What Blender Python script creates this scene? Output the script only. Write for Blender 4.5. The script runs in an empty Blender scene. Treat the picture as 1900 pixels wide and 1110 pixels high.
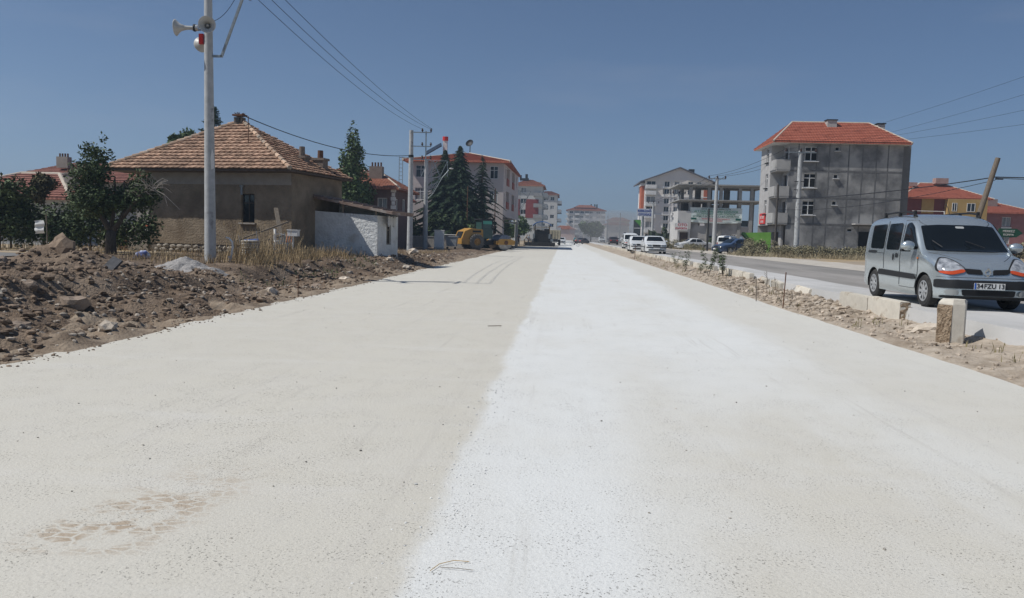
import bpy, bmesh, math, random
from mathutils import Vector, Matrix, noise
from mathutils.bvhtree import BVHTree
R = math.radians
rnd = random.Random(7)
S = bpy.context.scene
COL = S.collection
V = Vector

# ------------------------------------------------------------------ camera
PITCH, YAW, ROLL = R(4.7986), R(3.7407), R(1.55)
cam_d = bpy.data.cameras.new('camera'); cam = bpy.data.objects.new('camera', cam_d); COL.objects.link(cam)
_f = V((-math.sin(YAW)*math.cos(PITCH), math.cos(YAW)*math.cos(PITCH), -math.sin(PITCH)))
_r = V((math.cos(YAW), math.sin(YAW), 0)); _u = _r.cross(_f)
_r2 = _r*math.cos(ROLL)+_u*math.sin(ROLL); _u2 = -_r*math.sin(ROLL)+_u*math.cos(ROLL)
mw = Matrix((( _r2.x,_u2.x,-_f.x,0),(_r2.y,_u2.y,-_f.y,0),(_r2.z,_u2.z,-_f.z,1.5),(0,0,0,1)))
cam.matrix_world = mw
cam_d.sensor_fit = 'HORIZONTAL'; cam_d.sensor_width = 36; cam_d.lens = 36*1400/1900
cam_d.clip_start = .1; cam_d.clip_end = 9000
S.camera = cam
# ------------------------------------------------------------------ sky and sun
SUN_EL, SUN_AZ = R(52), R(18)          # sun stands to the left (-X), a little behind the camera
sun_dir = V((-math.cos(SUN_EL)*math.cos(SUN_AZ), -math.cos(SUN_EL)*math.sin(SUN_AZ), math.sin(SUN_EL)))
w = bpy.data.worlds.new('World'); S.world = w; w.use_nodes = True
nt = w.node_tree; nt.nodes.clear()
sky = nt.nodes.new('ShaderNodeTexSky'); sky.sky_type = 'NISHITA'; sky.sun_disc = False
sky.sun_elevation = SUN_EL; sky.sun_rotation = math.atan2(sun_dir.x, sun_dir.y)
sky.altitude = 2000; sky.air_density = 1.0; sky.dust_density = .2; sky.ozone_density = 6.5
bgn = nt.nodes.new('ShaderNodeBackground'); bgn.inputs['Strength'].default_value = .069
out = nt.nodes.new('ShaderNodeOutputWorld')
# thin streaks of cirrus: a procedural veil over the sky
tc = nt.nodes.new('ShaderNodeTexCoord'); mp = nt.nodes.new('ShaderNodeMapping'); mp.inputs['Scale'].default_value = (1.1, 1.1, 5.0)
nz = nt.nodes.new('ShaderNodeTexNoise'); nz.inputs['Scale'].default_value = 2.3; nz.inputs['Detail'].default_value = 7; nz.inputs['Roughness'].default_value = .58
mp.inputs['Location'].default_value = (8.151, 6.176, 6.899)
cr = nt.nodes.new('ShaderNodeValToRGB'); cr.color_ramp.elements[0].position = .55; cr.color_ramp.elements[1].position = .80
mul = nt.nodes.new('ShaderNodeMath'); mul.operation = 'MULTIPLY'; mul.inputs[1].default_value = .14
mix = nt.nodes.new('ShaderNodeMixRGB'); mix.inputs['Color2'].default_value = (7.5, 7.2, 7.4, 1)
L = nt.links.new
L(tc.outputs['Generated'], mp.inputs['Vector']); L(mp.outputs[0], nz.inputs['Vector']); L(nz.outputs['Fac'], cr.inputs[0])
L(cr.outputs[0], mul.inputs[0]); L(mul.outputs[0], mix.inputs['Fac']); L(sky.outputs[0], mix.inputs['Color1'])
L(mix.outputs[0], bgn.inputs['Color']); L(bgn.outputs[0], out.inputs['Surface'])
sl = bpy.data.lights.new('sun', 'SUN'); sl.energy = 4.5; sl.angle = R(.53); sl.color = (1, .968, .915)
so = bpy.data.objects.new('sun', sl); COL.objects.link(so); so.rotation_euler = (-sun_dir).to_track_quat('-Z', 'Y').to_euler(); so.location = (0, 0, 60)
S.view_settings.view_transform = 'Standard'; S.view_settings.look = 'None'; S.view_settings.gamma = 1
S.view_settings.exposure = 0.0; S.view_settings.use_curve_mapping = False
S.render.engine = 'CYCLES'; S.cycles.use_denoising = True; S.cycles.max_bounces = 6; S.cycles.volume_bounces = 0
S.cycles.transparent_max_bounces = 8

# ------------------------------------------------------------------ helpers
def M(name, c1, c2=None, scale=6., rough=.85, metal=0., bump=0., bscale=60., spec=.25, objr=0., isl=0., thr=(.35, .65), stretch=None, coat=0., bdist=.02, c3=None, s3=1., t3=(.5, .62)):
    m = bpy.data.materials.new(name); m.use_nodes = True; n = m.node_tree.nodes; l = m.node_tree.links.new
    b = n['Principled BSDF']; b.inputs['Roughness'].default_value = rough; b.inputs['Metallic'].default_value = metal
    b.inputs['Specular IOR Level'].default_value = spec
    if coat: b.inputs['Coat Weight'].default_value = coat; b.inputs['Coat Roughness'].default_value = .069
    c1 = (*c1, 1); b.inputs['Base Color'].default_value = c1
    cur = None
    if c2 or bump or c3:
        t = n.new('ShaderNodeTexCoord'); vec = t.outputs['Object']
        if stretch:
            q = n.new('ShaderNodeMapping'); q.inputs['Scale'].default_value = stretch; l(vec, q.inputs['Vector']); vec = q.outputs[0]
    if c2:
        z = n.new('ShaderNodeTexNoise'); z.inputs['Scale'].default_value = scale; z.inputs['Detail'].default_value = 8; z.inputs['Roughness'].default_value = .62
        l(vec, z.inputs['Vector'])
        r = n.new('ShaderNodeValToRGB'); r.color_ramp.elements[0].position = thr[0]; r.color_ramp.elements[1].position = thr[1]
        r.color_ramp.elements[0].color = c1; r.color_ramp.elements[1].color = (*c2, 1); l(z.outputs['Fac'], r.inputs[0]); cur = r.outputs[0]
    if c3:
        z = n.new('ShaderNodeTexNoise'); z.inputs['Scale'].default_value = s3; z.inputs['Detail'].default_value = 5
        l(vec, z.inputs['Vector'])
        r = n.new('ShaderNodeValToRGB'); r.color_ramp.elements[0].position = t3[0]; r.color_ramp.elements[1].position = t3[1]; l(z.outputs['Fac'], r.inputs[0])
        x = n.new('ShaderNodeMixRGB'); x.inputs['Color2'].default_value = (*c3, 1); l(r.outputs[0], x.inputs['Fac'])
        if cur: l(cur, x.inputs['Color1'])
        else: x.inputs['Color1'].default_value = c1
        cur = x.outputs[0]
    for k, src in ((objr, 'obj'), (isl, 'isl')):
        if k:
            if src == 'obj': o = n.new('ShaderNodeObjectInfo').outputs['Random']
            else: o = n.new('ShaderNodeNewGeometry').outputs['Random Per Island']
            mr = n.new('ShaderNodeMapRange'); mr.inputs['To Min'].default_value = 1-k; mr.inputs['To Max'].default_value = 1+k; l(o, mr.inputs['Value'])
            x = n.new('ShaderNodeVectorMath'); x.operation = 'SCALE'; l(mr.outputs[0], x.inputs['Scale'])
            if cur: l(cur, x.inputs[0])
            else: x.inputs[0].default_value = c1[:3]
            cur = x.outputs[0]
    if cur: l(cur, b.inputs['Base Color'])
    if bump:
        z = n.new('ShaderNodeTexNoise'); z.inputs['Scale'].default_value = bscale; z.inputs['Detail'].default_value = 6; l(vec, z.inputs['Vector'])
        p = n.new('ShaderNodeBump'); p.inputs['Strength'].default_value = bump; p.inputs['Distance'].default_value = bdist; l(z.outputs['Fac'], p.inputs['Height']); l(p.outputs[0], b.inputs['Normal'])
    return m

class MB:
    def __init__(s): s.v = []; s.f = []; s.m = []
    def add(s, vs, fs, m=0):
        k = len(s.v); s.v += [tuple(p) for p in vs]; s.f += [tuple(i+k for i in f) for f in fs]; s.m += [m]*len(fs); return s
    def box(s, c, d, rz=0., m=0, rot=None):
        h = [x/2 for x in d]; q = rot or Matrix.Rotation(rz, 3, 'Z'); c = V(c)
        vs = [c + q @ V((a*h[0], b*h[1], e*h[2])) for e in (-1, 1) for a, b in ((-1,-1),(1,-1),(1,1),(-1,1))]
        return s.add(vs, [(3,2,1,0),(4,5,6,7),(0,1,5,4),(1,2,6,5),(2,3,7,6),(3,0,4,7)], m)
    def bar(s, p, q, w, h=None, m=0, up=(0,0,1)):
        p, q = V(p), V(q); d = q-p; h = h or w; z = d.normalized(); u = V(up)
        if abs(z.dot(u)) > .98: u = V((1, 0, 0))
        x = u.cross(z).normalized(); y = z.cross(x)
        return s.box((p+q)/2, (w, h, d.length), rot=Matrix((x, y, z)).transposed(), m=m)
    def cyl(s, p, q, r0, r1=None, n=12, m=0, caps=True):
        p, q = V(p), V(q); r1 = r0 if r1 is None else r1; z = (q-p).normalized(); u = V((0,0,1)) if abs(z.z) < .9 else V((1,0,0))
        x = u.cross(z).normalized(); y = z.cross(x); vs = []
        for c, r in ((p, r0), (q, r1)):
            for i in range(n):
                a = 2*math.pi*i/n; vs.append(c+x*math.cos(a)*r+y*math.sin(a)*r)
        fs = [(i, (i+1) % n, n+(i+1) % n, n+i) for i in range(n)]
        if caps: fs += [tuple(range(n-1, -1, -1)), tuple(range(n, 2*n))]
        return s.add(vs, fs, m)
    def tube(s, pts, r, n=6, m=0):
        pts = [V(p) for p in pts]; vs = []; rr = r if isinstance(r, (list, tuple)) else [r]*len(pts); k = len(pts)
        px = None
        for i, p in enumerate(pts):
            t = (pts[min(i+1, k-1)]-pts[max(i-1, 0)]).normalized()
            if px is None:
                u = V((0,0,1)) if abs(t.z) < .9 else V((1,0,0)); px = u.cross(t).normalized()
            px = (px - t*px.dot(t)).normalized(); py = t.cross(px)
            for j in range(n):
                a = 2*math.pi*j/n; vs.append(p+px*math.cos(a)*rr[i]+py*math.sin(a)*rr[i])
        fs = [(i*n+j, i*n+(j+1) % n, (i+1)*n+(j+1) % n, (i+1)*n+j) for i in range(k-1) for j in range(n)]
        fs += [tuple(range(n-1, -1, -1)), tuple(range((k-1)*n, k*n))]
        return s.add(vs, fs, m)
    def lathe(s, prof, c=(0,0,0), ax=(0,0,1), n=20, m=0):
        c = V(c); z = V(ax).normalized(); u = V((0,0,1)) if abs(z.z) < .9 else V((1,0,0)); x = u.cross(z).normalized(); y = z.cross(x); vs = []
        for r, h in prof:
            for j in range(n):
                a = 2*math.pi*j/n; vs.append(c+z*h+(x*math.cos(a)+y*math.sin(a))*r)
        fs = [(i*n+j, i*n+(j+1) % n, (i+1)*n+(j+1) % n, (i+1)*n+j) for i in range(len(prof)-1) for j in range(n)]
        return s.add(vs, fs, m)
    def prism(s, poly, a, b, plane='xz', m=0):      # polygon in a plane, extruded along the third axis from a to b
        def P(u, v, t): return {'xz': (u, t, v), 'yz': (t, u, v), 'xy': (u, v, t)}[plane]
        n = len(poly); vs = [P(u, v, a) for u, v in poly]+[P(u, v, b) for u, v in poly]
        return s.add(vs, [tuple(range(n)), tuple(range(2*n-1, n-1, -1))]+[(i, (i+1) % n, n+(i+1) % n, n+i) for i in range(n)], m)
    def quad(s, *p, m=0): return s.add(p, [tuple(range(len(p)))], m)
    def blob(s, c, r, seed=0, sub=1, squash=.75, m=0, rough=.35, sc=None):
        vs, fs = ICO[sub]; o = V((seed*7.3, seed*3.1, seed*1.7)); q = Matrix.Rotation(seed*1.3, 3, 'Z'); c = V(c)
        sx, sy = sc or (1+.35*math.sin(seed*5.1), 1+.35*math.cos(seed*3.7))
        out = []
        for p in vs:
            k = 1+rough*(noise.noise(p*1.6+o)*1.5+noise.noise(p*4+o)*.5)
            out.append(c+q @ V((p.x*k*sx, p.y*k*sy, p.z*k*squash))*r)
        return s.add(out, fs, m)
    def build(s, name, mats, parent=None, smooth=False, local=False):
        me = bpy.data.meshes.new(name); me.from_pydata(s.v, [], s.f); mats = mats if isinstance(mats, (list, tuple)) else [mats]
        for x in mats: me.materials.append(x)
        if len(mats) > 1: me.polygons.foreach_set('material_index', s.m)
        if smooth is True: me.polygons.foreach_set('use_smooth', [True]*len(me.polygons))
        elif smooth:
            me.polygons.foreach_set('use_smooth', [True]*len(me.polygons)); me.set_sharp_from_angle(angle=R(smooth))
        me.update()
        return link(name, me, parent, local)
def _ico(sub):
    b = bmesh.new(); bmesh.ops.create_icosphere(b, subdivisions=sub, radius=1); b.verts.ensure_lookup_table()
    r = ([v.co.copy() for v in b.verts], [tuple(v.index for v in f.verts) for f in b.faces]); b.free(); return r
ICO = {k: _ico(k) for k in (1, 2, 3)}
WM = {}
def wm(o): return WM.get(o.name, Matrix.Identity(4))
def link(name, data, parent=None, local=False, loc=None, rz=0., mat4=None):
    o = bpy.data.objects.new(name, data); COL.objects.link(o)
    b = mat4 or (Matrix.Translation(loc or (0,0,0)) @ Matrix.Rotation(rz, 4, 'Z'))
    o.matrix_basis = b
    if parent:
        o.parent = parent
        if not local: o.matrix_parent_inverse = wm(parent).inverted(); WM[o.name] = b
        else: WM[o.name] = wm(parent) @ b
    else: WM[o.name] = b
    return o
def tag(o, label=None, cat=None, group=None, kind=None):
    if label: o['label'] = label
    if cat: o['category'] = cat
    if group: o['group'] = group
    if kind: o['kind'] = kind
    return o
def thing(name, label, cat, loc=(0,0,0), rz=0., group=None, mat4=None): return tag(link(name, None, loc=loc, rz=rz, mat4=mat4), label, cat, group)
def copy_tree(o, parent=None):
    c = o.copy(); COL.objects.link(c); c.parent = parent
    if parent: c.matrix_parent_inverse = o.matrix_parent_inverse.copy()
    for ch in o.children: copy_tree(ch, c)
    return c
def move(o, loc, rz=0., sc=1.):
    o.matrix_basis = Matrix.Translation(loc) @ Matrix.Rotation(rz, 4, 'Z') @ Matrix.Scale(sc, 4); WM[o.name] = o.matrix_basis.copy(); return o
def struct(o): return tag(o, kind='structure')
def ss(a, b, x):
    t = max(0., min(1., (x-a)/(b-a))); return t*t*(3-2*t)
def lerp(x, pts):
    if x <= pts[0][0]: return pts[0][1]
    for (a, p), (b, q) in zip(pts, pts[1:]):
        if x <= b: return p+(q-p)*(x-a)/(b-a)
    return pts[-1][1]
def fbm(x, y, z=0., o=4): return noise.fractal(V((x, y, z)), 1.0, 2.0, o)

# ------------------------------------------------------------------ materials
m_soil = M('rubble soil', (.10,.07,.048), (.205,.15,.105), 3.2, bump=.9, bscale=22, bdist=.05, c3=(.25,.192,.14), s3=.8, t3=(.5,.7))
m_clod = M('clods', (.115,.082,.058), (.23,.172,.124), 7, bump=.5, bscale=50, isl=.4)
m_palestone = M('pale stone', (.36,.31,.25), (.48,.42,.35), 6, bump=.4, bscale=40, isl=.25, objr=.2)
m_brownstone = M('brown stone', (.19,.145,.11), (.30,.24,.19), 6, bump=.5, bscale=40, objr=.25)
m_medsoil = M('median soil', (.31,.255,.195), (.46,.395,.32), 5, bump=.8, bscale=28, bdist=.03, c3=(.23,.18,.132), s3=1.4, t3=(.52,.72))
m_yard = M('yard earth', (.27,.22,.165), (.40,.335,.255), .9, bump=.4, bscale=14, c3=(.37,.275,.15), s3=.35, t3=(.45,.6))
m_straw = M('straw', (.30,.215,.115), (.43,.33,.195), 3, isl=.35, rough=.7)
m_gravel = M('gravel', (.28,.265,.25), (.46,.44,.42), 14, bump=.9, bscale=55, bdist=.04)
m_conc = M('concrete', (.36,.35,.335), (.45,.44,.42), 4, bump=.25, bscale=35)
m_poleconc = M('pole concrete', (.36,.37,.37), (.46,.47,.47), 5, bump=.3, bscale=30, c3=(.24,.24,.24), s3=3, t3=(.62,.7))
m_kerb = M('kerb concrete', (.52,.48,.41), (.61,.57,.49), 5, bump=.25, bscale=50, objr=.12, c3=(.34,.28,.21), s3=3, t3=(.58,.72))
m_kerbrough = M('kerb broken face', (.20,.14,.09), (.40,.31,.22), 14, bump=1, bscale=40, bdist=.05)
m_steel = M('galvanised steel', (.20,.23,.25), (.28,.31,.33), 12, rough=.5, metal=.6, spec=.4)
m_rust = M('rust', (.09,.045,.03), (.16,.08,.045), 20, rough=.8)
m_black = M('black', (.012,.012,.013), rough=.6)
m_dark = M('dark trim', (.02,.021,.023), rough=.55)
m_rubber = M('rubber', (.022,.022,.022), (.05,.048,.045), 18, rough=.8)
m_wire = M('wire', (.02,.022,.028), rough=.6)
m_glass = M('window glass', (.014,.018,.022), rough=.06, spec=.45)
m_tint = M('tinted glass', (.008,.011,.014), rough=.05, spec=.28)
m_curt = M('curtained glass', (.30,.31,.32), (.12,.125,.13), 1.6, rough=.12, spec=.5, stretch=(3,3,.3))
m_void = M('dark interior', (.01,.01,.01), rough=.9)
m_pvc = M('white frame', (.72,.72,.71), (.62,.62,.61), 2, rough=.4)
m_wood = M('weathered wood', (.14,.115,.09), (.25,.21,.165), 5, stretch=(8,8,.6), bump=.4, bscale=40)
m_white = M('white paint', (.72,.72,.70), (.62,.61,.59), 2.5, rough=.6)
m_red = M('red paint', (.55,.03,.025), rough=.5)
m_blue = M('blue paint', (.04,.12,.42), rough=.5)
m_leaf = M('dark leaves', (.038,.058,.022), (.075,.108,.04), 1.5, isl=.5, rough=.65)
m_leaf2 = M('green leaves', (.055,.092,.03), (.095,.14,.052), 1.5, isl=.45, rough=.6)
m_spruce = M('spruce needles', (.026,.05,.028), (.06,.09,.048), 1.2, isl=.5, rough=.7)
m_olive = M('dry shrub leaves', (.17,.155,.095), (.26,.235,.15), 1.5, isl=.4, rough=.8)
m_bark = M('bark', (.05,.04,.03), (.11,.09,.07), 9, stretch=(3,3,.7), bump=.8, bscale=30)
m_bleach = M('bleached wood', (.25,.22,.19), (.36,.33,.29), 9, bump=.3)

# ------------------------------------------------------------------ terrain
def Lz(y): return lerp(y, [(-50,.40),(16,.40),(19,.48),(25,.45),(31,.42),(36,.38),(42,.27),(53,.15),(80,.12),(900,.1)])
HEAPS = [(-10.3,15.1,.50,1.25,1.1),(-12.3,12.3,.24,2.4,2.2),(-9.0,11.6,.30,1.9,2.3),(-8.4,13.9,.14,1.3,1.6),(-9.0,18.2,-.04,1.1,1.2),(-10.8,9.0,.28,2.4,2.2),(-7.9,16.2,.08,.9,1.3),(-7.55,20.2,-.28,.75,1.1),(-8.2,8.0,.2,1.3,2.0)]
def left_h(x, y, det=True):
    nb = fbm(.0, y*.55, 3.3, 3)
    e = lerp(y, [(17,-7.9),(18.5,-8.5),(24,-8.0),(30,-7.15),(45,-7.3)])+.4*nb
    far = ss(44, 60, y)
    L0 = Lz(y)
    foot = ss(-5.75, e+.3, x)*.12
    steep = ss(e+.55, e-.35, x)
    z = foot*(1-steep)+L0*steep if far < 1 else 0
    z2 = L0*ss(-5.8, -9.5, x)
    z = z*(1-far)+z2*far
    for hx, hy, h, rx, ry in HEAPS:
        d = ((x-hx)/rx)**2+((y-hy)/ry)**2
        if d < 9: z += h*math.exp(-d)*ss(-5.7, -6.9, x)
    if det:
        dist = ss(-5.65, -6.2, x)*(1-.75*ss(-8.6, -10.4, x) if y > 16.5 else 1)*(1-.4*far)
        z += dist*(.15*fbm(x*1.1, y*1.1, 1, 5)+.09*abs(fbm(x*3.2, y*3.2, 5, 5))+.03*abs(fbm(x*9, y*9, 2, 3))-.03)
        z -= .03*ss(-5.95, -5.6, x)
    return z
def med_h(x, y, det=True):
    z = lerp(x, [(5.0,-.03),(5.12,.01),(5.5,.10),(6.0,.20),(6.35,.27),(7,.30)])
    if y < 24:
        z = lerp(x, [(5.0,-.03),(5.12,.01),(5.6,.05),(6.15,.09),(6.5,.16),(6.62,.30),(7,.33)])
        z += .05*math.exp(-((x-5.9)/.3)**2-((y-18.5)/2.0)**2) + .10*math.exp(-((x-5.9)/.35)**2-((y-21.5)/1.6)**2)
    if det: z += ss(5.05, 5.3, x)*(.05*fbm(x*2.2, y*2.2, 2, 5)+.03*abs(fbm(x*7, y*7, 4, 3)))*(1-ss(6.4,6.9,x))
    return z
def gh(x, y):
    if x < -5.7: return left_h(x, y, False)
    if x < 5: return 0.
    if x < 7: return med_h(x, y, False)
    return .35
def sheet(name, xs, ys, fn, mats, skirt=None, smooth=True):
    mb = MB(); nx = len(xs)
    mb.v = [(x, y, fn(x, y)) for y in ys for x in xs]
    mb.f = [(j*nx+i, j*nx+i+1, (j+1)*nx+i+1, (j+1)*nx+i) for j in range(len(ys)-1) for i in range(nx-1)]; mb.m = [0]*len(mb.f)
    return mb.build(name, mats, smooth=smooth)
def steps(a, b, d0, g):
    r = [a]; d = d0
    while r[-1]+d < b: r.append(r[-1]+d); d *= g
    return r+[b]
def frange(a, b, d): n = max(1, round((b-a)/d)); return [a+(b-a)*i/n for i in range(n+1)]
def base_h(x, y):
    if -15.5 < x < 7.5 and y < 400: return -.35
    if x <= -15.5: return Lz(y)-.01 + 0*x
    return .33 if x > 0 else .1
gx = [-2000,-1400,-900,-400,-200,-120,-80,-55,-40,-30,-24,-20,-18,-16.5,-15.6,-15.3,-12,-6,0,5,7.2,7.6,10,14,18,25,40,60,90,150,300,700,1200,2000]
gy = [-300,-60,-20,0,8,14,19,25,31,36,42,48,53,62,80,110,150,200,260,330,400,401,520,700,1000,1400,1900]
ground = struct(sheet('ground', gx, gy, base_h, m_yard))
xs = frange(-16.2, -11, .26)[:-1]+frange(-11, -5.6, .075); ys = steps(2.5, 90, .055, 1.0085)
bank = struct(sheet('dirt_bank', xs, ys, left_h, m_soil))
m_edge = M('sandy edge soil', (.21,.16,.115), (.33,.265,.195), 4, bump=.8, bscale=26, bdist=.03, c3=(.155,.115,.08), s3=1.6, t3=(.5,.7))
struct(sheet('sandy_edge', frange(-7.1, -5.6, .05), steps(2.5, 90, .055, 1.0085), lambda x, y: left_h(x, y)+.018-.06*ss(-6.15, -6.75, x+.9*fbm(3, y*.45, 6, 4)), m_edge))
struct(sheet('roadside_strip', frange(-16.2, -5.6, .7), steps(90, 400, 3, 1.1), lambda x, y: left_h(x, y, False), m_yard))
xs = frange(4.95, 7.0, .05); ys = steps(2.5, 150, .05, 1.009)
median = struct(sheet('median_strip', xs, ys, med_h, m_medsoil))
struct(sheet('roadside_earth', [7.0,7.7], steps(-20, 400, 3, 1.15), lambda x, y: .345, m_yard))
struct(sheet('median_far_strip', [4.95,5.6,6.4,7.0], steps(150, 400, 4, 1.1), lambda x, y: med_h(x, y, False), m_medsoil))

# new road: crushed limestone base course
def road_mat():
    m = bpy.data.materials.new('crushed limestone'); m.use_nodes = True; n = m.node_tree.nodes; l = m.node_tree.links.new; b = n['Principled BSDF']
    b.inputs['Roughness'].default_value = .95; b.inputs['Specular IOR Level'].default_value = .1
    tc = n.new('ShaderNodeTexCoord'); P = tc.outputs['Object']; sx = n.new('ShaderNodeSeparateXYZ'); l(P, sx.inputs[0])
    def math_(op, a, b_=None, c=None, clamp=False):
        q = n.new('ShaderNodeMath'); q.operation = op; q.use_clamp = clamp
        for i, v in enumerate((a, b_, c)):
            if v is None: continue
            if isinstance(v, (int, float)): q.inputs[i].default_value = v
            else: l(v, q.inputs[i])
        return q.outputs[0]
    def noi(scale, det=6, st=None, ro=.6):
        v = P
        if st: q = n.new('ShaderNodeMapping'); q.inputs['Scale'].default_value = st; l(P, q.inputs['Vector']); v = q.outputs[0]
        z = n.new('ShaderNodeTexNoise'); z.inputs['Scale'].default_value = scale; z.inputs['Detail'].default_value = det; z.inputs['Roughness'].default_value = ro; l(v, z.inputs['Vector']); return z.outputs['Fac']
    def rng(v, a, b_, c=0., d=1., smooth=True):
        q = n.new('ShaderNodeMapRange'); q.interpolation_type = 'SMOOTHSTEP' if smooth else 'LINEAR'
        for i, k in enumerate((a, b_, c, d)): q.inputs[i+1].default_value = k
        l(v, q.inputs[0]); return q.outputs[0]
    def mixc(f, a, b_):
        q = n.new('ShaderNodeMixRGB')
        l(f, q.inputs[0])
        for i, v in ((1, a), (2, b_)):
            if isinstance(v, tuple): q.inputs[i].default_value = (*v, 1)
            else: l(v, q.inputs[i])
        return q.outputs[0]
    x, y = sx.outputs[0], sx.outputs[1]
    # lime dust stripe: clear edge near x = -0.65, patchy towards the right
    xe = math_('ADD', x, math_('MULTIPLY', math_('SUBTRACT', noi(1.1, 8, (1, .5, 1), .7), .5), .42))
    stripe = rng(xe, -.72, -.58)
    patch = rng(noi(.33, 5, (1, .42, 1)), .43, .60)
    near = math_('MULTIPLY', rng(x, .2, 1.0), rng(y, 11, 5))
    band = rng(math_('ADD', x, math_('MULTIPLY', noi(.5, 4, (1, .4, 1)), 1.2)), 4.6, 3.4)
    lime = math_('MULTIPLY', stripe, math_('MULTIPLY', math_('MAXIMUM', band, .35), math_('SUBTRACT', 1., math_('MULTIPLY', near, math_('SUBTRACT', 1., math_('MULTIPLY', patch, .55))))))
    lime = math_('MULTIPLY', lime, rng(noi(.8, 6, (1, .5, 1)), .25, .6, .65, 1.))
    beige = mixc(noi(.28, 5, (1, .5, 1)), (.525,.502,.438), (.60,.575,.508))
    beige = mixc(rng(noi(2.2, 7, (1, .6, 1)), .35, .75, 0, .5), beige, (.57,.55,.50))
    col = mixc(lime, beige, (.665,.672,.652))
    # faint longitudinal tyre tracks and a curved drag mark
    tr = math_('MULTIPLY', rng(noi(1.6, 6, (1.6, .02, 1)), .58, .72), .20)
    col = mixc(tr, col, (.42,.395,.36))
    tw = math_('MULTIPLY', rng(noi(3.4, 7, (1.3, .035, 1), .7), .56, .64), rng(noi(.5, 3), .45, .62, 0, .30))
    col = mixc(tw, col, (.40,.38,.34))
    sw = math_('MULTIPLY', rng(noi(.9, 6, (.25, 1.8, 1), .65), .52, .70), .22)
    col = mixc(sw, col, (.64,.63,.60))
    # muddy tyre print: brown lugs inside a long narrow zone left of the camera
    ux = math_('SUBTRACT', x, math_('MULTIPLY_ADD', y, .16, -2.76)); zone = math_('MULTIPLY', rng(math_('ABSOLUTE', ux), .46, .12), math_('MULTIPLY', rng(y, 3.12, 3.3), rng(y, 4.85, 3.6)))
    vo = n.new('ShaderNodeTexVoronoi'); vo.inputs['Scale'].default_value = 13; vo.feature = 'DISTANCE_TO_EDGE'; q = n.new('ShaderNodeMapping'); q.inputs['Scale'].default_value = (.75, 1.25, 1); l(P, q.inputs['Vector']); l(q.outputs[0], vo.inputs['Vector'])
    lug = math_('MULTIPLY', rng(vo.outputs['Distance'], .01, .16), rng(noi(4.5, 6), .40, .58))
    col = mixc(math_('MULTIPLY', math_('MULTIPLY', zone, lug), .8), col, (.37,.285,.20))
    st = math_('MULTIPLY', rng(noi(1.1, 5, (1, .8, 1)), .56, .72), math_('MULTIPLY', rng(x, -1.2, -2.6), rng(y, 6.5, 4)))
    col = mixc(math_('MULTIPLY', st, .35), col, (.43,.35,.27))
    # open pores between the stones
    v2 = n.new('ShaderNodeTexVoronoi'); v2.inputs['Scale'].default_value = 62; l(P, v2.inputs['Vector'])
    pz = rng(noi(2.6, 4), .42, .62)
    pore = math_('MULTIPLY', rng(noi(75, 4, None, .6), .60, .66), math_('MULTIPLY_ADD', pz, .75, .15))
    col = mixc(pore, col, (.16,.145,.125))
    grain = rng(noi(140, 3), .3, .7, .9, 1.08, False)
    q = n.new('ShaderNodeVectorMath'); q.operation = 'SCALE'; l(col, q.inputs[0]); l(grain, q.inputs['Scale'])
    l(q.outputs[0], b.inputs['Base Color'])
    hgt = math_('ADD', math_('MULTIPLY', noi(45, 5), .6), math_('SUBTRACT', math_('MULTIPLY', noi(6, 4), .6), math_('MULTIPLY', pore, .8)))
    bp = n.new('ShaderNodeBump'); bp.inputs['Strength'].default_value = .55; bp.inputs['Distance'].default_value = .012; l(hgt, bp.inputs['Height']); l(bp.outputs[0], b.inputs['Normal'])
    return m
m_road = road_mat()
def redge(y, k, a): return a*fbm(k, y*1.5, 0, 5)
mb = MB(); ys = steps(-8, 400, .1, 1.006); nx = 12
for y in ys:
    xl = -5.86+.10*fbm(0, y*.8, 9, 5); xr = 5.08+.05*fbm(4, y*.8, 9, 5)
    for i in range(nx+1):
        t = i/nx; mb.v.append((xl+(xr-xl)*t, y, .012*fbm(t*3, y*.25, 2, 3)))
n1 = nx+1
mb.f = [(j*n1+i, j*n1+i+1, (j+1)*n1+i+1, (j+1)*n1+i) for j in range(len(ys)-1) for i in range(nx)]; mb.m = [0]*len(mb.f)
new_road = struct(mb.build('new_road', m_road, smooth=True))
# old carriageway: worn asphalt with a dusty strip along the kerb
m_asph = M('old asphalt', (.25,.235,.215), (.32,.30,.28), 1.4, bump=.35, bscale=90, bdist=.006, c3=(.21,.20,.185), s3=.5, t3=(.5,.65), stretch=(1,.15,1))
m_dust = M('concrete strip', (.43,.425,.41), (.55,.54,.525), 1.0, bump=.3, bscale=70, bdist=.006, stretch=(1,.3,1))
ys = steps(-20, 400, .8, 1.02)
struct(sheet('old_road', [6.55,9,11,13.2], ys, lambda x, y: .362, m_asph))
def dz(x, y): return .370
mb = MB()
for y in ys:
    xe = 6.46+.08*fbm(1, y*.7, 3, 3); mb.v += [(xe-.05, y, .12), (xe, y, .365), (7.3, y, .37), (8.05+.12*fbm(7, y*.25, 3, 3), y, .37)]
mb.f = [(j*4+i, j*4+i+1, j*4+i+5, j*4+i+4) for j in range(len(ys)-1) for i in range(3)]; mb.m = [0]*len(mb.f)
struct(mb.build('road_shoulder', m_dust))
struct(sheet('gravel_verge', [13.1,14,15.5,17.2], steps(-20, 400, .8, 1.03), lambda x, y: .368+.05*fbm(x, y, 1, 4)*ss(13.1,14,x), M('verge dust', (.42,.38,.32), (.55,.51,.45), 1.2, bump=.5, bscale=30)))
# lane at the far left behind the rubble
struct(sheet('side_lane', [-60,-30,-16.6], [20,22,24.4], lambda x, y: Lz(y)+.02, M('lane asphalt', (.16,.155,.15), (.21,.205,.195), 1)))
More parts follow.
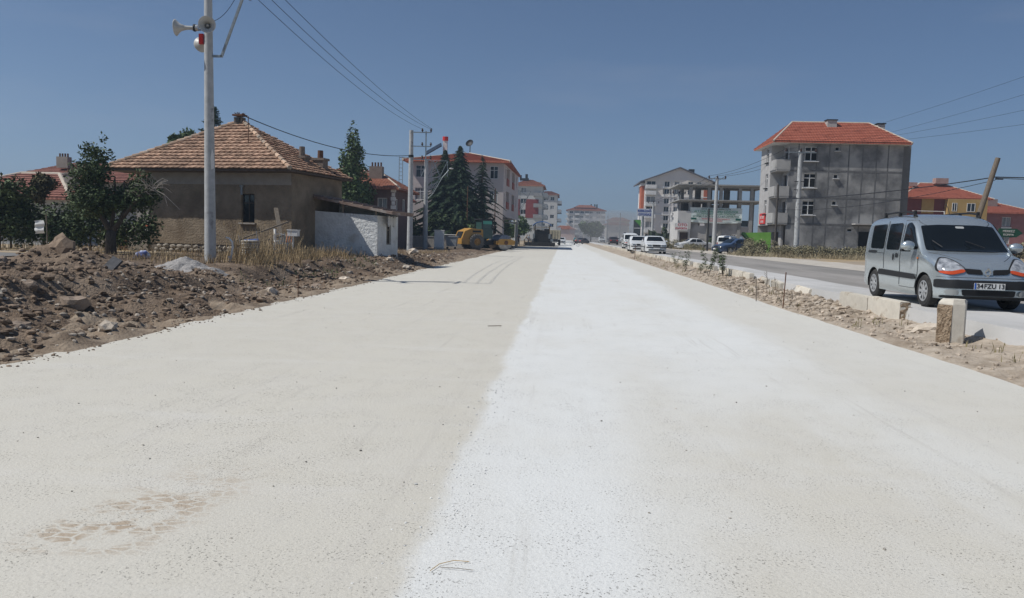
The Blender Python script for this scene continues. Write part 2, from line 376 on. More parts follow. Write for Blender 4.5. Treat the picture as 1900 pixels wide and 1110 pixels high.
# fresh asphalt mat laid in front of the paver
m_fresh = M('fresh asphalt', (.022,.021,.021), (.035,.034,.033), 8, bump=.5, bscale=60)
mb = MB(); mb.box((-3.7, 127, .03), (4.6, 24, .1)); struct(mb.build('fresh_asphalt', m_fresh))
# ------------------------------------------------------------------ rubble, stones, grass
def scatter_clods(name, label, n, area, size, mats, seed, fn, dens=None):
    r = random.Random(seed); mb = MB(); k = 0
    while k < n:
        x = r.uniform(area[0], area[1]); t = r.random(); y = area[2]+(area[3]-area[2])*t**1.7
        if dens and r.random() > dens(x, y): continue
        s = size[0]+(size[1]-size[0])*r.random()**3.2
        mb.blob((x, y, fn(x, y)+s*.25), s, seed=r.random()*50, sub=1, squash=r.uniform(.5, .85)); k += 1
    return tag(mb.build(name, mats), label, 'rubble', kind='stuff')
scatter_clods('rubble', 'brown clods and broken stones covering the excavated bank', 13000, (-13.5, -5.95, 5.5, 42), (.008, .075), m_clod, 3, left_h, lambda x, y: (1. if y < 19 else ss(-8.9, -8.2, x)*.9+.06)*(1. if x > -11.5 or y < 17 else .3))
scatter_clods('pebbles', 'small pale pebbles strewn along the bank foot', 3600, (-8.2, -5.9, 5.5, 60), (.010, .055), m_palestone, 5, left_h)
scatter_clods('median_rubble', 'pale pebbles and crumbs of dirt on the median', 6500, (5.13, 6.6, 6.5, 60), (.006, .05), M('median crumbs', (.32,.26,.20), (.48,.41,.335), 6, isl=.3), 8, med_h, lambda x, y: .25+.75*ss(10, 17, y))
scatter_clods('edge_spill', 'crumbs of dirt spilled on to the left road edge', 1500, (-5.9, -5.35, 5.5, 40), (.004, .022), m_clod, 31, lambda x, y: .0, lambda x, y: ss(-5.3, -5.9, x)**2)
scatter_clods('lime_crumbs', 'small white crumbs along the edge of the lime strip', 900, (-1.0, -.2, 2.6, 22), (.003, .010), M('lime crumb', (.55,.55,.53), (.68,.68,.66), 8, isl=.2), 33, lambda x, y: .0, lambda x, y: math.exp(-((x+.6)/.16)**2))
scatter_clods('median_stones', 'broken stones heaped along the median before the buried kerbs', 900, (5.2, 6.4, 15.5, 27), (.015, .10), M('median rubble', (.25,.20,.15), (.42,.36,.29), 6, isl=.35), 41, med_h, lambda x, y: ss(14.5, 18, y)*(1-ss(24,27,y)))
scatter_clods('road_grit', 'loose grit lying on the new road', 900, (-5.5, 5.0, 2.6, 30), (.0025, .009), M('grit', (.20,.185,.16), (.38,.35,.31), 8, isl=.4), 12, lambda x, y: .0)
r5 = random.Random(21)
def rock(name, label, p, s, mat, seed, group=None, sub=2, squash=.7, fn=left_h, sink=.3, cat='rock'):
    mb = MB(); mb.blob((0,0,0), s, seed=seed, sub=sub, squash=squash, rough=.42)
    o = mb.build(name, mat); move(o, (p[0], p[1], fn(p[0], p[1])+s*squash*(1-sink)-s*squash*.35)); return tag(o, label, cat, group)
rock('earth_clod', 'big rounded lump of earth on top of the rubble heap', (-10.35, 15.0), .30, m_clod, 3.3, squash=.85)
rock('boulder', 'large brown boulder low in the rubble near the road', (-7.15, 10.6), .19, m_brownstone, 8.1)
rock('boulder', 'tan boulder pair-half lying right on the road edge', (-6.12, 9.75), .13, m_palestone, 11.4)
rock('boulder', 'flat reddish stone wedged against the road edge boulder', (-6.25, 9.25), .13, m_brownstone, 14.2, squash=.45)
rock('boulder', 'pinkish pale stone block low on the rubble slope', (-7.9, 9.9), .12, m_palestone, 2.7)
rock('boulder', 'greenish grey stone at the far left of the rubble', (-9.9, 11.3), .13, M('grey stone', (.20,.205,.185), (.27,.27,.25), 5, bump=.4), 6.5)
rock('boulder', 'round beige boulder at the bank foot below the dry grass', (-6.55, 16.6), .2, m_palestone, 17.9)
rock('boulder', 'block of tan stone beside the white annex', (-8.9, 37.5), .36, m_palestone, 19.1)
rock('boulder', 'smaller tan stone in front of the concrete pole by annex', (-7.9, 39.5), .26, m_palestone, 23.6)
mb = MB(); mb.box((0,0,0), (.24,.05,.42)); o = mb.build('asphalt_slab', M('slab asphalt', (.06,.062,.068), (.11,.11,.115), 7, bump=.5))
move(o, (-8.75, 14.1, left_h(-8.75, 14.1)+.05)); o.matrix_basis = o.matrix_basis @ Matrix.Rotation(R(-38), 4, 'X') @ Matrix.Rotation(R(24), 4, 'Y'); tag(o, 'broken grey asphalt slab sticking out of the rubble heap', 'slab')
for i in range(16):
    x, y = r5.uniform(-9.6, -6.1), r5.uniform(7.0, 17); rock('stone', 'fist to head sized brown stone in the rubble heap', (x, y), r5.uniform(.05, .115), m_brownstone, r5.random()*40, 'stones in the rubble heap', sub=2)
for i in range(22):
    y = r5.uniform(18, 48); x = -7.7+r5.uniform(-.7, 1.5); rock('stone', 'tan stone in the cut bank beside the road', (x, y), r5.uniform(.06, .15), m_palestone if i % 2 else m_brownstone, r5.random()*40, 'stones in the cut bank')
for i in range(12):
    y = r5.uniform(12, 30); x = r5.uniform(5.25, 6.1); rock('stone', 'pale stone lying on the dirt median', (x, y), r5.uniform(.05, .11), m_palestone, r5.random()*40, 'stones on the median', fn=med_h)
rock('boulder', 'smooth pale boulder between the two kerb pieces', (6.1, 12.9), .19, m_palestone, 31.2, squash=.55, fn=med_h)
def pile(label, x, y, rad, h, seed):
    mb = MB(); N = 34
    for i in range(N+1):
        for j in range(N+1):
            u, v = (i/N-.5)*3.2*rad, (j/N-.5)*3.2*rad; d = math.hypot(u, v*1.1)/rad; k = max(0, 1-d/1.3); mb.v.append((u, v, left_h(x+u, y+v)+h*k**1.15*(1+.25*fbm(u*2+seed, v*2, 1, 3))+.03*abs(fbm(u*9, v*9, seed, 3))*min(1, k*4)-.04*(k <= 0)-.012))
    mb.f = [(i*(N+1)+j, (i+1)*(N+1)+j, (i+1)*(N+1)+j+1, i*(N+1)+j+1) for i in range(N) for j in range(N)]; mb.m = [0]*len(mb.f); o = mb.build('gravel_pile', m_gravel); move(o, (x, y, 0)); tag(o, label, 'gravel pile')
pile('low pile of light grey gravel beside the concrete pole', -9.2, 18.0, .75, .34, 1.2)
pile('grey gravel heap behind the rubble below the house wall', -11.0, 17.4, .6, .36, 7.7)

def blades(name, label, spots, mat, seed, h=(.2,.5), n=14, wid=.012, lean=.35, cat='grass', fn=gh):
    r = random.Random(seed); mb = MB()
    for x, y, rad, hm in spots:
        for k in range(n):
            a = r.random()*6.28; d = rad*math.sqrt(r.random()); px, py = x+d*math.cos(a), y+d*math.sin(a); hh = hm*r.uniform(*h); z = fn(px, py)-.02
            b = r.random()*6.28; lx, ly = math.cos(b)*lean*hh*r.random(), math.sin(b)*lean*hh*r.random(); c = r.random()*3.14; wx, wy = math.cos(c)*wid, math.sin(c)*wid
            p0 = V((px, py, z)); p1 = p0+V((lx*.4, ly*.4, hh*.6)); p2 = p0+V((lx, ly, hh))
            mb.add([p0-V((wx,wy,0)), p0+V((wx,wy,0)), p1+V((wx,wy,0))*.8, p1-V((wx,wy,0))*.8, p2], [(0,1,2,3), (3,2,4)])
            if r.random() < .35:   # seed head
                q = p2; mb.add([q+V((-wx*1.8,-wy*1.8,-.02)), q+V((wx*1.8,wy*1.8,-.02)), q+V((0,0,.07*hm))], [(0,1,2)])
    return tag(mb.build(name, mat), label, cat, kind='stuff')
r6 = random.Random(4); sp = []
for i in range(95): sp.append((r6.uniform(-10.3, -8.4), r6.uniform(20.6, 27), .3, r6.uniform(.4, 1.05)))
for i in range(70): sp.append((r6.uniform(-11.6, -8.6), r6.uniform(24, 30), .35, r6.uniform(.4, 1.2)))
for i in range(170): sp.append((r6.uniform(-10.6, -8.3)+.0, r6.uniform(27, 40), .4, r6.uniform(.4, .9)))
for i in range(60): sp.append((r6.uniform(-14.5, -10.6), r6.uniform(20, 28), .4, r6.uniform(.3, .7)))
for i in range(40): sp.append((r6.uniform(-9.3, -8.2), r6.uniform(40, 60), .4, r6.uniform(.3, .6)))
for i in range(20): sp.append((r6.uniform(-10.0, -9.0), r6.uniform(21.5, 26), .25, r6.uniform(1.4, 2.4)))
for i in range(90): sp.append((r6.uniform(-30, -15), r6.uniform(25, 34), .6, r6.uniform(.4, .9)))
blades('dry_grass', 'tall straw coloured dry grass along the bank top', sp, m_straw, 5, h=(.12,.55), n=24, wid=.007, lean=.6)
sp = [(r6.uniform(5.2, 6.3), r6.uniform(10, 60), .12, r6.uniform(.25, .6)) for i in range(55)]
blades('weeds', 'sparse dry weeds on the median', sp, M('weed', (.16,.15,.075), (.26,.22,.12), 4, isl=.3), 9, n=8, wid=.007, fn=med_h)
sp = [(r6.uniform(-7.9, -7.0), r6.uniform(17.5, 30), .2, r6.uniform(.2, .4)) for i in range(26)]
blades('green_weeds', 'low green weeds on the slope of the cut bank', sp, m_leaf2, 19, n=10, wid=.012, fn=left_h)

# ------------------------------------------------------------------ foliage builders
def leaves(mb, blobs, n, size, seed, hollow=.55, tilt=1., m=0):
    r = random.Random(seed); tot = sum(b[3]*b[4]*b[5] for b in blobs)
    for bx, by, bz, rx, ry, rz in blobs:
        for k in range(max(4, int(n*rx*ry*rz/tot))):
            d = V((r.gauss(0,1), r.gauss(0,1), r.gauss(0,1))).normalized(); q = hollow+(1-hollow)*r.random()**.6
            q *= 1+.28*noise.noise(V((d.x*2.2+bx, d.y*2.2+by, d.z*2.2+bz)))
            c = V((bx+d.x*rx*q, by+d.y*ry*q, bz+d.z*rz*q)); s = size*r.uniform(.6, 1.35)
            a = V((r.gauss(0,1), r.gauss(0,1), r.gauss(0,1)*.7)).normalized(); b = a.cross(d+V((r.gauss(0,.5), r.gauss(0,.5), r.gauss(0,.5)))).normalized()
            mb.add([c-a*s, c-b*s*.45, c+a*s, c+b*s*.45], [(0,1,2,3)], m)
    return mb
def limb(mb, pts, r0, r1, n=7):
    k = len(pts); mb.tube(pts, [r0+(r1-r0)*i/(k-1) for i in range(k)], n); return mb
def tree(name, label, base, blobs, n, size, trunk, mat, seed, cat='tree', group=None, hollow=.5, bark=None):
    t = thing(name, label, cat, base, group=group); mb = MB()
    for pts, r0, r1 in trunk: limb(mb, pts, r0, r1)
    mb.build('trunk', bark or m_bark, t, smooth=True, local=True)
    leaves(MB(), blobs, n, size, seed, hollow).build('crown', mat, t, local=True); return t
def rblobs(seed, n, ext, r0, r1):
    r = random.Random(seed); o = []
    for i in range(n):
        d = V((r.gauss(0,1), r.gauss(0,1), r.gauss(0,1))).normalized()*r.random()**.4; k = r.uniform(r0, r1)
        o.append((ext[0]+d.x*ext[3], ext[1]+d.y*ext[4], ext[2]+d.z*ext[5], k, k, k*.8))
    return o
# gnarled tree beside the old house
bl = rblobs(3, 18, (-.1,.3,2.3, 1.5,1.1,1.0), .4,.75)+rblobs(5, 5, (-.5,.2,3.5, .35,.4,.5), .22,.4)+[(1.1,.3,2.2,.6,.6,.6),(-1.3,.2,2.2,.5,.5,.5),(-.35,.2,4.1,.16,.16,.25)]
tree('fruit_tree', 'gnarled dark tree with forked trunk left of the mud house', (-16.1, 26.0, .43), bl, 15000, .062,
     [([(0,0,-.1),(-.02,.0,.5),(.03,0,.85)], .2,.16), ([(.03,0,.8),(-.3,0,1.3),(-.45,.1,2.1),(-.5,.1,3.2)], .12,.03), ([(.03,0,.8),(.35,0,1.2),(.5,.1,1.7),(.45,.1,2.6)], .11,.03), ([(0,0,.9),(.05,.2,1.8),(0,.3,2.8)], .08,.02)], m_leaf, 7, hollow=.25)
t = thing('dead_branch', 'bare bleached dead branch reaching across the house wall', 'branch', (-15.45, 25.9, 1.75)); mb = MB()
limb(mb, [(-.15,0,0),(.25,0,.5),(.55,0,.85),(1.05,0,1.02)], .07,.045); mb.build('bough', m_bark, t, smooth=True, local=True); mb = MB()
rb = random.Random(8)
for i in range(34):
    a = .35+rb.random()*.75; p = V((a, 0, .55+a*.45)); q = p+V((rb.uniform(-.5,.55), rb.uniform(-.3,.3), rb.uniform(.05,.55))); e = q+V((rb.uniform(-.1,.35), rb.uniform(-.1,.1), rb.uniform(-.35,.1))); limb(mb, [p, (p+q)/2+V((0,0,.08)), q, e], .012,.004, 4)
for q in ((1.9,.1,.35),(1.5,0,.45)): limb(mb, [(1.05,0,1.02),(1.4,0,.85),q], .018,.008, 4)
mb.build('twigs', m_bleach, t, local=True)
tree('garden_tree', 'dark bushy tree in front of the small red roofed house', (-21.5, 27.5, .42), rblobs(11, 14, (0,0,1.6, 1.4,1.0,.9), .45,.8)+[(-.1,0,2.75,.3,.3,.35)], 4200, .10, [([(0,0,-.1),(.05,0,.8),(0,0,1.8)], .08,.04)], m_leaf, 12)
tree('garden_tree', 'dense dark tree at the left picture edge', (-25.6, 27.8, .42), rblobs(13, 14, (-.6,0,1.6, 1.5,1.2,1.0), .5,.85), 3800, .10, [([(0,0,-.1),(.05,0,.8),(0,0,1.8)], .09,.04)], m_leaf, 14)
tree('garden_tree', 'tall dark tree cut by the left picture edge', (-35.2, 38, .35), rblobs(15, 12, (0,0,3.5, 1.2,1.2,1.6), .5,.9), 2800, .13, [([(0,0,-.1),(.05,0,1.8),(0,0,3.4)], .12,.05)], m_leaf, 16)
tree('hedge', 'dark hedge running between garden and mud house', (-18.3, 28.2, .4), [(-1.4+i*.72, .1*(i%2), .75+.12*(i%3), .6,.6,.75) for i in range(6)]+rblobs(2, 6, (.2,.2,1.9,1.5,.4,.4), .35,.55), 4600, .085, [([(0,0,-.1),(0,0,.8)], .05,.03)], m_leaf, 18, cat='hedge', hollow=.2)
tree('hedge', 'dark garden hedge below the small red roofed house', (-22.6, 29.6, .42), [(-1.8+i*.75, .1*(i%2), .85+.15*(i%3), .65,.6,.85) for i in range(7)], 5200, .085, [([(0,0,-.1),(0,0,.8)], .05,.03)], m_leaf, 22, cat='hedge', hollow=.2)
tree('shrub', 'reddish tinged leafy shrub by the far roof on the left', (-23.6, 33, .35), rblobs(19, 8, (0,0,2.7, .6,.5,.8), .3,.5), 1400, .10, [([(0,0,-.1),(.05,0,1.5),(0,0,2.6)], .06,.03)], M('brownish leaves', (.05,.045,.025), (.09,.08,.035), 1.5, isl=.4), 20, cat='shrub')
def conifer(name, label, base, h, rad, nb, seed, mat=None, droop=.35, dens=1., low=.04, cat='conifer', group=None, nsz=.16, gap=None):
    r = random.Random(seed); t = thing(name, label, cat, base, group=group); MB().cyl((0,0,-.1), (0,0,h*.98), rad*.075, .02, 8).build('trunk', m_bark, t, smooth=True, local=True); mb = MB()
    for i in range(nb):
        k = (i+r.random())/nb; z = h*(low+(1-low)*k)
        if gap and r.random() < gap: continue
        L_ = rad*(1-k)**.85*(r.uniform(.45, 1.2))*(1+.25*math.sin(i*.37+seed))+.08; a = i*2.4+r.random()*.9; dx, dy = math.cos(a), math.sin(a); prev = None
        m_ = max(3, int(L_*6*dens*(1+.6*k)))
        for j in range(m_):
            u = (j+.6)/m_; p = V((dx*L_*u, dy*L_*u, z+L_*(.12*u-droop*u*u)))
            for s_ in (-1, 1, 0):
                s = nsz*r.uniform(.7, 1.3)*(1.15-.5*u)*(1-.6*k); side = V((-dy*s_, dx*s_, 0)); e = p+(side*.9+V((dx, dy, 0))*.6)*s*1.5+V((0,0,-.5*s+r.uniform(-.05,.08))); n_ = V((dx,dy,0))*.0+V((0,0,1)).cross(e-p).normalized()*s*.42
                mb.add([p-n_, p+n_, e+V((0,0,-s*.35))], [(0,1,2)]); mb.add([p+V((0,0,s*.3)), p-V((0,0,s*.3)), e], [(0,1,2)])
    mb.build('crown', mat or m_spruce, t, local=True); return t
conifer('spruce', 'dark spruce with pointed top left of the pink building', (-13.0, 82, .12), 10.4, 4.1, 520, 1, dens=1.3, nsz=.33)
conifer('spruce', 'tallest dark spruce standing in the middle of the three', (-11.3, 81.3, .12), 10.8, 4.2, 520, 2, dens=1.3, nsz=.33)
conifer('spruce', 'thin sparse spruce with drooping branches at the pink wall', (-9.0, 82.6, .12), 9.9, 3.6, 230, 3, dens=1.1, nsz=.26, droop=.5, gap=.25)
tree('shrub', 'broad green shrub spreading below the dark spruces', (-12.2, 79.5, .12), rblobs(31, 20, (.2,0,2.0, 2.9,1.0,1.2), .7,1.3), 5200, .18, [([(0,0,-.1),(0,0,1.5)], .1,.05)], m_leaf, 32, cat='shrub')
tree('shrub', 'green garden bush behind the two pale concrete poles', (-16.0, 75.5, .14), rblobs(33, 16, (0,0,2.1, 2.0,1.0,1.3), .6,1.0), 3600, .16, [([(0,0,-.1),(0,0,1.5)], .1,.05)], m_leaf, 34, cat='shrub')
tree('roadside_tree', 'rounded green tree below the red and grey apartment block', (-7.6, 128, .1), rblobs(35, 14, (0,0,2.6, 1.6,1.4,1.5), .8,1.2), 2600, .22, [([(0,0,-.1),(0,0,2)], .12,.06)], m_leaf2, 36)
tree('roadside_tree', 'dark slender tree beside the far lattice lamp pole', (-9.3, 118, .1), rblobs(37, 10, (0,0,3.4, .9,.9,2.0), .6,.9), 1800, .2, [([(0,0,-.1),(0,0,2)], .12,.06)], m_leaf, 38)
tree('roadside_tree', 'hazy grey green tree in front of the far apartment tower', (7.6, 210, .1), rblobs(39, 12, (0,0,4.0, 3.0,2.0,1.8), 1.2,2.0), 2200, .4, [([(0,0,-.1),(0,0,3)], .2,.08)], m_leaf2, 40)
rp = random.Random(51); pb = []
for i in range(46):
    k = i/45; z = 1.3+8.4*k; w_ = 1.75*math.sin(math.pi*min(1,(.13+.87*k))**.8)**.8*(1-.25*k)+.12; a = rp.random()*6.28; pb.append((math.cos(a)*w_*.45, math.sin(a)*w_*.45, z, w_*.62, w_*.62, .75))
tree('poplar', 'slender green poplar rising behind the mud house', (-17.0, 60, .15), pb, 9000, .15, [([(0,0,-.1),(0,0,4),(0,0,9)], .17,.04)], m_leaf2, 52, hollow=.35)
tree('pine', 'pine top peeping over the left roof ridge', (-27.0, 52, .2), rblobs(55, 7, (0,0,7.3, .8,.6,.7), .35,.6), 900, .16, [([(0,0,-.1),(0,0,4),(0,0,8)], .15,.05)], m_leaf2, 56)
conifer('pine', 'dark pine top showing beside the loudspeaker pole', (-23.6, 50, .2), 9.4, 1.7, 120, 57, nsz=.28, low=.55, droop=-.15)

# ------------------------------------------------------------------ building helpers
def facade(mb, o, ux, w, z0, z1, ops, depth=.16, m=0, mr=None):
    o = V(o); ux = V((ux[0], ux[1], 0)).normalized(); n = V((ux.y, -ux.x, 0)); xs = sorted({0., w, *[q for p in ops for q in (p[0], p[0]+p[2])]}); zs = sorted({z0, z1, *[q for p in ops for q in (p[1], p[1]+p[3])]})
    P = lambda x, z, d=0.: o+ux*x+V((0,0,z))-n*d
    for a, b in zip(xs, xs[1:]):
        for c, d in zip(zs, zs[1:]):
            if any(p[0]-1e-5 <= a and b <= p[0]+p[2]+1e-5 and p[1]-1e-5 <= c and d <= p[1]+p[3]+1e-5 for p in ops): continue
            mb.quad(P(a,c), P(b,c), P(b,d), P(a,d), m=m)
    mr = m if mr is None else mr
    for x, z, ww, h in ops:
        for a, b in (((x,z),(x+ww,z)), ((x+ww,z),(x+ww,z+h)), ((x+ww,z+h),(x,z+h)), ((x,z+h),(x,z))):
            mb.quad(P(*b), P(*a), P(*a, depth), P(*b, depth), m=mr)
_wc = {}
def window(par, o, ux, op, frame=None, glass=None, cols=2, rows=1, inset=.10, bar=.055, name='window', sill=None):
    x, z, w_, h = op; key = (round(w_,3), round(h,3), cols, rows, (frame or m_pvc).name, (glass or m_glass).name, bar)
    if key not in _wc:
        mb = MB(); b = bar
        for c, d in (((w_/2,0,b/2),(w_,.06,b)), ((w_/2,0,h-b/2),(w_,.06,b)), ((b/2,0,h/2),(b,.058,h-2*b)), ((w_-b/2,0,h/2),(b,.058,h-2*b))): mb.box(c, d)
        for i in range(1, cols): mb.box((w_*i/cols,0,h/2), (b,.05,h-2*b))
        if rows > 1: mb.box((w_/2,0,h*.68), (w_-2*b,.045,b))
        o1 = mb.build('window', frame or m_pvc); me1 = o1.data; bpy.data.objects.remove(o1)
        mb = MB(); mb.box((w_/2,.01,h/2), (w_-b,.012,h-b)); o2 = mb.build('pane', glass or m_glass); me2 = o2.data; bpy.data.objects.remove(o2); _wc[key] = (me1, me2)
    ux = V((ux[0], ux[1], 0)).normalized(); n = V((ux.y, -ux.x, 0)); p = V(o)+ux*x+V((0,0,z))-n*inset; rz = math.atan2(ux.y, ux.x)
    f = link(name, _wc[key][0], par, loc=p, rz=rz); link('pane', _wc[key][1], f, loc=p, rz=rz)
    if sill: MB().box(V(o)+ux*(x+w_/2)+V((0,0,z-.05))+n*.06, (w_+.16, .2, .07), rz=rz).build('sill', sill, f)
    return f
def hip_roof(mb, c0, ux, w, d, z, rise, ridge, over, m=0, thick=.12, gable=False, course=.34):
    # c0 front-left wall corner, ux along the front, depth d to the back; ridge = ridge length (0 = pyramid)
    c0 = V((c0[0], c0[1], 0)); ux = V((ux[0], ux[1], 0)).normalized(); uy = V((-ux.y, ux.x, 0))
    P = lambda x, y, zz: c0+ux*x+uy*y+V((0,0,zz))
    a, b, c, e = P(-over,-over,z), P(w+over,-over,z), P(w+over,d+over,z), P(-over,d+over,z)
    r0, r1 = P((w-ridge)/2, d/2, z+rise), P((w+ridge)/2, d/2, z+rise)
    lo = [p-V((0,0,thick)) for p in (a,b,c,e)]
    mb.add([a,b,c,e]+lo, [(0,4,5,1), (1,5,6,2), (2,6,7,3), (3,7,4,0), (7,6,5,4)], m)
    for p, q, s0, s1 in ((a,b,r0,r1), (b,c,r1,r1), (c,e,r1,r0), (e,a,r0,r0)):      # stepped tile courses
        sl = ((s0+s1)/2-(p+q)/2).length; nc = max(3, int(sl/course)); up = ((q-p).cross((s0+s1)/2-p)).normalized()*.045
        for i in range(nc):
            t0, t1 = i/nc, (i+1.12)/nc; p0, q0 = p.lerp(s0, t0), q.lerp(s1, t0); p1, q1 = p.lerp(s0, min(1, t1)), q.lerp(s1, min(1, t1)); mb.quad(p0+up, q0+up, q1, p1, m=m); mb.quad(p0, q0, q0+up, p0+up, m=m)
    return a,b,c,e,r0,r1
def tile_mat(name, c1, c2, row=.30, col=.24, ax='x'):
    m = M(name, c1, c2, 3.5, rough=.85, c3=tuple(x*.55 for x in c1), s3=1.3, t3=(.55,.8)); n = m.node_tree.nodes; l = m.node_tree.links.new; b = n['Principled BSDF']
    t = n.new('ShaderNodeTexCoord'); s = n.new('ShaderNodeSeparateXYZ'); l(t.outputs['Object'], s.inputs[0]); ps = []
    for o, k in ((s.outputs[2], row*.5), (s.outputs[0], col), (s.outputs[1], col*1.7)):
        f = n.new('ShaderNodeMath'); f.operation = 'DIVIDE'; l(o, f.inputs[0]); f.inputs[1].default_value = k; g = n.new('ShaderNodeMath'); g.operation = 'FRACT'; l(f.outputs[0], g.inputs[0]); ps.append(g.outputs[0])
    su = n.new('ShaderNodeMath'); su.operation = 'MULTIPLY_ADD'; su.inputs[1].default_value = -1; su.inputs[2].default_value = 1; l(ps[0], su.inputs[0])
    si = n.new('ShaderNodeMath'); si.operation = 'PINGPONG'; si.inputs[1].default_value = .5; l(ps[1], si.inputs[0]); ad = n.new('ShaderNodeMath'); ad.operation = 'ADD'; l(su.outputs[0], ad.inputs[0]); l(si.outputs[0], ad.inputs[1])
    bp = n.new('ShaderNodeBump'); bp.inputs['Strength'].default_value = .9; bp.inputs['Distance'].default_value = .06; l(ad.outputs[0], bp.inputs['Height']); l(bp.outputs[0], b.inputs['Normal']); return m
m_tile = tile_mat('clay roof', (.27,.105,.065), (.36,.155,.10)); m_tilered = tile_mat('red clay roof', (.30,.085,.05), (.38,.125,.08)); m_tileold = tile_mat('old red roof', (.20,.085,.065), (.28,.125,.095))
m_ridge = M('ridge mortar', (.42,.36,.29), (.50,.44,.37), 6)
def ridge_line(par, segs, r=.11, mat=None):
    mb = MB()
    for a, b in segs: mb.cyl(V(a)-V((0,0,r*.35)), V(b)-V((0,0,r*.35)), r, r, 8)
    return mb.build('ridge_cap', mat or m_ridge, par)
# ------------------------------------------------------------------ the old mud house
HR = V((-11.2, 30.6, 0)); hy = R(-10.7); hux = V((math.cos(hy), math.sin(hy), 0)); huy = V((-hux.y, hux.x, 0)); HW, HD = 6.9, 4.4; HL = HR-hux*HW
m_mud = M('mud plaster', (.19,.15,.105), (.28,.224,.16), 1.6, bump=.9, bscale=14, bdist=.04, c3=(.15,.11,.073), s3=.9, t3=(.5,.72))
m_mudtop = M('upper mortar band', (.27,.245,.215), (.33,.30,.265), 3, bump=.4, bscale=20)
house = thing('mud_house', 'old mud plastered house with pyramid clay tile roof', 'house', (HL.x, HL.y, .35)); z0, zb, z1 = .1, .78, 3.82
wop = (4.55, 1.75, .62, 1.2)
mb = MB(); facade(mb, HL, hux, HW, zb, 3.35, [wop], .18); facade(mb, HR, huy, HD, z0, z1, [], .1)
facade(mb, HR+huy*HD, -hux, HW, z0, z1, [], .1); facade(mb, HL+huy*HD, -huy, HD, z0, z1, [], .1); mb.build('wall', m_mud, house)
mb = MB(); facade(mb, HL+V((0,0,0))-huy*.012, hux, HW, 3.35-.03, z1, [], .1); mb.build('plaster_band', m_mudtop, house)
wf = window(house, HL, hux, wop, frame=M('dark wood', (.045,.038,.03), (.07,.06,.05), 9), glass=m_glass, cols=2, rows=2, inset=.12, bar=.05); wf['label'] = 'small dark wooden window with grey lower panes'
mb = MB(); mb.box(HL+hux*(wop[0]+.31)-huy*.04+V((0,0,wop[1]-.04)), (.78,.14,.06), rz=hy); mb.build('sill', m_bleach, wf)
mb = MB(); p = HL+hux*(wop[0]+.06)-huy*.07; mb.cyl(p+V((0,0,2.9)), p+V((0,0,3.22)), .045, n=10); mb.cyl(p+V((0,0,3.22)), p+V((0,0,3.3)), .08, .09, n=10); mb.build('stovepipe', m_steel, house)
# rubble stone footing: each stone a piece
mb = MB(); facade(mb, HL+huy*.03, hux, HW, z0-.2, zb+.02, [], .1); foot = mb.build('stone_footing', M('footing mortar', (.13,.11,.088), (.19,.16,.13), 6, bump=.5), house)
m_fs = M('footing stone', (.25,.22,.18), (.36,.325,.275), 7, bump=.5, bscale=30, objr=.3); rs = random.Random(2); sm = []
for i in range(6): b_ = MB(); b_.blob((0,0,0), 1, seed=i*3.3+1, sub=2, squash=1, rough=.22); o_ = b_.build('footing_stone', m_fs); sm.append(o_.data); bpy.data.objects.remove(o_)
for row, zz in enumerate((.34,.50,.66)):
    x = .08+.1*row
    while x < 4.1:
        L_ = rs.uniform(.17, .42); p = HL+hux*(x+L_/2)-huy*.005+V((0,0,zz+rs.uniform(-.02,.02)))
        link('footing_stone', sm[rs.randrange(6)], foot, mat4=Matrix.Translation(p) @ Matrix.Rotation(hy, 4, 'Z') @ Matrix.Diagonal((L_*.46, .07, .08, 1))); x += L_+.03
# roof: pyramid with single tiles on the front face
rz_, rise, ov = 3.9, 2.35, .72; ovl = 1.75
FE_L, FE_R = HL-hux*ovl-huy*ov, HR+hux*.35-huy*ov; BE_L, BE_R = HL-hux*ovl+huy*(HD+.4), HR+hux*.35+huy*(HD+.4)
EZ = lambda p, z=rz_: V((p.x, p.y, z))
APX = EZ((HL+hux*3.15+huy*2.15), rz_+rise)
mb = MB(); d_ = V((0,0,-.07)); A_, B_, C_, D_ = EZ(FE_L), EZ(FE_R), EZ(BE_R), EZ(BE_L)
mb.add([A_,B_,C_,D_,APX,A_+d_,B_+d_,C_+d_,D_+d_], [(0,1,4),(1,2,4),(2,3,4),(3,0,4),(0,5,6,1),(1,6,7,2),(2,7,8,3),(3,8,5,0),(8,7,6,5)])
roof = mb.build('roof', M('roof boarding', (.07,.055,.042), (.12,.09,.07), 8), house)
m_rt = M('old clay tile', (.255,.15,.105), (.365,.25,.175), 9, objr=.35, rough=.9, c3=(.20,.095,.065), s3=2.2, t3=(.5,.7), isl=.001)
m_rt2 = M('old clay tile sheet', (.255,.15,.105), (.365,.25,.175), 6, isl=.35, rough=.9, c3=(.20,.095,.065), s3=2.2, t3=(.5,.7))
TW, TL = .265, .235
def tile_mesh(w_, l_):
    b_ = MB(); prof = [(-.5,.012),(-.36,.022),(-.2,.012),(.0,.01),(.18,.012),(.34,.03),(.48,.028),(.56,.012)]
    for k, (y0, dzz) in enumerate(((-.07*l_,.06),(l_*1.06,.0))):
        b_.v += [(x*w_, y0, h+dzz) for x, h in prof]
    n_ = len(prof); b_.v += [(x*w_, -.07*l_, h+.06-.05) for x, h in prof]
    b_.f = [(i, i+1, n_+i+1, n_+i) for i in range(n_-1)]+[(2*n_+i, 2*n_+i+1, i+1, i) for i in range(n_-1)]; b_.m = [0]*len(b_.f); return b_
_t = tile_mesh(TW, TL); _o = _t.build('roof_tile', m_rt); tile_me = _o.data; bpy.data.objects.remove(_o)
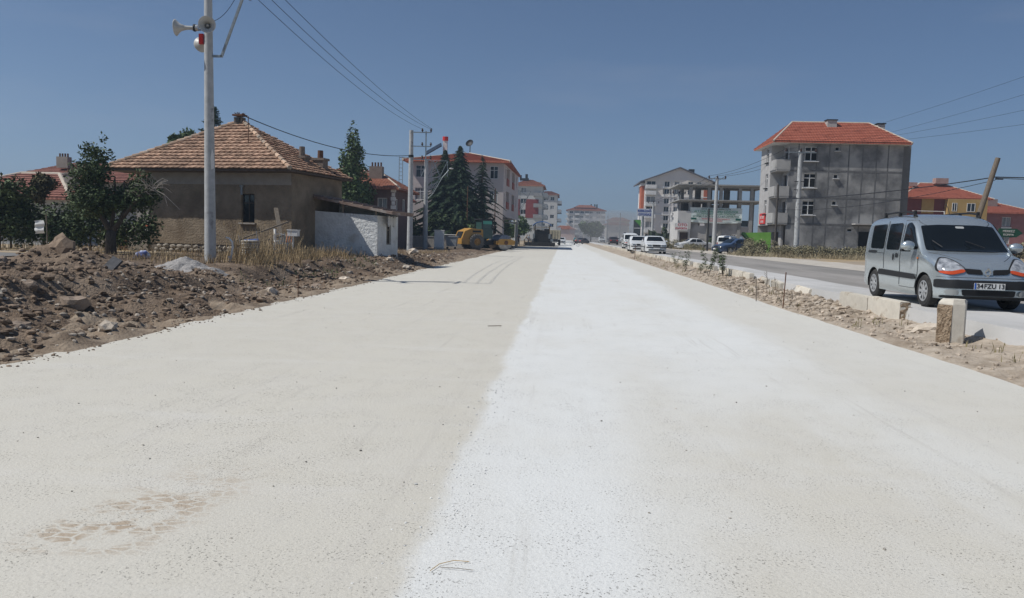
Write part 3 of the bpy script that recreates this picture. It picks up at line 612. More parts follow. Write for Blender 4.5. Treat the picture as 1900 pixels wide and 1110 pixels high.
def tile_face(E0, E1, AP, objs, par, limit=300, seed=1):
    r = random.Random(seed); ex = (E1-E0); W_ = ex.length; ex.normalize(); foot_ = E0+ex*((AP-E0).dot(ex)); up = AP-foot_; SL = up.length; up.normalize(); nn = ex.cross(up); ax = (AP-E0).dot(ex)
    rows = int(SL/TL); cnt = 0; mb = MB(); base = tile_mesh(TW, TL)
    for j in range(rows):
        s = j*TL; f = s/SL; xa, xb = ax*f+.04, W_-(W_-ax)*f-.04; n_ = max(1, int((xb-xa)/TW)); off = (xb-xa-n_*TW)/2
        for i in range(n_):
            if r.random() < .012: continue
            p = E0+ex*(xa+off+(i+.5)*TW)+up*(s+r.uniform(-.012,.012))+nn*(.012+r.uniform(0,.012)); q = Matrix((ex, up, nn)).transposed().to_4x4() @ Matrix.Rotation(r.gauss(0,.018), 4, 'Z') @ Matrix.Rotation(r.gauss(0,.012), 4, 'X'); m4 = Matrix.Translation(p) @ q
            if objs and cnt < limit: link('roof_tile', tile_me, par, mat4=m4); cnt += 1
            else: mb.add([m4 @ V(v) for v in base.v], base.f)
    if mb.v: tag(mb.build('roof_tiles', m_rt2, par), kind='stuff')
    return cnt
tile_face(A_, B_, APX, True, roof, 300, 1); tile_face(B_, C_, APX, False, roof, 0, 2); tile_face(D_, A_, APX, False, roof, 0, 3)
mb = MB(); rr = random.Random(5)
for a, b in ((B_, APX), (A_, APX)):
    n_ = 15 if a is B_ else 19
    for i in range(n_):
        p, q = a.lerp(b, i/n_), a.lerp(b, (i+1.12)/n_); up = V((0,0,.055)); mb.cyl(p+up*1.4, q+up*.9, .10, .082, 8)
mb.build('hip_tile', M('hip tiles', (.38,.24,.16), (.5,.37,.27), 5, isl=.3, c3=(.33,.29,.24), s3=4), roof)
mb = MB(); p = APX-hux*.05-huy*.12; mb.box(p+V((0,0,.0)), (.4,.3,.34), rz=hy); mb.build('chimney', M('mud chimney', (.12,.10,.08), (.19,.16,.13), 8, bump=.8), roof)
mb = MB(); mb.box(p+V((0,0,.26)), (.5,.42,.07), rz=hy); mb.box(p+V((-.02,-.16,.04)), (.2,.08,.2), rz=hy, m=1)
for i in range(6): a = rr.random()*6.28; mb.bar(p+V((.1*math.cos(a), .1*math.sin(a), .29)), p+V((.24*math.cos(a), .24*math.sin(a), .32+.04*rr.random())), .03)
mb.build('chimney_cap', [m_rust, m_black], roof)
mb = MB(); b_ = B_.lerp(APX, .55)-hux*.55-huy*.2; mb.cyl(b_+V((0,0,-.1)), b_+V((0,0,1.05)), .018); mb.build('aerial_rod', m_rust, roof)
for k, (x, y, zt) in enumerate(((.05, 2.2, 5.15), (.45, 3.1, 5.08))):
    c = HR+huy*y-hux*(.85-x); mb = MB(); mb.box(c+V((0,0,4.2)), (.5,.46,.9), rz=hy); mb.box(c+V((0,0,4.68)), (.62,.56,.1), rz=hy); mb.cyl(c+V((0,0,4.7)), c+V((0,0,zt)), .13, .12, 10, m=1 if k else 0)
    o = mb.build('chimney', [M('chimney clay%d' % k, (.15,.12,.10), (.22,.18,.15), 8, bump=.8), m_rust], roof); o['label'] = ('squat mud chimney with clay pipe', 'mud chimney with rusty pipe')[k]
# ------------------------------------------------------------------ whitewashed annex
m_wash = M('whitewash', (.56,.57,.565), (.68,.69,.68), 2.5, bump=1.0, bscale=9, bdist=.05, c3=(.42,.40,.36), s3=1.3, t3=(.58,.75))
AL, AR = V((-10.85, 32.5, 0)), V((-7.95, 32.0, 0)); ann = thing('annex', 'low whitewashed annex with slanting tin roof beside mud house', 'shed', (AL.x, AL.y, .25))
aux = (AR-AL).normalized(); auy = V((-aux.y, aux.x, 0)); AW = (AR-AL).length
ax2 = V((.186, .983, 0)).normalized()
mb = MB()
mb.add([AL+V((0,0,0)), AR+V((0,0,0)), AR+V((0,0,2.2)), AL+V((0,0,2.35))], [(0,1,2,3)])
aop = (.95, .95, .5, .95); facade(mb, AR, ax2, 2.2, 0, 2.2, [aop], .16)
E2 = AR+ax2*2.2; E3 = AL+ax2*2.2; mb.quad(E2, E3, E3+V((0,0,2.86)), E2+V((0,0,2.3))); mb.build('wall', m_wash, ann)
mb = MB(); p0, p1, p2, p3 = AL-auy*.2+aux*.05+V((0,0,3.0)), AR+aux*.75-auy*.2+V((0,0,2.36)), E2+aux*.75+V((0,0,2.33)), E3+aux*.05+V((0,0,2.97))
mb.add([p0,p1,p2,p3]+[q-V((0,0,.11)) for q in (p0,p1,p2,p3)], [(0,1,2,3),(7,6,5,4),(0,4,5,1),(1,5,6,2),(2,6,7,3),(3,7,4,0)])
ar = mb.build('roof', M('rusty tin', (.16,.11,.09), (.27,.20,.165), 5, bump=.5, bscale=25, c3=(.35,.31,.28), s3=2, t3=(.55,.7)), ann)
mb = MB()
for i in range(9): t_ = i/8; mb.cyl(p0.lerp(p1, t_)+V((0,0,.03)), p3.lerp(p2, t_)+V((0,0,.03)), .03, n=6)
mb.build('roof_rib', M('roof ribs', (.2,.14,.115), (.29,.22,.18), 6), ar)
for t_ in (.45, .97): mb = MB(); q = AL.lerp(AR, t_); mb.bar(q+V((0,.05,2.1)), q+V((0,.05,2.9-.5*t_)), .07); mb.build('post', m_wood, ann)
window(ann, AR, ax2, aop, frame=m_wood, glass=m_glass, cols=2, rows=2, inset=.1, bar=.05)
mb = MB(); rr = random.Random(4)
for i in range(14): q = E2.lerp(AR, .45)+V((.12+.05*rr.random(), -.7+i*.1, 2.0-.05*rr.random())); mb.box(q, (.03,.1,.5*rr.uniform(.5,1)), rz=rr.random())
mb.build('hanging_cloth', m_white, ann)
# ------------------------------------------------------------------ lean-to, boxes and junk around the house
sh = thing('stone_coop', 'low grey masonry coop with wooden door behind the tree', 'coop', (-19.6, 32.6, .38)); CX, CY = -20.7, 32.4; mb = MB(); facade(mb, (CX,CY,0), (1,-.1), 2.5, .1, 1.25, [(1.0,.25,.5,.78)], .15); facade(mb, (CX,CY+1.4,0), (.1,-1), 1.4, .1, 1.25, []); facade(mb, (CX+2.48,CY-.25,0), (.1,1), 1.4, .1, 1.25, [])
mb.build('wall', M('coop masonry', (.23,.205,.17), (.31,.28,.24), 4, bump=.6, bscale=16), sh); mb = MB(); mb.box((CX+1.3,CY+.55,1.3), (2.75,1.5,.1), rz=R(-5.7)); mb.build('roof_slab', m_conc, sh); mb = MB(); mb.box((CX+1.25,CY-.05,.62), (.5,.04,.76), rz=R(-5.7)); mb.build('door', M('brown door', (.13,.075,.045), (.18,.11,.07), 7), sh)
for k, (x, y, s, mt, lb) in enumerate(((-19.3,32.7,.15,m_white,'white bundle lying on the coop roof'), (-18.75,32.75,.2,M('orange cloth',(.40,.10,.04),(.32,.08,.04),9),'orange cloth heap on the coop roof'), (-18.45,32.9,.18,M('blue cloth',(.05,.08,.2),(.08,.11,.24),9),'blue cloth on the coop roof next to house corner'))):
    mb = MB(); mb.blob((0,0,0), s, seed=k*4.4+2, sub=2, squash=.6, rough=.6); tag(move(mb.build('cloth_bundle', mt, smooth=True), (x,y,1.35+s*.38)), lb, 'bundle')
mb = MB(); mb.blob((0,0,0), .19, seed=5.5, sub=3, squash=.8, rough=.5); tag(move(mb.build('rubbish_bag', M('blue white bag', (.55,.57,.62), (.13,.18,.42), 2.2, thr=(.45,.55), rough=.4), smooth=True), (-13.4, 23.3, .55)), 'blue and white rubbish bag left of the concrete pole', 'bag')
mb = MB(); 
for i in range(9):
    t0 = i/8; mb.v += [(-.3+.02*math.sin(i*1.3), .03*math.sin(i*2.), .62*t0-.02), (-.1+.02*math.sin(i), .05*math.cos(i*1.7), .64*t0), (.14+.02*math.cos(i), -.02*math.sin(i), .62*t0+.02)]
mb.f = [(i*3+j, i*3+j+1, i*3+j+4, i*3+j+3) for i in range(8) for j in range(2)]; mb.m = [0]*16
t = thing('towel', 'white towel hung on a wooden stake behind the rubble', 'towel', (-18.6, 26.0, .42)); mb.build('cloth', m_white, t, local=True, smooth=True).matrix_basis = Matrix.Translation((-.1,0,.70)) @ Matrix.Diagonal((.8,1,.75,1)); MB().cyl((.1,.03,-.05), (.08,.03,1.4), .02).build('stake', m_wood, t, local=True)
def junk(name, label, cat, loc, fn, mats, rz=0., smooth=False): mb = MB(); fn(mb); return tag(move(mb.build(name, mats, smooth=smooth), loc, rz), label, cat)
junk('barrel', 'small blue plastic drum lying on the woven sack', 'drum', (-9.95, 23.6, 1.02), lambda m: m.lathe([(.0,-.24),(.13,-.24),(.15,-.2),(.145,0),(.15,.2),(.13,.24),(0,.24)], ax=(1,.2,.1), n=16), M('blue plastic', (.05,.10,.27), (.09,.14,.32), 5, rough=.4), smooth=40)
def sack(m):
    for i in range(10): m.lathe([(.0,.07*i),(.26+.03*math.sin(i*1.7),.07*i+.01),(.27+.03*math.cos(i*2.1),.07*i+.05),(.2,.07*i+.075)], n=14)
junk('sack', 'white woven sack standing in the dry grass by the house', 'sack', (-9.9, 23.4, .43), sack, M('woven sack', (.55,.53,.48), (.40,.38,.34), 10, bump=.6), smooth=True)
junk('timber', 'long brown timber leaning on the mud wall', 'timber', (-10.8, 27.6, .45), lambda m: (m.bar((-1.25,-.6,.55), (.25,.9,1.35), .07,.05), m.bar((-1.0,-.75,.35), (.3,.55,.85), .05,.05)), m_wood)
junk('timber', 'dark plank propped diagonally below the small window', 'timber', (-11.3, 28.9, .4), lambda m: m.bar((.5,-.3,.35), (-.25,.9,1.95), .16,.04), m_wood)
junk('stake', 'pale stake stuck upright beside the blue drum', 'stake', (-9.75, 23.9, .45), lambda m: m.bar((0,0,0), (-.16,0,.98), .035,.03), m_bleach)
junk('stake', 'pale stake leaning left of the blue drum', 'stake', (-10.4, 23.9, .45), lambda m: m.bar((.08,0,0), (-.1,0,.82), .03,.025), m_bleach)
def rack(m):
    for i in range(6): m.cyl((-.2+i*.07,.03*(i%2),0), (-.2+i*.07+.02*(i%3),.02,.85+.06*(i%3)), .018)
    m.box((-.05,-.04,.25), (.4,.03,.05)); m.box((-.05,-.04,.6), (.4,.03,.05)); m.blob((0,0,.12), .18, seed=2, sub=2)
junk('scrap_rack', 'bundle of grey rods and scrap leaning at the house corner', 'scrap', (-9.6, 25.6, .42), rack, m_steel)
junk('basin', 'white enamel basin on top of the scrap by house corner', 'basin', (-9.26, 25.5, 1.38), lambda m: (m.box((0,0,0), (.34,.26,.2)), m.box((0,0,.11), (.38,.30,.03)), m.cyl((-.02,0,-.1), (-.02,0,-.55), .035)), m_white)
def chair_(m):
    for p, q in (((-.2,0,0),(-.2,0,.9)), ((.2,0,0),(.2,0,.45)), ((-.2,.4,0),(-.2,.4,.9)), ((.2,.4,0),(.2,.4,.45))): m.bar(p, q, .04)
    m.box((0,.2,.46), (.44,.44,.04)); m.box((-.2,.2,.8), (.04,.4,.16)); m.tube([(-.2,0,.7),(-.05,0,.72),(.15,0,.68),(.2,0,.46)], .02)
junk('chair', 'broken white plastic chair standing in the scrap', 'chair', (-9.95, 26.2, .62), chair_, m_white, rz=.5)
junk('terracotta_pipes', 'few terracotta pipes leaning beside the basin', 'pipes', (-9.5, 25.8, 1.05), lambda m: [m.cyl((i*.09-.12,0,0), (i*.09-.05,.05,.45), .035) for i in range(3)], M('terracotta', (.38,.14,.08), (.46,.19,.11), 6))
junk('enamel_jug', 'white chair arm lying beside the concrete pole in grass', 'chair arm', (-9.72, 21.5, .48), lambda m: (m.tube([(0,0,.0),(.05,0,.2),(.1,0,.45),(.08,0,.62),(-.02,0,.72),(-.1,0,.74)], .03), m.box((.0,0,.1), (.07,.04,.2))), m_white)
# ------------------------------------------------------------------ houses at the left edge
def simple_house(name, label, c0, ux, w, d, z0, ze, rise, ridge, over, wallm, roofm, fr=(), si=(), le=(), cat='house', ridges=True, glass=None, rcap=.1, gl=None, frame=None, cols=2, sill=None):
    t = thing(name, label, cat, (c0[0], c0[1], z0)); c0 = V((c0[0], c0[1], 0)); ux = V((ux[0], ux[1], 0)).normalized(); uy = V((-ux.y, ux.x, 0)); mb = MB()
    facade(mb, c0, ux, w, z0, ze, list(fr)); facade(mb, c0+ux*w, uy, d, z0, ze, list(si)); facade(mb, c0+ux*w+uy*d, -ux, w, z0, ze, []); facade(mb, c0+uy*d, -uy, d, z0, ze, list(le)); mb.build('wall', wallm, t)
    mb = MB(); q = hip_roof(mb, c0, ux, w, d, ze, rise, ridge, over); rf = mb.build('roof', roofm, t)
    if ridges: ridge_line(rf, [(q[0],q[4]),(q[1],q[5]),(q[2],q[5]),(q[3],q[4])]+([(q[4],q[5])] if ridge > .1 else []), rcap)
    for o, u, ops in ((c0, ux, fr), (c0+ux*w, uy, si), (c0+uy*d, -uy, le)):
        for i, op in enumerate(ops): window(t, o, u, op, frame=frame, glass=(gl or [m_glass, m_curt])[i % 2], cols=cols, sill=sill)
    return t, rf
t, rf = simple_house('village_house', 'low house with red hip roof and white ridges at far left', (-33.6,38.5), (1,-.03), 7.6, 6, .3, 2.85, 1.45, 2.3, .6, M('pale blue wall', (.42,.45,.46), (.5,.52,.52), 2), m_tileold, fr=[(1.6,.9,1.2,1.1),(5.1,.9,1.0,1.1)], rcap=.13)
mb = MB(); mb.box((-26.9,39.9,3.75), (.5,.45,.9)); mb.box((-26.9,39.9,4.23), (.58,.52,.06)); mb.cyl((-27.03,39.9,4.2), (-27.03,39.9,4.45), .09, m=1); mb.cyl((-26.77,39.9,4.2), (-26.77,39.9,4.45), .09, m=1); mb.build('chimney', [m_mudtop, m_rust], rf)
t, rf = simple_house('village_house', 'house with long dull red roof and four pot chimney behind trees', (-40,52), (1,-.02), 14.5, 7, .3, 4.6, 1.5, 9, .5, M('grey plaster', (.30,.28,.25), (.36,.34,.31), 2), m_tileold, ridges=False)
mb = MB(); mb.box((-36.6,53.5,5.95), (.85,.5,.8))
for i in range(4): mb.cyl((-36.9+i*.2,53.5,6.3), (-36.9+i*.2,53.5,6.6), .06, m=1)
mb.build('chimney', [m_mudtop, m_rust], rf)
# brown house, grey-brown two storey house and others behind the poplar
t, rf = simple_house('brown_house', 'dark brown two storey house with white quoins behind annex', (-19.2,61.5), (1,.0), 5.2, 7, .15, 5.1, 1.5, 1.5, .7, M('brown purple plaster', (.115,.075,.07), (.15,.10,.095), 2), m_tile, fr=[(3.9,3.1,.8,1.2)], si=[(1.0,3.0,.9,1.3),(3.6,3.0,1.3,1.4)], frame=m_white, glass=None, gl=[m_curt, m_curt])
mb = MB()
for i in range(14): mb.box((-13.98,61.49,.5+i*.34), (.42 if i % 2 else .28,.06,.3)); mb.box((-13.985,61.64,.5+i*.34), (.06,.42 if i % 2 else .28,.3))
mb.box((-16.6,61.48,2.75), (4.9,.05,.12)); mb.build('quoin', m_white, t)
mb = MB(); mb.box((-15.9,63.5,6.1), (1.1,.7,1.8))
for i in range(4): mb.cyl((-16.27+i*.25,63.5,6.9), (-16.27+i*.25,63.5,7.35), .075, m=1)
mb.build('chimney', [M('brown chimney', (.2,.165,.14), (.25,.21,.18), 3), m_rust], rf)
simple_house('back_house', 'house with bright red roof half hidden by the poplar', (-23.3,70), (1,0), 5.5, 6, .15, 5.9, 2.1, 1, .6, M('plaster b', (.3,.27,.23), (.36,.33,.29), 2), m_tilered)
simple_house('back_house', 'low red roofed house between brown house and pink building', (-21.6,78), (1,0), 4.4, 6, .15, 5.0, 1.7, 1, .6, M('plaster c', (.26,.22,.17), (.33,.28,.22), 2), m_tilered)
# garden wall with pipe rail
gw = thing('garden_wall', 'long low concrete garden wall with pipe rail behind cabinet', 'wall', (-17, 73, .1)); mb = MB(); mb.bar((-18.5,73.6,.6), (-8.8,73.9,.6), .25, 1.0, up=(0,1,0)); 
mb = MB(); mb.box((-13.6,73.8,.62), (9.8,.22,1.1)); mb.build('wall_panel', M('wall concrete', (.27,.255,.225), (.35,.33,.30), 2, bump=.4), gw); mb = MB(); mb.box((-13.6,73.8,1.2), (9.9,.3,.07)); mb.build('coping', m_conc, gw)
mb = MB(); mb.cyl((-12.0,73.6,1.42), (-8.8,73.6,1.42), .035)
for i in range(3): mb.cyl((-11.9+i*1.5,73.6,1.2), (-11.9+i*1.5,73.6,1.42), .03)
mb.build('rail', m_white, gw)
# ------------------------------------------------------------------ poles and wires, left side
def insulator(mb, p, r=.05, h=.16, m=0): p = V(p); mb.lathe([(r*.4,-.08),(r*.4,0),(r,.02),(r*1.1,h*.4),(r*.7,h*.55),(r*.9,h*.8),(r*.3,h),(0,h)], c=p, n=10, m=m)
m_ins = M('brown insulator', (.05,.03,.025), rough=.3)
pole = thing('concrete_pole', 'tall tapered concrete pole carrying horn loudspeakers by the house', 'pole', (-10.2, 21.3, .3))
MB().cyl((-10.2,21.3,.2), (-10.22,21.3,9.1), .165, .10, 20).build('shaft', m_poleconc, pole, smooth=40)
B1 = V((-10.2,21.3,0)); mb = MB()
mb.bar(B1+V((.1,0,6.35)), B1+V((.38,0,6.35)), .06); mb.bar(B1+V((.36,0,6.33)), B1+V((1.0,0,8.0)), .06); mb.bar(B1+V((.05,0,8.03)), B1+V((1.9,0,8.03)), .07); mb.build('bracket', m_steel, pole)
mb = MB(); mb.bar(B1+V((.95,-.6,8.1)), B1+V((.95,.6,8.1)), .06); mb.build('cross_arm', m_steel, pole)
INS1 = [B1+V((1.05,0,8.12)), B1+V((1.45,0,8.12)), B1+V((1.85,0,8.12))]
for p in INS1: mb = MB(); insulator(mb, p); mb.build('insulator', m_ins, pole)
mb = MB(); mb.box(B1+V((-.12,-.13,5.9)), (.001,.001,.001)); 
mb = MB(); mb.add([B1+V((.10,-.13,3.15)), B1+V((.155,-.06,3.2)), B1+V((.155,-.06,3.55)), B1+V((.12,-.11,3.75)), B1+V((.09,-.14,3.45))], [(0,1,2,3,4)]); mb.build('paper_notice', m_white, pole)
m_horn = M('horn grey', (.42,.42,.40), (.50,.50,.48), 6, rough=.45, spec=.4)
def horn(label, p, d):
    t = thing('horn_loudspeaker', label, 'loudspeaker', p); d = V(d).normalized()
    MB().lathe([(.05,.0),(.055,.22),(.07,.30),(.11,.42),(.20,.52),(.225,.535),(.228,.525),(.2,.505),(.105,.40),(.055,.24),(0,.2)], ax=d, n=28).build('bell', m_horn, t, smooth=True, local=True)
    MB().lathe([(0,-.1),(.08,-.1),(.085,-.06),(.085,.02),(.06,.05)], ax=d, n=18).build('driver', M('horn driver', (.5,.5,.5), rough=.3, metal=.5), t, smooth=40, local=True)
    MB().lathe([(.0,.24),(.04,.25),(.045,.33),(.02,.40),(0,.41)], ax=d, n=14).build('phase_plug', m_horn, t, smooth=True, local=True)
    MB().lathe([(.087,-.02),(.1,-.02),(.1,.03),(.087,.03)], ax=d, n=18).build('clamp_ring', m_dark, t, local=True); return t
horn('grey horn loudspeaker facing the road on the concrete pole', tuple(B1+V((.10,-.22,7.08))), (.35,-.93,-.08))
horn('grey horn loudspeaker pointing left from the concrete pole', tuple(B1+V((-.36,-.1,7.1))), (-1,-.12,-.02))
t = horn('lower horn loudspeaker turned away behind the pole', tuple(B1+V((-.24,.28,6.9))), (-.55,.75,-.12))
mb = MB(); mb.box(B1+V((-.22,.0,6.82)), (.12,.1,.28)); tag(mb.build('speaker_box', m_red), 'small red amplifier box fixed to the loudspeaker pole', 'box')
mb = MB(); mb.bar(B1+V((-.45,-.05,7.05)), B1+V((.12,-.1,7.05)), .03); mb.bar(B1+V((-.3,.2,6.95)), B1+V((0,0,6.95)), .03); mb.build('speaker_mount', m_steel, pole)
def pole_plain(name, label, b, h, r0, r1, mat, lean=(0,0), n=16):
    t = thing(name, label, 'pole', b); MB().cyl(V(b)-V((0,0,.2)), V(b)+V((lean[0],lean[1],h)), r0, r1, n).build('shaft', mat, t, smooth=40); return t
B2 = V((-10.75,52.6,.15)); p2 = pole_plain('concrete_pole', 'pale concrete pole with three cross arms behind the annex', tuple(B2), 8.45, .215, .14, m_poleconc)
mb = MB(); TOPS2 = []
for z in (8.3, 7.35, 6.45): mb.bar(B2+V((0,-.15,z)), B2+V((1.4,-.15,z)), .06)
mb.bar(B2+V((1.05,-.1,8.4)), B2+V((1.05,-.1,6.0)), .07); mb.bar(B2+V((1.05,-.1,6.0)), B2+V((.75,-.1,5.3)), .06); mb.build('cross_arm', m_steel, p2)
for z in (8.36, 7.41, 6.51):
    for x in (.8, 1.4): mb = MB(); insulator(mb, B2+V((x,-.15,z)), .07, .22); mb.build('insulator', m_ins, p2); TOPS2.append(B2+V((x,-.15,z+.16)))
mb = MB(); mb.cyl(B2+V((0,0,6.6)), B2+V((0,0,6.75)), .185, n=16); mb.build('band', m_dark, p2)
B3 = V((-12.4,67.5,.18)); p3_ = pole_plain('concrete_pole', 'shorter concrete pole with lattice bracket and street lamp', tuple(B3), 7.9, .24, .16, m_poleconc)
mb = MB()
for a, b in (((.1,0,7.8),(1.9,0,7.8)), ((.1,0,5.0),(.6,0,5.0)), ((.6,0,5.0),(1.9,0,7.8)), ((1.9,0,7.8),(1.9,0,6.4)), ((.5,0,5.2),(.5,0,7.8)), ((.1,0,6.3),(1.4,0,6.3)), ((.1,0,6.3),(1.0,0,7.8)), ((.5,0,5.4),(1.3,0,6.3)), ((1.3,0,6.3),(.6,0,7.8))): mb.bar(B3+V(a), B3+V(b), .05)
mb.build('lattice_bracket', m_steel, p3_)
mb = MB(); mb.tube([B3+V((.1,-.1,4.3)), B3+V((.7,-.2,4.9)), B3+V((1.5,-.3,6.3)), B3+V((2.1,-.3,7.0))], .035); mb.build('lamp_arm', m_steel, p3_); mb = MB(); mb.blob(B3+V((2.3,-.3,7.1)), .2, seed=.0, sub=2, squash=.3, rough=0); mb.build('street_lamp', m_white, p3_, smooth=True)
B4 = V((-6.95,112,.1)); p4_ = pole_plain('concrete_pole', 'far concrete pole with lattice bracket beside the apartment block', tuple(B4), 8.2, .26, .17, m_poleconc)
mb = MB()
for a, b in (((.1,0,8.0),(2.0,0,8.0)), ((2.0,0,8.0),(.5,0,5.0)), ((.3,0,5.2),(1.6,0,7.2)), ((.3,0,6.4),(1.3,0,6.4)), ((.4,0,5.0),(.4,0,8.0)), ((1.6,0,7.2),(.4,0,8.0))): mb.bar(B4+V(a), B4+V(b), .07)
mb.build('lattice_bracket', m_steel, p4_)
for k, (x, y, h, lb) in enumerate(((-10.1,79,6.4,'thin rusty iron post beside the roller cab'), (-7.7,84.5,6.6,'dark iron post right of the sparse spruce'))): pole_plain('iron_post', lb, (x,y,.1), h, .06, .05, m_rust, n=8)
def wire(label, a, b, sag, r=.012, n=16):
    a, b = V(a), V(b); mb = MB(); mb.tube([a.lerp(b, i/n)+V((0,0,-4*sag*(i/n)*(1-i/n))) for i in range(n+1)], r, 5); return tag(mb.build('overhead_wire', m_wire), label, 'wire')
wire('left of the three wires from loudspeaker pole to the far pole', INS1[0]+V((0,0,.13)), TOPS2[0], .45, .009)
wire('middle of the three wires from loudspeaker pole to the far pole', INS1[1]+V((0,0,.13)), TOPS2[1], .45, .009)
wire('right of the three wires from loudspeaker pole to the far pole', INS1[2]+V((0,0,.13)), TOPS2[1]+V((.12,0,0)), .3, .009)
wire('thick sagging cable from the mud house roof to the pole', APX+V((.1,.2,.25)), B2+V((0,-.2,6.7)), .55, .022)
wire('thin loop of cable running up from the front loudspeaker', B1+V((.2,-.1,7.3)), B1+V((.8,0,8.0)), .12, .008)
# electrical cabinet and grey bin
t = thing('electric_cabinet', 'white metal electrical cabinet standing on the verge', 'cabinet', (-11.0,66.8,.15)); mb = MB(); mb.box((-11.0,66.8,1.0), (.82,.5,1.5)); mb.build('body', m_white, t); mb = MB(); mb.box((-11.0,66.8,1.79), (.92,.6,.08)); mb.build('lid', m_white, t); mb = MB(); mb.box((-11.0,66.8,.17), (.86,.54,.2)); mb.build('plinth', m_conc, t)
for x in (-11.2,-10.8): mb = MB(); mb.box((x,66.54,1.0), (.385,.03,1.4)); mb.build('door', m_pvc, t)
t = thing('rubbish_container', 'small grey rubbish container behind the white cabinet', 'container', (-10.1,68.4,.15)); mb = MB(); mb.prism([(-.42,.25),(.42,.25),(.52,1.1),(-.52,1.1)], -.4, .4); o = mb.build('bin', M('grey bin', (.23,.24,.25), (.3,.31,.32), 3, rough=.5), t, local=True); mb = MB(); mb.box((0,0,1.14), (1.12,.9,.1)); mb.build('lid', M('bin lid', (.3,.31,.32)), t, local=True)
for x in (-.35,.35): mb = MB(); mb.cyl((x,-.38,.1), (x,-.3,.1), .1); mb.build('wheel', m_rubber, t, local=True)
# ------------------------------------------------------------------ pink three storey building
m_pink = M('pale pink plaster', (.48,.42,.40), (.56,.50,.475), 1.2, c3=(.43,.37,.35), s3=.6, t3=(.5,.8)); m_redband = M('brick red plaster', (.26,.08,.06), (.33,.11,.085), 2)
pk = thing('pink_building', 'pale pink three storey building behind the dark spruces', 'building', (-18.0, 88, .1)); c0 = V((-18.0,88,0)); W_, D_ = 10.9, 19.
fr = [(.6,8.0,1.2,1.4),(.55,5.4,1.25,1.4),(9.3,8.0,.95,1.45),(9.3,5.2,.95,1.45),(9.3,1.6,.95,1.5),(4.6,8.0,1.3,1.4),(4.6,5.2,1.3,1.4)]
si = [(1.2,8.1,.8,1.4),(1.2,5.3,.8,1.4)]+[(3.2,7.5,3.6,2.1),(3.2,4.7,3.6,2.1),(10,7.5,3.4,2.1),(10,4.7,3.4,2.1),(15.4,8.1,.9,1.4),(15.4,5.3,.9,1.4)]
mb = MB(); facade(mb, c0, (1,0), W_, 0, 10.0, fr); facade(mb, c0+V((W_,0,0)), (0.03,1), D_, 3.7, 10.0, si, .9); facade(mb, c0+V((0,D_,0)), (0,-1), D_, 0, 10.0, []); mb.quad(c0+V((W_,0,3.7)), c0+V((W_-1.3,0,3.7)), c0+V((W_-1.3,D_,3.7)), c0+V((W_+.5,D_,3.7))); facade(mb, c0+V((W_-1.3,0.02,0)), (0,1), D_-.1, 0, 3.7, [(2,.1,2.4,2.5),(6,.1,3,2.5),(11,.1,3,2.5)], .2)
mb.build('wall', m_pink, pk)
for i, op in enumerate(fr): window(pk, c0, (1,0), op, cols=2, rows=2, glass=[m_glass, m_curt][i % 2], inset=.08)
for op in si[:2]+si[-2:]: window(pk, c0+V((W_,0,0)), (.03,1), op, cols=2)
for op in si[2:6]:
    mb = MB(); mb.box(c0+V((W_+.06+op[0]*.03, op[0]+op[2]/2, op[1]+.42)), (.1,op[2],.84)); mb.build('balcony_rail', m_redband, pk); window(pk, c0+V((W_,0,0)), (.03,1), (op[0]+.4, op[1]+.05, op[2]-.8, op[3]-.2), cols=3, inset=.8, frame=m_redband)
    mb = MB(); mb.box(c0+V((W_-.85, op[0]+op[2]/2, op[1]+op[3]/2)), (.06,op[2],op[3])); mb.build('balcony_recess', m_redband, pk)
mb = MB(); q = hip_roof(mb, c0, (1,0), W_, D_, 10.0, 1.9, .4, .8, thick=.2); rf = mb.build('roof', m_tilered, pk)
mb = MB(); P_ = lambda x, y, z: c0+V((x,y,z)); q = (q[0], q[1], q[2], q[3], q[4], q[5]); ridge_line(rf, [(q[0],q[4]),(q[1],q[5])], .14)
mb = MB(); mb.box(c0+V((2.9,7.,12.1)), (.5,.5,2.2)); mb.build('chimney', m_white, rf); mb = MB(); mb.cyl(c0+V((2.9,7.,13.1)), c0+V((2.9,7.,13.6)), .36); mb.build('chimney_pot', m_red, rf)
mb = MB(); mb.box(c0+V((1.6,6.2,12.0)), (2.2,1.4,.1), rot=Matrix.Rotation(R(-30), 3, 'Y') @ Matrix.Rotation(R(25), 3, 'X')); mb.build('solar_collector', M('solar panel', (.02,.025,.035), rough=.15), rf)
mb = MB(); mb.lathe([(0,0),(.25,.03),(.45,.12),(.5,.2)], c=c0+V((6.2,5.5,12.6)), ax=(-.3,-.8,.5), n=18); mb.cyl(c0+V((6.2,5.6,11.6)), c0+V((6.2,5.6,12.6)), .05); mb.build('satellite_dish', m_dark, rf)
mb = MB(); mb.bar(c0+V((-.9,-.3,4.2)), c0+V((-.9,-.3,10.3)), .06)
mb.bar(c0+V((-1.3,-.3,4.2)), c0+V((-1.3,-.3,10.3)), .06)
for i in range(13): mb.bar(c0+V((-1.3,-.3,4.5+i*.45)), c0+V((-.9,-.3,4.5+i*.45)), .05)
mb.bar(c0+V((-1.3,-.3,10.2)), c0+V((.1,-.1,10.2)), .08); mb.build('ladder', m_steel, pk)
mb = MB(); mb.box(c0+V((W_+.3,12,3.2)), (1.6,3.4,.15)); mb.box(c0+V((W_+.9,10.6,1.6)), (.15,.15,3.2)); mb.box(c0+V((W_+.9,13.4,1.6)), (.15,.15,3.2)); mb.build('entrance_canopy', M('canopy', (.42,.39,.34)), pk)
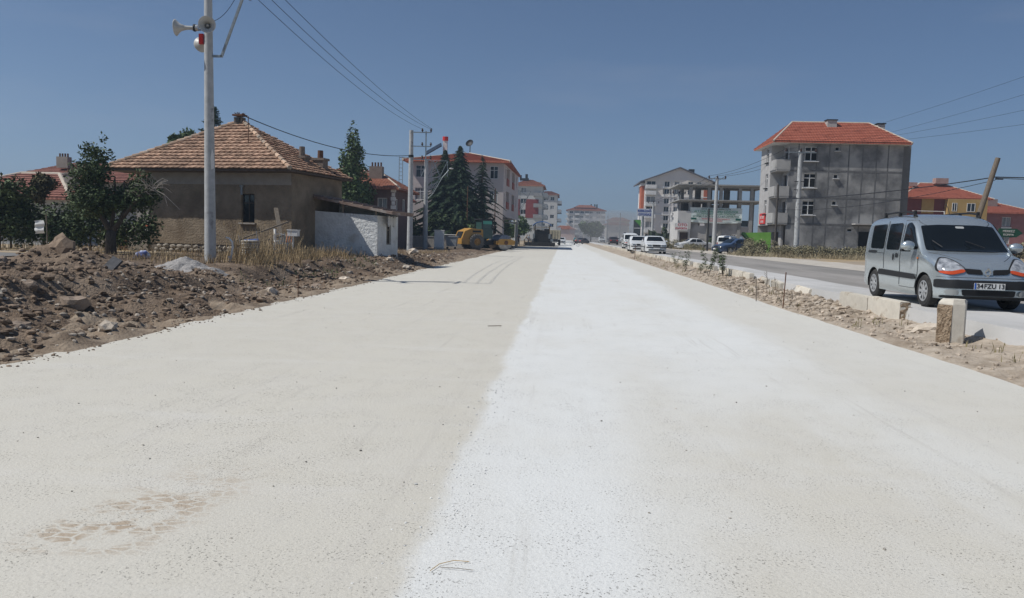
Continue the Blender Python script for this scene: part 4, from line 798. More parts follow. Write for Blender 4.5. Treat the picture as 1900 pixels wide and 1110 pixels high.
# ------------------------------------------------------------------ apartment blocks
def apartment(name, label, c0, W_, D_, floors, fh, z0, wallm, fwin, swin, roofrise=1.8, ridge=2., side=1, bands=None, roofm=None, balc=(), over=.6, cols=2):
    t = thing(name, label, 'building', (c0[0], c0[1], z0)); c0 = V((c0[0], c0[1], 0)); H_ = z0+floors*fh
    fr = [(x, z0+f*fh+.9, w_, 1.3) for f in range(floors) for x, w_ in fwin]; si = [(y, z0+f*fh+.9, w_, 1.3) for f in range(floors) for y, w_ in swin]
    mb = MB(); facade(mb, c0, (1,0), W_, z0-.3, H_, fr)
    o2, u2 = (c0+V((W_,0,0)), (0,1)) if side > 0 else (c0+V((0,D_,0)), (0,-1)); o3, u3 = (c0+V((0,D_,0)), (0,-1)) if side > 0 else (c0+V((W_,0,0)), (0,1))
    facade(mb, o2, u2, D_, z0-.3, H_, si); facade(mb, o3, u3, D_, z0-.3, H_, []); facade(mb, c0+V((W_,D_,0)), (-1,0), W_, z0-.3, H_, []); mb.build('wall', wallm, t)
    for i, op in enumerate(fr): window(t, c0, (1,0), op, cols=cols, glass=[m_glass, m_curt, m_glass][i % 3], bar=.08)
    for i, op in enumerate(si): window(t, o2, u2, op, cols=cols, glass=[m_glass, m_curt, m_glass][i % 3], bar=.08)
    for kind, a, w_, dp, mat, f0, f1 in balc:          # kind 'f' front / 's' side ; slab + parapet per floor
        for f in range(f0, f1):
            mb = MB(); z = z0+f*fh
            if kind == 'f': mb.box(c0+V((a+w_/2,-dp/2,z)), (w_,dp,.16)); mb.box(c0+V((a+w_/2,-dp+.05,z+.5)), (w_,.1,.9)); mb.box(c0+V((a+.05,-dp/2,z+.5)), (.1,dp-.12,.9))
            else:
                sx = o2.x+side*dp/2; mb.box((sx,c0.y+a+w_/2,z), (dp,w_,.16)); mb.box((sx+side*(dp/2-.05),c0.y+a+w_/2,z+.5), (.1,w_,.9)); mb.box((sx,c0.y+a+.05,z+.5), (dp-.12,.1,.9))
            mb.build('balcony', mat, t)
    mb = MB(); q = hip_roof(mb, c0, (1,0), W_, D_, H_, roofrise, ridge, over, thick=.25); rf = mb.build('roof', roofm or m_tile, t); return t, rf, c0, H_
m_ltgrey = M('light grey plaster', (.44,.45,.44), (.50,.51,.50), .8); m_red2 = M('wine red plaster', (.20,.045,.045), (.24,.06,.055), 1); m_bwhite = M('balcony white', (.6,.6,.59), (.66,.66,.65), 1); m_bgrey = M('balcony grey', (.25,.25,.25), (.31,.31,.31), 1)
t, rf, c0, H_ = apartment('apartment_block', 'five storey grey block with wine red panel behind the paver', (-13.4,200), 7.6, 16, 5, 2.85, .6, m_ltgrey, [(1.9,1.5)], [(4,1.4),(8.5,1.4),(12.5,1.4)], 2.0, 1.5, balc=[('f',5.3,2.2,.5,m_bgrey,1,5),('s',.6,3.0,1.3,m_ltgrey,1,5),('s',6.6,3.0,1.3,m_bwhite,1,5),('s',11.8,3.0,1.3,m_bgrey,1,5)])
mb = MB(); mb.box(c0+V((4.95,-.03,.6+2.85*2.85)), (3.4,.14,4.9)); mb.box(c0+V((1.0,-.03,.6+2.85*2.85)), (1.6,.14,4.9)); mb.build('wall_panel', m_red2, t)
mb = MB(); mb.box((-11,206,H_+1.9), (2.4,1.2,.6)); mb.cyl((-10.4,206,H_+2.2), (-10.4,206,H_+3.3), .35); mb.cyl((-12,206,H_+2.2), (-12,206,H_+3.0), .3); mb.build('roof_tank', m_dark, rf); mb = MB(); mb.box((-7.0,209,H_+.9), (1.2,1,1.2)); mb.build('chimney', m_conc, rf)
t, rf, c0, H_ = apartment('apartment_block', 'six storey pale block with stacked side balconies further away', (-9.0,262), 6.6, 20, 5, 3.05, .8, M('pale plaster', (.46,.455,.44), (.52,.515,.5), .8), [(1.2,1.4),(4.2,1.4)], [(3,1.6),(8,1.6),(14,1.6)], 1.6, 2, balc=[('s',.8,4,1.5,m_bwhite,1,5),('s',7,4,1.5,m_bgrey,1,5),('s',13.5,4,1.5,m_bgrey,1,5)], roofm=m_tileold)
t, rf, c0, H_ = apartment('apartment_block', 'six storey white tower with red roof at the road end', (2.0,430), 21.2, 16, 6, 2.75, .4, M('tower white', (.56,.55,.53), (.62,.61,.59), .5), [(1.2,2.0),(7.2,2.0),(12.6,1.6),(16.2,2.2)], [], 1.9, 12, balc=[('f',4.1,2.6,.9,m_bwhite,1,6),('f',10.0,2.3,.9,m_bwhite,1,6),('f',19.0,2.4,.9,m_bwhite,1,6),('f',-.9,1.6,.9,m_bwhite,1,6)], roofm=m_tile, over=.8)
mb = MB()
for x, w_ in ((3.9,2.9),(9.8,2.5),(18.8,2.3)): mb.box(c0+V((x+w_/2,-.06,8.6)), (w_,.1,15.6))
mb.build('shade_panel', m_bgrey, t)
mb = MB(); hip_roof(mb, (6,434,0), (1,0), 12, 8, H_+1.6, 1.6, 7, .5); mb.build('roof_turret', m_tile, rf); mb = MB()
for x in (13.5,15.5,16.7): mb.cyl((x+2,438,H_+1.2), (x+2,438,H_+3.8), .4)
mb.box((16,438,H_+1.5), (6,1,.7)); mb.build('roof_tank', m_dark, rf)
apartment('low_building', 'low grey commercial building in the dust at the road end', (14.0,250), 7.0, 10, 2, 2.9, .3, M('dusty wall', (.40,.39,.37), (.46,.45,.43), 1), [(3.0,.8)], [], .9, 3, roofm=m_tileold)
apartment('yellow_house', 'pale yellow apartment house rising behind the low building', (19.2,330), 9.0, 10, 3, 3.0, .3, M('yellow plaster', (.48,.41,.27), (.54,.47,.32), 1), [(1.2,1.4),(5.5,1.4)], [], 1.4, 4, roofm=m_tileold)
simple_house('far_house', 'small dusty pink house left of the white tower', (-4,330), (1,0), 9, 8, .3, 5.0, 1.5, 4, .5, M('dust pink', (.42,.32,.29), (.48,.38,.35), 1), m_tile)
# right hand block with gable
m_lil = M('grey lilac plaster', (.60,.575,.565), (.66,.635,.62), .6); m_cream = M('cream plaster', (.66,.62,.56), (.72,.68,.62), .6); m_orange = M('orange plaster', (.36,.10,.05), (.42,.13,.07), 1)
t = thing('gable_block', 'five storey grey and cream apartment block with broad gable', 'building', (17.2,165,.35)); c0 = V((17.2,165,0)); W_, H_ = 14.2, 14.3
fw = [(4.1,1.1),(6.2,1.1),(9.1,1.1),(11.0,.9)]; zz = [.9,3.7,5.05-.15,7.25,8.9,11.2,12.9]
fr = [(x, z, w_, 1.15) for z in (1.4,3.9,5.6,7.5,9.2,11.25,12.85) for x, w_ in fw if not (x > 8 and z < 11)]+[(.35,z,1.9,1.4) for z in (1.4,4.0,7.2,9.4,12.6)]
mb = MB(); facade(mb, c0, (1,0), W_, 10.8, H_, [o for o in fr if o[1] > 10.8], .35); mb.build('upper_wall', m_cream, t); mb = MB(); facade(mb, c0, (1,0), W_, 0, 10.8, [o for o in fr if o[1] < 10.8], .35); facade(mb, c0+V((0,14,0)), (0,-1), 14, 0, H_, []); facade(mb, c0+V((W_,0,0)), (0,1), 14, 0, H_, []); mb.build('wall', m_lil, t)
for i, op in enumerate(fr): window(t, c0, (1,0), op, cols=2, glass=[m_glass, m_curt][i % 2], bar=.08, inset=.2)
mb = MB(); mb.box(c0+V((7.1,-.04,12.55)), (13.9,.06,.1)); mb.box(c0+V((7.1,-.04,10.75)), (13.9,.2,.2)); mb.box(c0+V((7.1,-.04,7.0-.15)), (13.9,.2,.2)); mb.build('cornice', m_bwhite, t)
mb = MB()
for x, w_ in fw[:2]:
    for za, zb_ in ((1.2,5.25),(5.5,8.9),(9.0,12.6),(11.1,14.1)): mb.box(c0+V((x-.14,-.05,(za+zb_)/2)), (.16,.12,zb_-za-.3)); mb.box(c0+V((x+w_+.14,-.05,(za+zb_)/2)), (.16,.12,zb_-za-.3))
mb.build('window_surround', m_bwhite, t)
mb = MB(); mb.add([c0+V((-.3,0,H_)), c0+V((W_+.3,0,H_)), c0+V((7.2,0,H_+2.6))], [(0,1,2)]); mb.add([c0+V((-.3,14,H_)), c0+V((W_+.3,14,H_)), c0+V((7.2,14,H_+2.6))], [(2,1,0)]); mb.build('gable', m_lil, t)
mb = MB()
for a, b in (((-1.2,13.85),(7.2,17.05)), ((7.2,17.05),(W_+1.0,13.85))): mb.add([c0+V((a[0],-.6,a[1])), c0+V((b[0],-.6,b[1])), c0+V((b[0],14.6,b[1])), c0+V((a[0],14.6,a[1]))]+[c0+V((x,y,z-.25)) for x, y, z in ((a[0],-.6,a[1]),(b[0],-.6,b[1]),(b[0],14.6,b[1]),(a[0],14.6,a[1]))], [(0,1,2,3),(7,6,5,4),(0,4,5,1),(1,5,6,2),(2,6,7,3),(3,7,4,0)])
mb.build('roof', M('dark roof', (.10,.10,.115), (.13,.13,.15), 2), t); mb = MB(); mb.box(c0+V((10.3,4,16.5)), (1.2,.8,1.0)); mb.build('chimney', m_dark, t)
for z in (3.0,6.1,9.0-.3,11.1,12.4): mb = MB(); mb.box(c0+V((1.2,-.5,z)), (2.2,1.0,.14)); mb.box(c0+V((1.2,-.95,z+.4)), (2.2,.1,.7)); mb.box(c0+V((.12,-.5,z+.4)), (.1,.86,.7)); mb.build('balcony', m_bwhite, t)
mb = MB(); mb.box(c0+V((-.35,3,10.6)), (.6,4,5.0)); mb.build('stair_tower', m_orange, t); mb = MB(); mb.box(c0+V((-.4,3,13.25)), (.9,4.4,.5)); mb.box(c0+V((-.35,3,6.6)), (.6,4,3.0)); mb.build('stair_tower_trim', m_bwhite, t)
mb = MB(); mb.box(c0+V((12.9,-.06,11.0)), (.9,.1,3.0)); mb.build('wall_panel', m_orange, t)
mb = MB(); mb.box(c0+V((9.2,-.05,11.5)), (8.0,.06,2.0)); 
# ------------------------------------------------------------------ concrete skeleton building with banner
m_skel = M('raw concrete', (.27,.265,.25), (.35,.345,.325), 1.2, bump=.3, bscale=20, c3=(.22,.215,.205), s3=.5, t3=(.5,.7))
sk = thing('concrete_skeleton', 'unfinished concrete frame building with open upper floors', 'building', (15.6,105,.35)); cols = [17.15,19.6,21.2,23.75,25.3,27.3]
mb = MB(); mb.add([(15.3,104.3,8.95),(27.9,104.3,8.95),(27.9,114,8.95),(15.3,114,8.95),(15.3,104.3,9.12),(27.9,104.3,9.12),(27.9,114,9.12),(15.3,114,9.12)], [(3,2,1,0),(4,5,6,7),(0,1,5,4),(1,2,6,5),(2,3,7,6),(3,0,4,7)]); mb.box((21.6,104.9,8.82), (12,.3,.26)); mb.build('roof_slab', m_skel, sk)
mb = MB(); mb.box((21.6,109,6.98), (12.2,9.6,.16)); mb.box((21.6,104.9,6.83), (12,.3,.2)); mb.build('floor_slab', m_skel, sk)
for x in cols:
    for y in (105, 112.5): mb = MB(); mb.box((x,y,4.6), (.42,.4,8.7)); mb.build('column', m_skel, sk)
for x in (18.6,22.6): mb = MB(); mb.box((x,109,4.6), (.4,.4,8.7)); mb.build('column', m_skel, sk)
mb = MB(); facade(mb, (17.3,104.95,0), (1,0), 7.9, 0, 4.1, [(1.0,3.55,.9,.3),(6.75,3.55,.95,.85),(5.6,1.9,1.5,.3)], .2); mb.quad((17.3,105.2,4.1), (25.2,105.2,4.1), (25.2,105.2,4.1), (17.3,105.2,4.1)); mb.build('infill_wall', M('rough plaster', (.36,.35,.34), (.44,.43,.415), .9, c3=(.25,.245,.24), s3=.35, t3=(.52,.6)), sk)
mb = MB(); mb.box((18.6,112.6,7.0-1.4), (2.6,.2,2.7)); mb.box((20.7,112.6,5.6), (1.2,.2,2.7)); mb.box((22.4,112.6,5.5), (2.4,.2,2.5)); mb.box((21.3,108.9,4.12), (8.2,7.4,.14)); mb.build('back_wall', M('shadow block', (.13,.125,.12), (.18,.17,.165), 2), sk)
mb = MB(); facade(mb, (15.5,104.6,0), (1,0), 1.75, 0, 5.5, [(.3,.3,1.2,2.3)], .3); facade(mb, (15.5,112,0), (0,-1), 7.4, 0, 5.5, []); mb.build('side_wing_wall', M('white side', (.48,.47,.455), (.55,.54,.52), 1), sk); mb = MB(); mb.box((16.4,104.95,1.45), (1.2,.06,2.3)); mb.build('shutter', M('brown shutter', (.06,.04,.035), (.09,.06,.05), 3), sk)
mb = MB(); mb.box((20.3,104.9,2.05), (1.45,.1,.26)); mb.box((24.53,105.1,3.97), (.93,.06,.8)); mb.build('window', m_glass, sk)
def tomesh(c):
    o = bpy.data.objects.new('tmp', c); COL.objects.link(o); bpy.context.view_layer.update(); me = bpy.data.meshes.new_from_object(o.evaluated_get(bpy.context.evaluated_depsgraph_get())); bpy.data.objects.remove(o); return me
def text(body, size, mat, par, p, rz=0., rx=90, name='lettering', ax='CENTER', ext=.004, sx=1., bold=0.):
    c = bpy.data.curves.new(name, 'FONT'); c.body = body; c.size = size; c.align_x = ax; c.align_y = 'CENTER'; c.extrude = ext; c.offset = bold; c.materials.append(mat)
    return link(name, tomesh(c), par, mat4=Matrix.Translation(p) @ Matrix.Rotation(rz, 4, 'Z') @ Matrix.Rotation(R(rx), 4, 'X') @ Matrix.Diagonal((sx,1,1,1)))
m_tgreen = M('green ink', (.015,.10,.075)); m_tgreen2 = M('green letters', (.05,.20,.13)); m_tred = M('red ink', (.45,.05,.07)); m_tblue = M('blue ink', (.02,.05,.28))
bn = thing('banner', 'white printed cloth banner with green and red lettering', 'banner', (17.2,104.5,4)); mb = MB(); N1, N2 = 48, 16
for j in range(N2+1):
    for i in range(N1+1):
        u, v = i/N1, j/N2; sag = .12*math.sin(math.pi*u)*(1-v); fold = .05*math.sin(9*u+5*v)*(1-v)*u+.04*math.sin(26*(u-.75)+14*v)*max(0,u-.55)*2
        mb.v.append((17.1+6.95*u, 104.62-abs(fold)-.02*math.sin(13*u), 4.02+1.98*v-sag))
n_ = N1+1; mb.f = [(j*n_+i, j*n_+i+1, (j+1)*n_+i+1, (j+1)*n_+i) for j in range(N2) for i in range(N1)]; mb.m = [0]*len(mb.f); mb.build('cloth', M('banner cloth', (.62,.70,.67), (.68,.75,.72), 2, rough=.6), bn, smooth=True)
BY = 104.49
for body, z, s, m_, sx in (('DAHA GÜZEL BİR EREĞLİ İÇİN', 5.80, .25, m_tgreen, 1.1), ('ALT YAPI SORUNUNU ÇÖZÜYOR', 5.46, .37, m_tgreen2, 1.05), ('KALİTEYLE MODERN BİR GÖRÜNÜM', 5.12, .30, m_tgreen2, 1.03), ('ŞEHRİMİZİ SICAK ASFALTLA BULUŞTURUYOR', 4.80, .32, m_tgreen, .92), ('VERDİĞİMİZ RAHATSIZLIKTAN DOLAYI', 4.48, .22, m_tred, .95), ('ÖZÜR DİLERİZ', 4.2, .24, m_tred, 1.1)): text(body, s, m_, bn, (20.55, BY, z), sx=sx, bold=.004)
for x in (17.62,23.55): mb = MB(); mb.box((x,BY+.01,4.47), (.7,.02,.26)); mb.build('printed_panel', m_tgreen, bn)
sg = thing('shop_sign', 'white OTO workshop sign with red lettering on side wing', 'sign', (15.2,104.2,2.9)); mb = MB(); mb.box((15.95,104.35,3.33), (1.72,.12,1.0)); mb.build('board', m_white, sg); text('OTO', .5, m_tred, sg, (16.1,104.28,3.57), sx=1.1, bold=.01); text('KAPORTA', .36, m_tred, sg, (15.95,104.28,3.1), sx=.95, bold=.01)
mb = MB()
for i in range(5): mb.box((14.6+.12*(i%2),104.2,4.1+i*.3), (.3,.05,.34), rz=.3*i)
tag(mb.build('torn_awning', m_white), 'torn white awning strips hanging beside the OTO sign', 'awning')
# ------------------------------------------------------------------ grey four storey building
K = 70/65.; gz_ = lambda z: 1.5+(z-1.5)*K; gx_ = lambda x: x*K
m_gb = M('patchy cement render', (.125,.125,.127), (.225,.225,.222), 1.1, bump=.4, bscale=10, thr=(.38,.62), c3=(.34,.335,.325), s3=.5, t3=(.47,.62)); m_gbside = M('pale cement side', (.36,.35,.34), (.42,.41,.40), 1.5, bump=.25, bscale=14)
gb = thing('grey_building', 'unpainted grey four storey building with red hip roof', 'building', (18.9,70,.3)); X0, X1, YF = 18.9, 29.9, 70.; XB = 20.0; DB = 5.4; EZt = gz_(9.93); ZL = 2.62; zf = [3.13,5.35,7.55]
zfl = [gz_(3.13)+.0, gz_(5.35), gz_(7.55)]
WX = [gx_(19.82), gx_(22.25)]
fr = [(WX[0]-XB, gz_(z), 1.12, 1.28) for z in (3.89,6.15,8.34)]+[(WX[1]-XB, gz_(z), .4, .38) for z in (4.75,6.95,9.21)]+[(gx_(23.62)-XB, gz_(2.57), .46, .3), (gx_(24.49)-XB, gz_(.83), 1.19, 1.93)]
mb = MB(); facade(mb, (XB,YF,0), (1,0), X1-XB, 0, EZt, fr, .22); mb.build('front_wall', m_gb, gb)
mb = MB(); si = [(1.9, gz_(z)+.1, .9, 1.3) for z in (3.89,6.15,8.34)]; facade(mb, (X0,YF+DB,0), (0,-1), DB-1.9, zfl[0]-.15, EZt, si, .2); facade(mb, (X0+.9,YF+DB,0), (0,-1), DB-.6, 0, zfl[0]-.15, [(1.6,.3,2.4,2.2)], .3); facade(mb, (X1,YF,0), (0,1), DB, 0, EZt, []); facade(mb, (X1,YF+DB,0), (-1,0), X1-X0, 0, EZt, [])
facade(mb, (X0,YF+1.9,0), (1,0), XB-X0, zfl[0]-.15, EZt, []); facade(mb, (XB,YF+1.9,0), (0,-1), 1.9, zfl[0]-.15, EZt, [(.4,z+.2,1.0,1.8) for z in zfl], .15); facade(mb, (X0+.9,YF+.6,0), (1,0), XB-X0-.9, 0, zfl[0]-.2, [], .2); mb.build('side_wall', m_gbside, gb)
for op in fr[:3]: window(gb, (XB,YF,0), (1,0), op, cols=2, rows=2, inset=.12, bar=.07, glass=m_void)
for op in fr[3:7]: window(gb, (XB,YF,0), (1,0), op, cols=1, inset=.12, bar=.05, glass=m_void)
for op in si: window(gb, (X0,YF+DB,0), (0,-1), op, cols=2, rows=2, inset=.12, bar=.07, glass=m_void, sill=m_dark)
for op in fr[:3]: mb = MB(); mb.box((XB+op[0]+op[2]/2, YF-.08, op[1]-.04), (1.3,.26,.07)); mb.build('sill', m_bwhite, gb)
for op in fr[3:6]: mb = MB(); mb.box((XB+op[0]+op[2]/2, YF-.07, op[1]-.03), (.52,.22,.05)); mb.build('sill', m_bwhite, gb)
window(gb, (XB,YF,0), (1,0), fr[7], cols=1, inset=.2, frame=m_dark, glass=m_void, name='door')
for z in zfl:
    mb = MB(); mb.box(((X0+XB)/2+.05,YF+.95,z), (XB-X0+.1,2.1,.16)); mb.box(((X0+XB)/2+.05,YF-.06,z+.5), (XB-X0+.12,.12,.9)); mb.box((X0-.02,YF+.95,z+.5), (.12,1.9,.9)); mb.build('balcony', M('balcony cement%.1f' % z, (.33,.325,.31), (.40,.39,.375), 1.5), gb)
mb = MB(); mb.box((gx_(24.93),YF-.45,gz_(3.22)), (2.1,.9,.11)); mb.build('door_canopy', m_conc, gb)
mb = MB(); mb.box((gx_(25.0)+.2,YF-.55,.62), (2.0,1.1,.16))
for i in range(5): mb.box((gx_(24.0)-.25-.3*i,YF-.55,.55-.1*i), (.3,1.0,.12))
mb.box((gx_(24.2),YF-.5,.3), (1.9,.1,.3), rot=Matrix.Rotation(R(-16),3,'Y')); mb.build('entrance_stair', m_conc, gb)
mb = MB()   # joints where the concrete frame shows through the render
for x in (20.8,22.4,23.5,25.2,26.4,27.6,28.6): mb.box((x,YF-.004,5.25), (.10,.02,10.3))
for z in zfl: mb.box(((XB+X1)/2,YF-.003,z), (X1-XB-.1,.024,.16))
mb.build('frame_joint', M('dark joint', (.105,.105,.107), (.16,.16,.16), 3), gb)
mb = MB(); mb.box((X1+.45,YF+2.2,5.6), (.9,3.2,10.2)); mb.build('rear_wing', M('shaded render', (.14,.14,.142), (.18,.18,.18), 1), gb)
mb = MB(); q = hip_roof(mb, (X0,YF), (1,0), X1-X0, DB+.6, EZt, 2.2, 6.9, .5, thick=.16); rf = mb.build('roof', m_tilered, gb); ridge_line(rf, [(q[0],q[4]),(q[1],q[5]),(q[4],q[5])], .1)
mb = MB(); mb.add([q[0]+V((.02,.02,-.17)), q[1]+V((-.02,.02,-.17)), q[2]+V((-.02,-.02,-.17)), q[3]+V((.02,-.02,-.17))], [(3,2,1,0)]); mb.build('soffit', m_bwhite, rf)
mb = MB(); mb.box((gx_(22.3)*1.01,YF+2.4,gz_(11.55)), (.85,.7,1.0)); mb.box((gx_(22.3)*1.01,YF+2.4,gz_(12.05)), (1.0,.85,.08), m=1)
mb.build('chimney', [m_conc, m_dark], rf); mb = MB(); mb.box((28.9,YF+3.0,gz_(11.3)), (.65,.6,1.1)); mb.box((28.9,YF+3.0,gz_(11.9)), (.8,.75,.08), m=1); mb.build('chimney', [m_conc, m_dark], rf)
mb = MB(); mb.box((gx_(24.0),YF+1.7,gz_(11.02)+.02), (.75,.6,.12), rot=Matrix.Rotation(R(28),3,'X')); mb.build('roof_hatch', M('hatch', (.25,.3,.32), rough=.3), rf)
sg = thing('sale_sign', 'red sign with white lettering on the grey building side', 'sign', (18.8,73.6,4.0)); mb = MB(); mb.box((18.84,73.6,3.75), (.06,2.0,1.0)); mb.build('board', m_red, sg); text('SATILIK', .42, m_white, sg, (18.80,73.6,3.85), rz=R(-90)); text('KİRALIK', .30, m_white, sg, (18.80,73.6,3.45), rz=R(-90))
# green slanted awning board at the shop corner
gg = thing('green_awning', 'slanted bright green awning panel at the grey building corner', 'awning', (17.90,71.60,.4)); mb = MB(); mb.add([(16.70,71.80,2.35),(19.00,70.90,2.45),(19.00,70.80,.5),(18.30,71.20,.5)]+[(16.75,71.95,2.35),(19.05,71.05,2.45),(19.05,70.95,.5),(18.35,71.35,.5)], [(0,1,2,3),(7,6,5,4),(0,4,5,1),(1,5,6,2),(2,6,7,3),(3,7,4,0)]); mb.build('panel', M('lime green', (.09,.21,.035), (.12,.26,.05), 2), gg)
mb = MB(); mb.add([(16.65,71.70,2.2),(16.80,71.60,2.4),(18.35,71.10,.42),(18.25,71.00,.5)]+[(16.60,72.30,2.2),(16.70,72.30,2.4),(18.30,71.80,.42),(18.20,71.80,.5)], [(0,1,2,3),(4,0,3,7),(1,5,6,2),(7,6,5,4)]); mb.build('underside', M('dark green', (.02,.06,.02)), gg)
# ------------------------------------------------------------------ houses on the right behind the van
m_wine = M('wine wall', (.15,.045,.04), (.19,.06,.055), 1); m_ochre = M('ochre wall', (.36,.24,.09), (.42,.29,.12), 1)
t, rf = simple_house('red_yellow_house', 'wine red and ochre house with wide red roof', (43.2,100), (1,0), 9.8, 8, .3, 7.7, 2.2, 2.6, .8, m_wine, m_tilered, fr=[(2.4,6.0,1.0,1.35),(.5,2.9,1.1,1.4)], frame=m_white)
mb = MB(); mb.box((50.6,99.6,4.0), (4.8,.9,7.2)); mb.build('bay', m_ochre, t); mb = MB(); mb.box((46.1,99.97,6.7), (1.5,.12,1.9)); mb.build('window_surround', m_ochre, t)
for x, w_ in ((48.7,.6),(50.5,1.0)): window(t, (x,99.14,0), (1,0), (0,6.05,w_,1.05), inset=.0, cols=2)
mb = MB(); mb.box((47.9,99.3,5.55), (.1,.1,1.0)); mb.cyl((44,99.4,6.0), (47.9,99.4,6.0), .04); mb.build('balcony_rail', m_pvc, t)
m_pch = M('pink chimney', (.33,.22,.19), (.4,.28,.25), 3); mb = MB(); mb.box((45.0,102.5,9.55), (1.2,.8,.5)); mb.build('chimney', m_pch, rf); mb = MB(); mb.box((48.9,103,10.1), (1.6,.9,.7)); mb.build('chimney', m_pch, rf)
mb = MB(); mb.box((46.9,101.4,8.65), (1.0,.7,.1), rot=Matrix.Rotation(R(26),3,'X')); mb.build('roof_hatch', m_conc, rf)
t, rf = simple_house('pink_house', 'dull pink red house with red roof at right edge', (57.0,112), (1,0), 9.5, 8, .3, 6.6, 1.6, 3, .7, M('dull pink wall', (.26,.11,.105), (.31,.145,.135), 1), m_tilered, fr=[(5.0,4.7,1.2,1.3),(5.0,2.2,1.2,1.3)], frame=m_white, gl=[m_curt, m_curt])
mb = MB(); mb.box((62.6,111.95,4.05), (1.4,.1,1.1)); mb.build('window_apron', m_bwhite, t); mb = MB(); mb.box((61.4,114.5,8.0), (1.9,.8,1.2)); mb.build('chimney', M('chimney pk', (.25,.19,.17), (.3,.24,.22), 3), rf)
tree('roadside_tree', 'green shrub right of the van below the pink house', (44.5,82,.35), rblobs(71, 9, (0,0,1.6, 1.0,.8,.8), .5,.9), 1500, .15, [([(0,0,-.1),(0,0,1)], .08,.05)], m_leaf2, 72)
tree('roadside_tree', 'dry brownish bush at the right picture edge', (48.5,84,.35), rblobs(73, 9, (0,0,1.1, 1.4,.8,.6), .5,.8), 1300, .15, [([(0,0,-.1),(0,0,1)], .08,.05)], m_olive, 74)
# ------------------------------------------------------------------ poles and wires, right side
RB = {}
def t_pole(label, b, h, r0, r1, mat, w_, ins=3, lean=(0,0), extra=False):
    t = pole_plain('utility_pole', label, b, h, r0, r1, mat, lean, 12); top = V(b)+V((lean[0],lean[1],h)); mb = MB(); mb.bar(top+V((-w_/2,-.12,-.15)), top+V((w_/2,-.12,-.15)), .09); mb.build('cross_arm', m_steel, t); pts = []
    for i in range(ins): x = -w_/2+.06+i*(w_-.12)/(ins-1); mb = MB(); insulator(mb, top+V((x,-.12,-.1)), .09, .3); mb.build('insulator', m_ins, t); pts.append(top+V((x,-.12,.15)))
    if extra:
        mb = MB()
        for z in (-2.6,-3.3,-4.0): mb.bar(top+V((-.4,-.12,z)), top+V((.4,-.12,z)), .06)
        mb.build('lower_arm', m_dark, t)
    return pts
P1 = t_pole('pale concrete pole with crossarm before the grey building', (20.0,66.5,.35), 9.0, .24, .16, m_poleconc, 2.6, lean=(-.1,0), extra=True)
P2 = t_pole('concrete pole with three insulators before the banner', (16.85,86,.35), 8.2, .26, .17, m_poleconc, 1.9)
P3 = t_pole('wooden pole with crossarm beside the OTO sign', (16.3,110,.35), 7.9, .24, .17, m_poleconc, 1.8)
P4 = t_pole('far concrete pole with crossarm before the gable block', (16.2,140,.35), 7.9, .26, .18, m_poleconc, 2.0)
pole_plain('wooden_pole', 'thin dark wooden pole left of the grey building pole', (18.5,67.6,.35), 6.2, .11, .09, M('dark pole', (.05,.045,.04), (.09,.08,.07), 6), n=10)
pole_plain('wooden_pole', 'thin dark wooden pole in front of the banner', (16.4,87.5,.35), 4.8, .12, .1, M('dark pole b', (.03,.03,.03), (.05,.05,.05), 6), n=10)
pole_plain('sign_pole', 'twin steel pole holding the blue lettered sign', (15.5,150,.35), 7.0, .2, .2, m_steel, n=10); pole_plain('sign_pole', 'slim white pole beside the petrol totem', (14.9,152,.35), 5.8, .14, .14, m_white, n=10)
pole_plain('lamp_post', 'far thin lamp post behind the oncoming cars', (12.9,175,.35), 7, .1, .08, m_steel, n=8); pole_plain('lamp_post', 'second far thin lamp post near the dusty road end', (12.4,215,.35), 7.5, .12, .1, m_steel, n=8)
lp = pole_plain('leaning_pole', 'weathered wooden pole leaning to the right behind the van', (20.25,40,.3), 5.75, .15, .12, M('old pole wood', (.11,.09,.07), (.2,.165,.13), 5, stretch=(8,8,.6)), lean=(1.45,.0)); mb = MB(); mb.cyl((21.6,39.9,5.0), (21.95,39.85,5.0), .04); mb.build('insulator_pin', m_dark, lp)
for i in range(3): wire('wire %s between the grey building pole and the banner pole' % ('left','middle','right')[:][i] if False else ('left strand','middle strand','right strand')[i]+' between grey building pole and banner pole', P1[i], P2[i], .35, .016); wire(('left strand','middle strand','right strand')[i]+' between banner pole and OTO sign pole', P2[i], P3[i], .35, .02); wire(('left strand','middle strand','right strand')[i]+' between OTO sign pole and far pole', P3[i], P4[i], .35, .022)
WE = [(22.6,32,7.25),(22.6,32,8.15),(22.6,32,9.2),(22.6,32,10.1)]
for i in range(4): wire(('lowest','second lowest','second highest','highest')[i]+' of the faint wires crossing the sky at right', P1[i % 3]+V((0,0,-.1*(i == 3))), (WE[i][0], WE[i][1], WE[i][2]), .3, .007)
LT = V((21.65,40,5.1)); wire('dark cable from the leaning pole across the grey building', LT, (18.5,67.6,5.3), .25, .028); wire('second dark cable below it from the leaning pole', LT+V((0,0,-.15)), (18.5,67.6,4.4), .5, .016); wire('double cable leaving the leaning pole to the right', LT, (34,36,5.1), .12, .03); wire('thin cable below the double cable right of the leaning pole', LT+V((0,0,-.05)), (34,36,4.85), .15, .016)
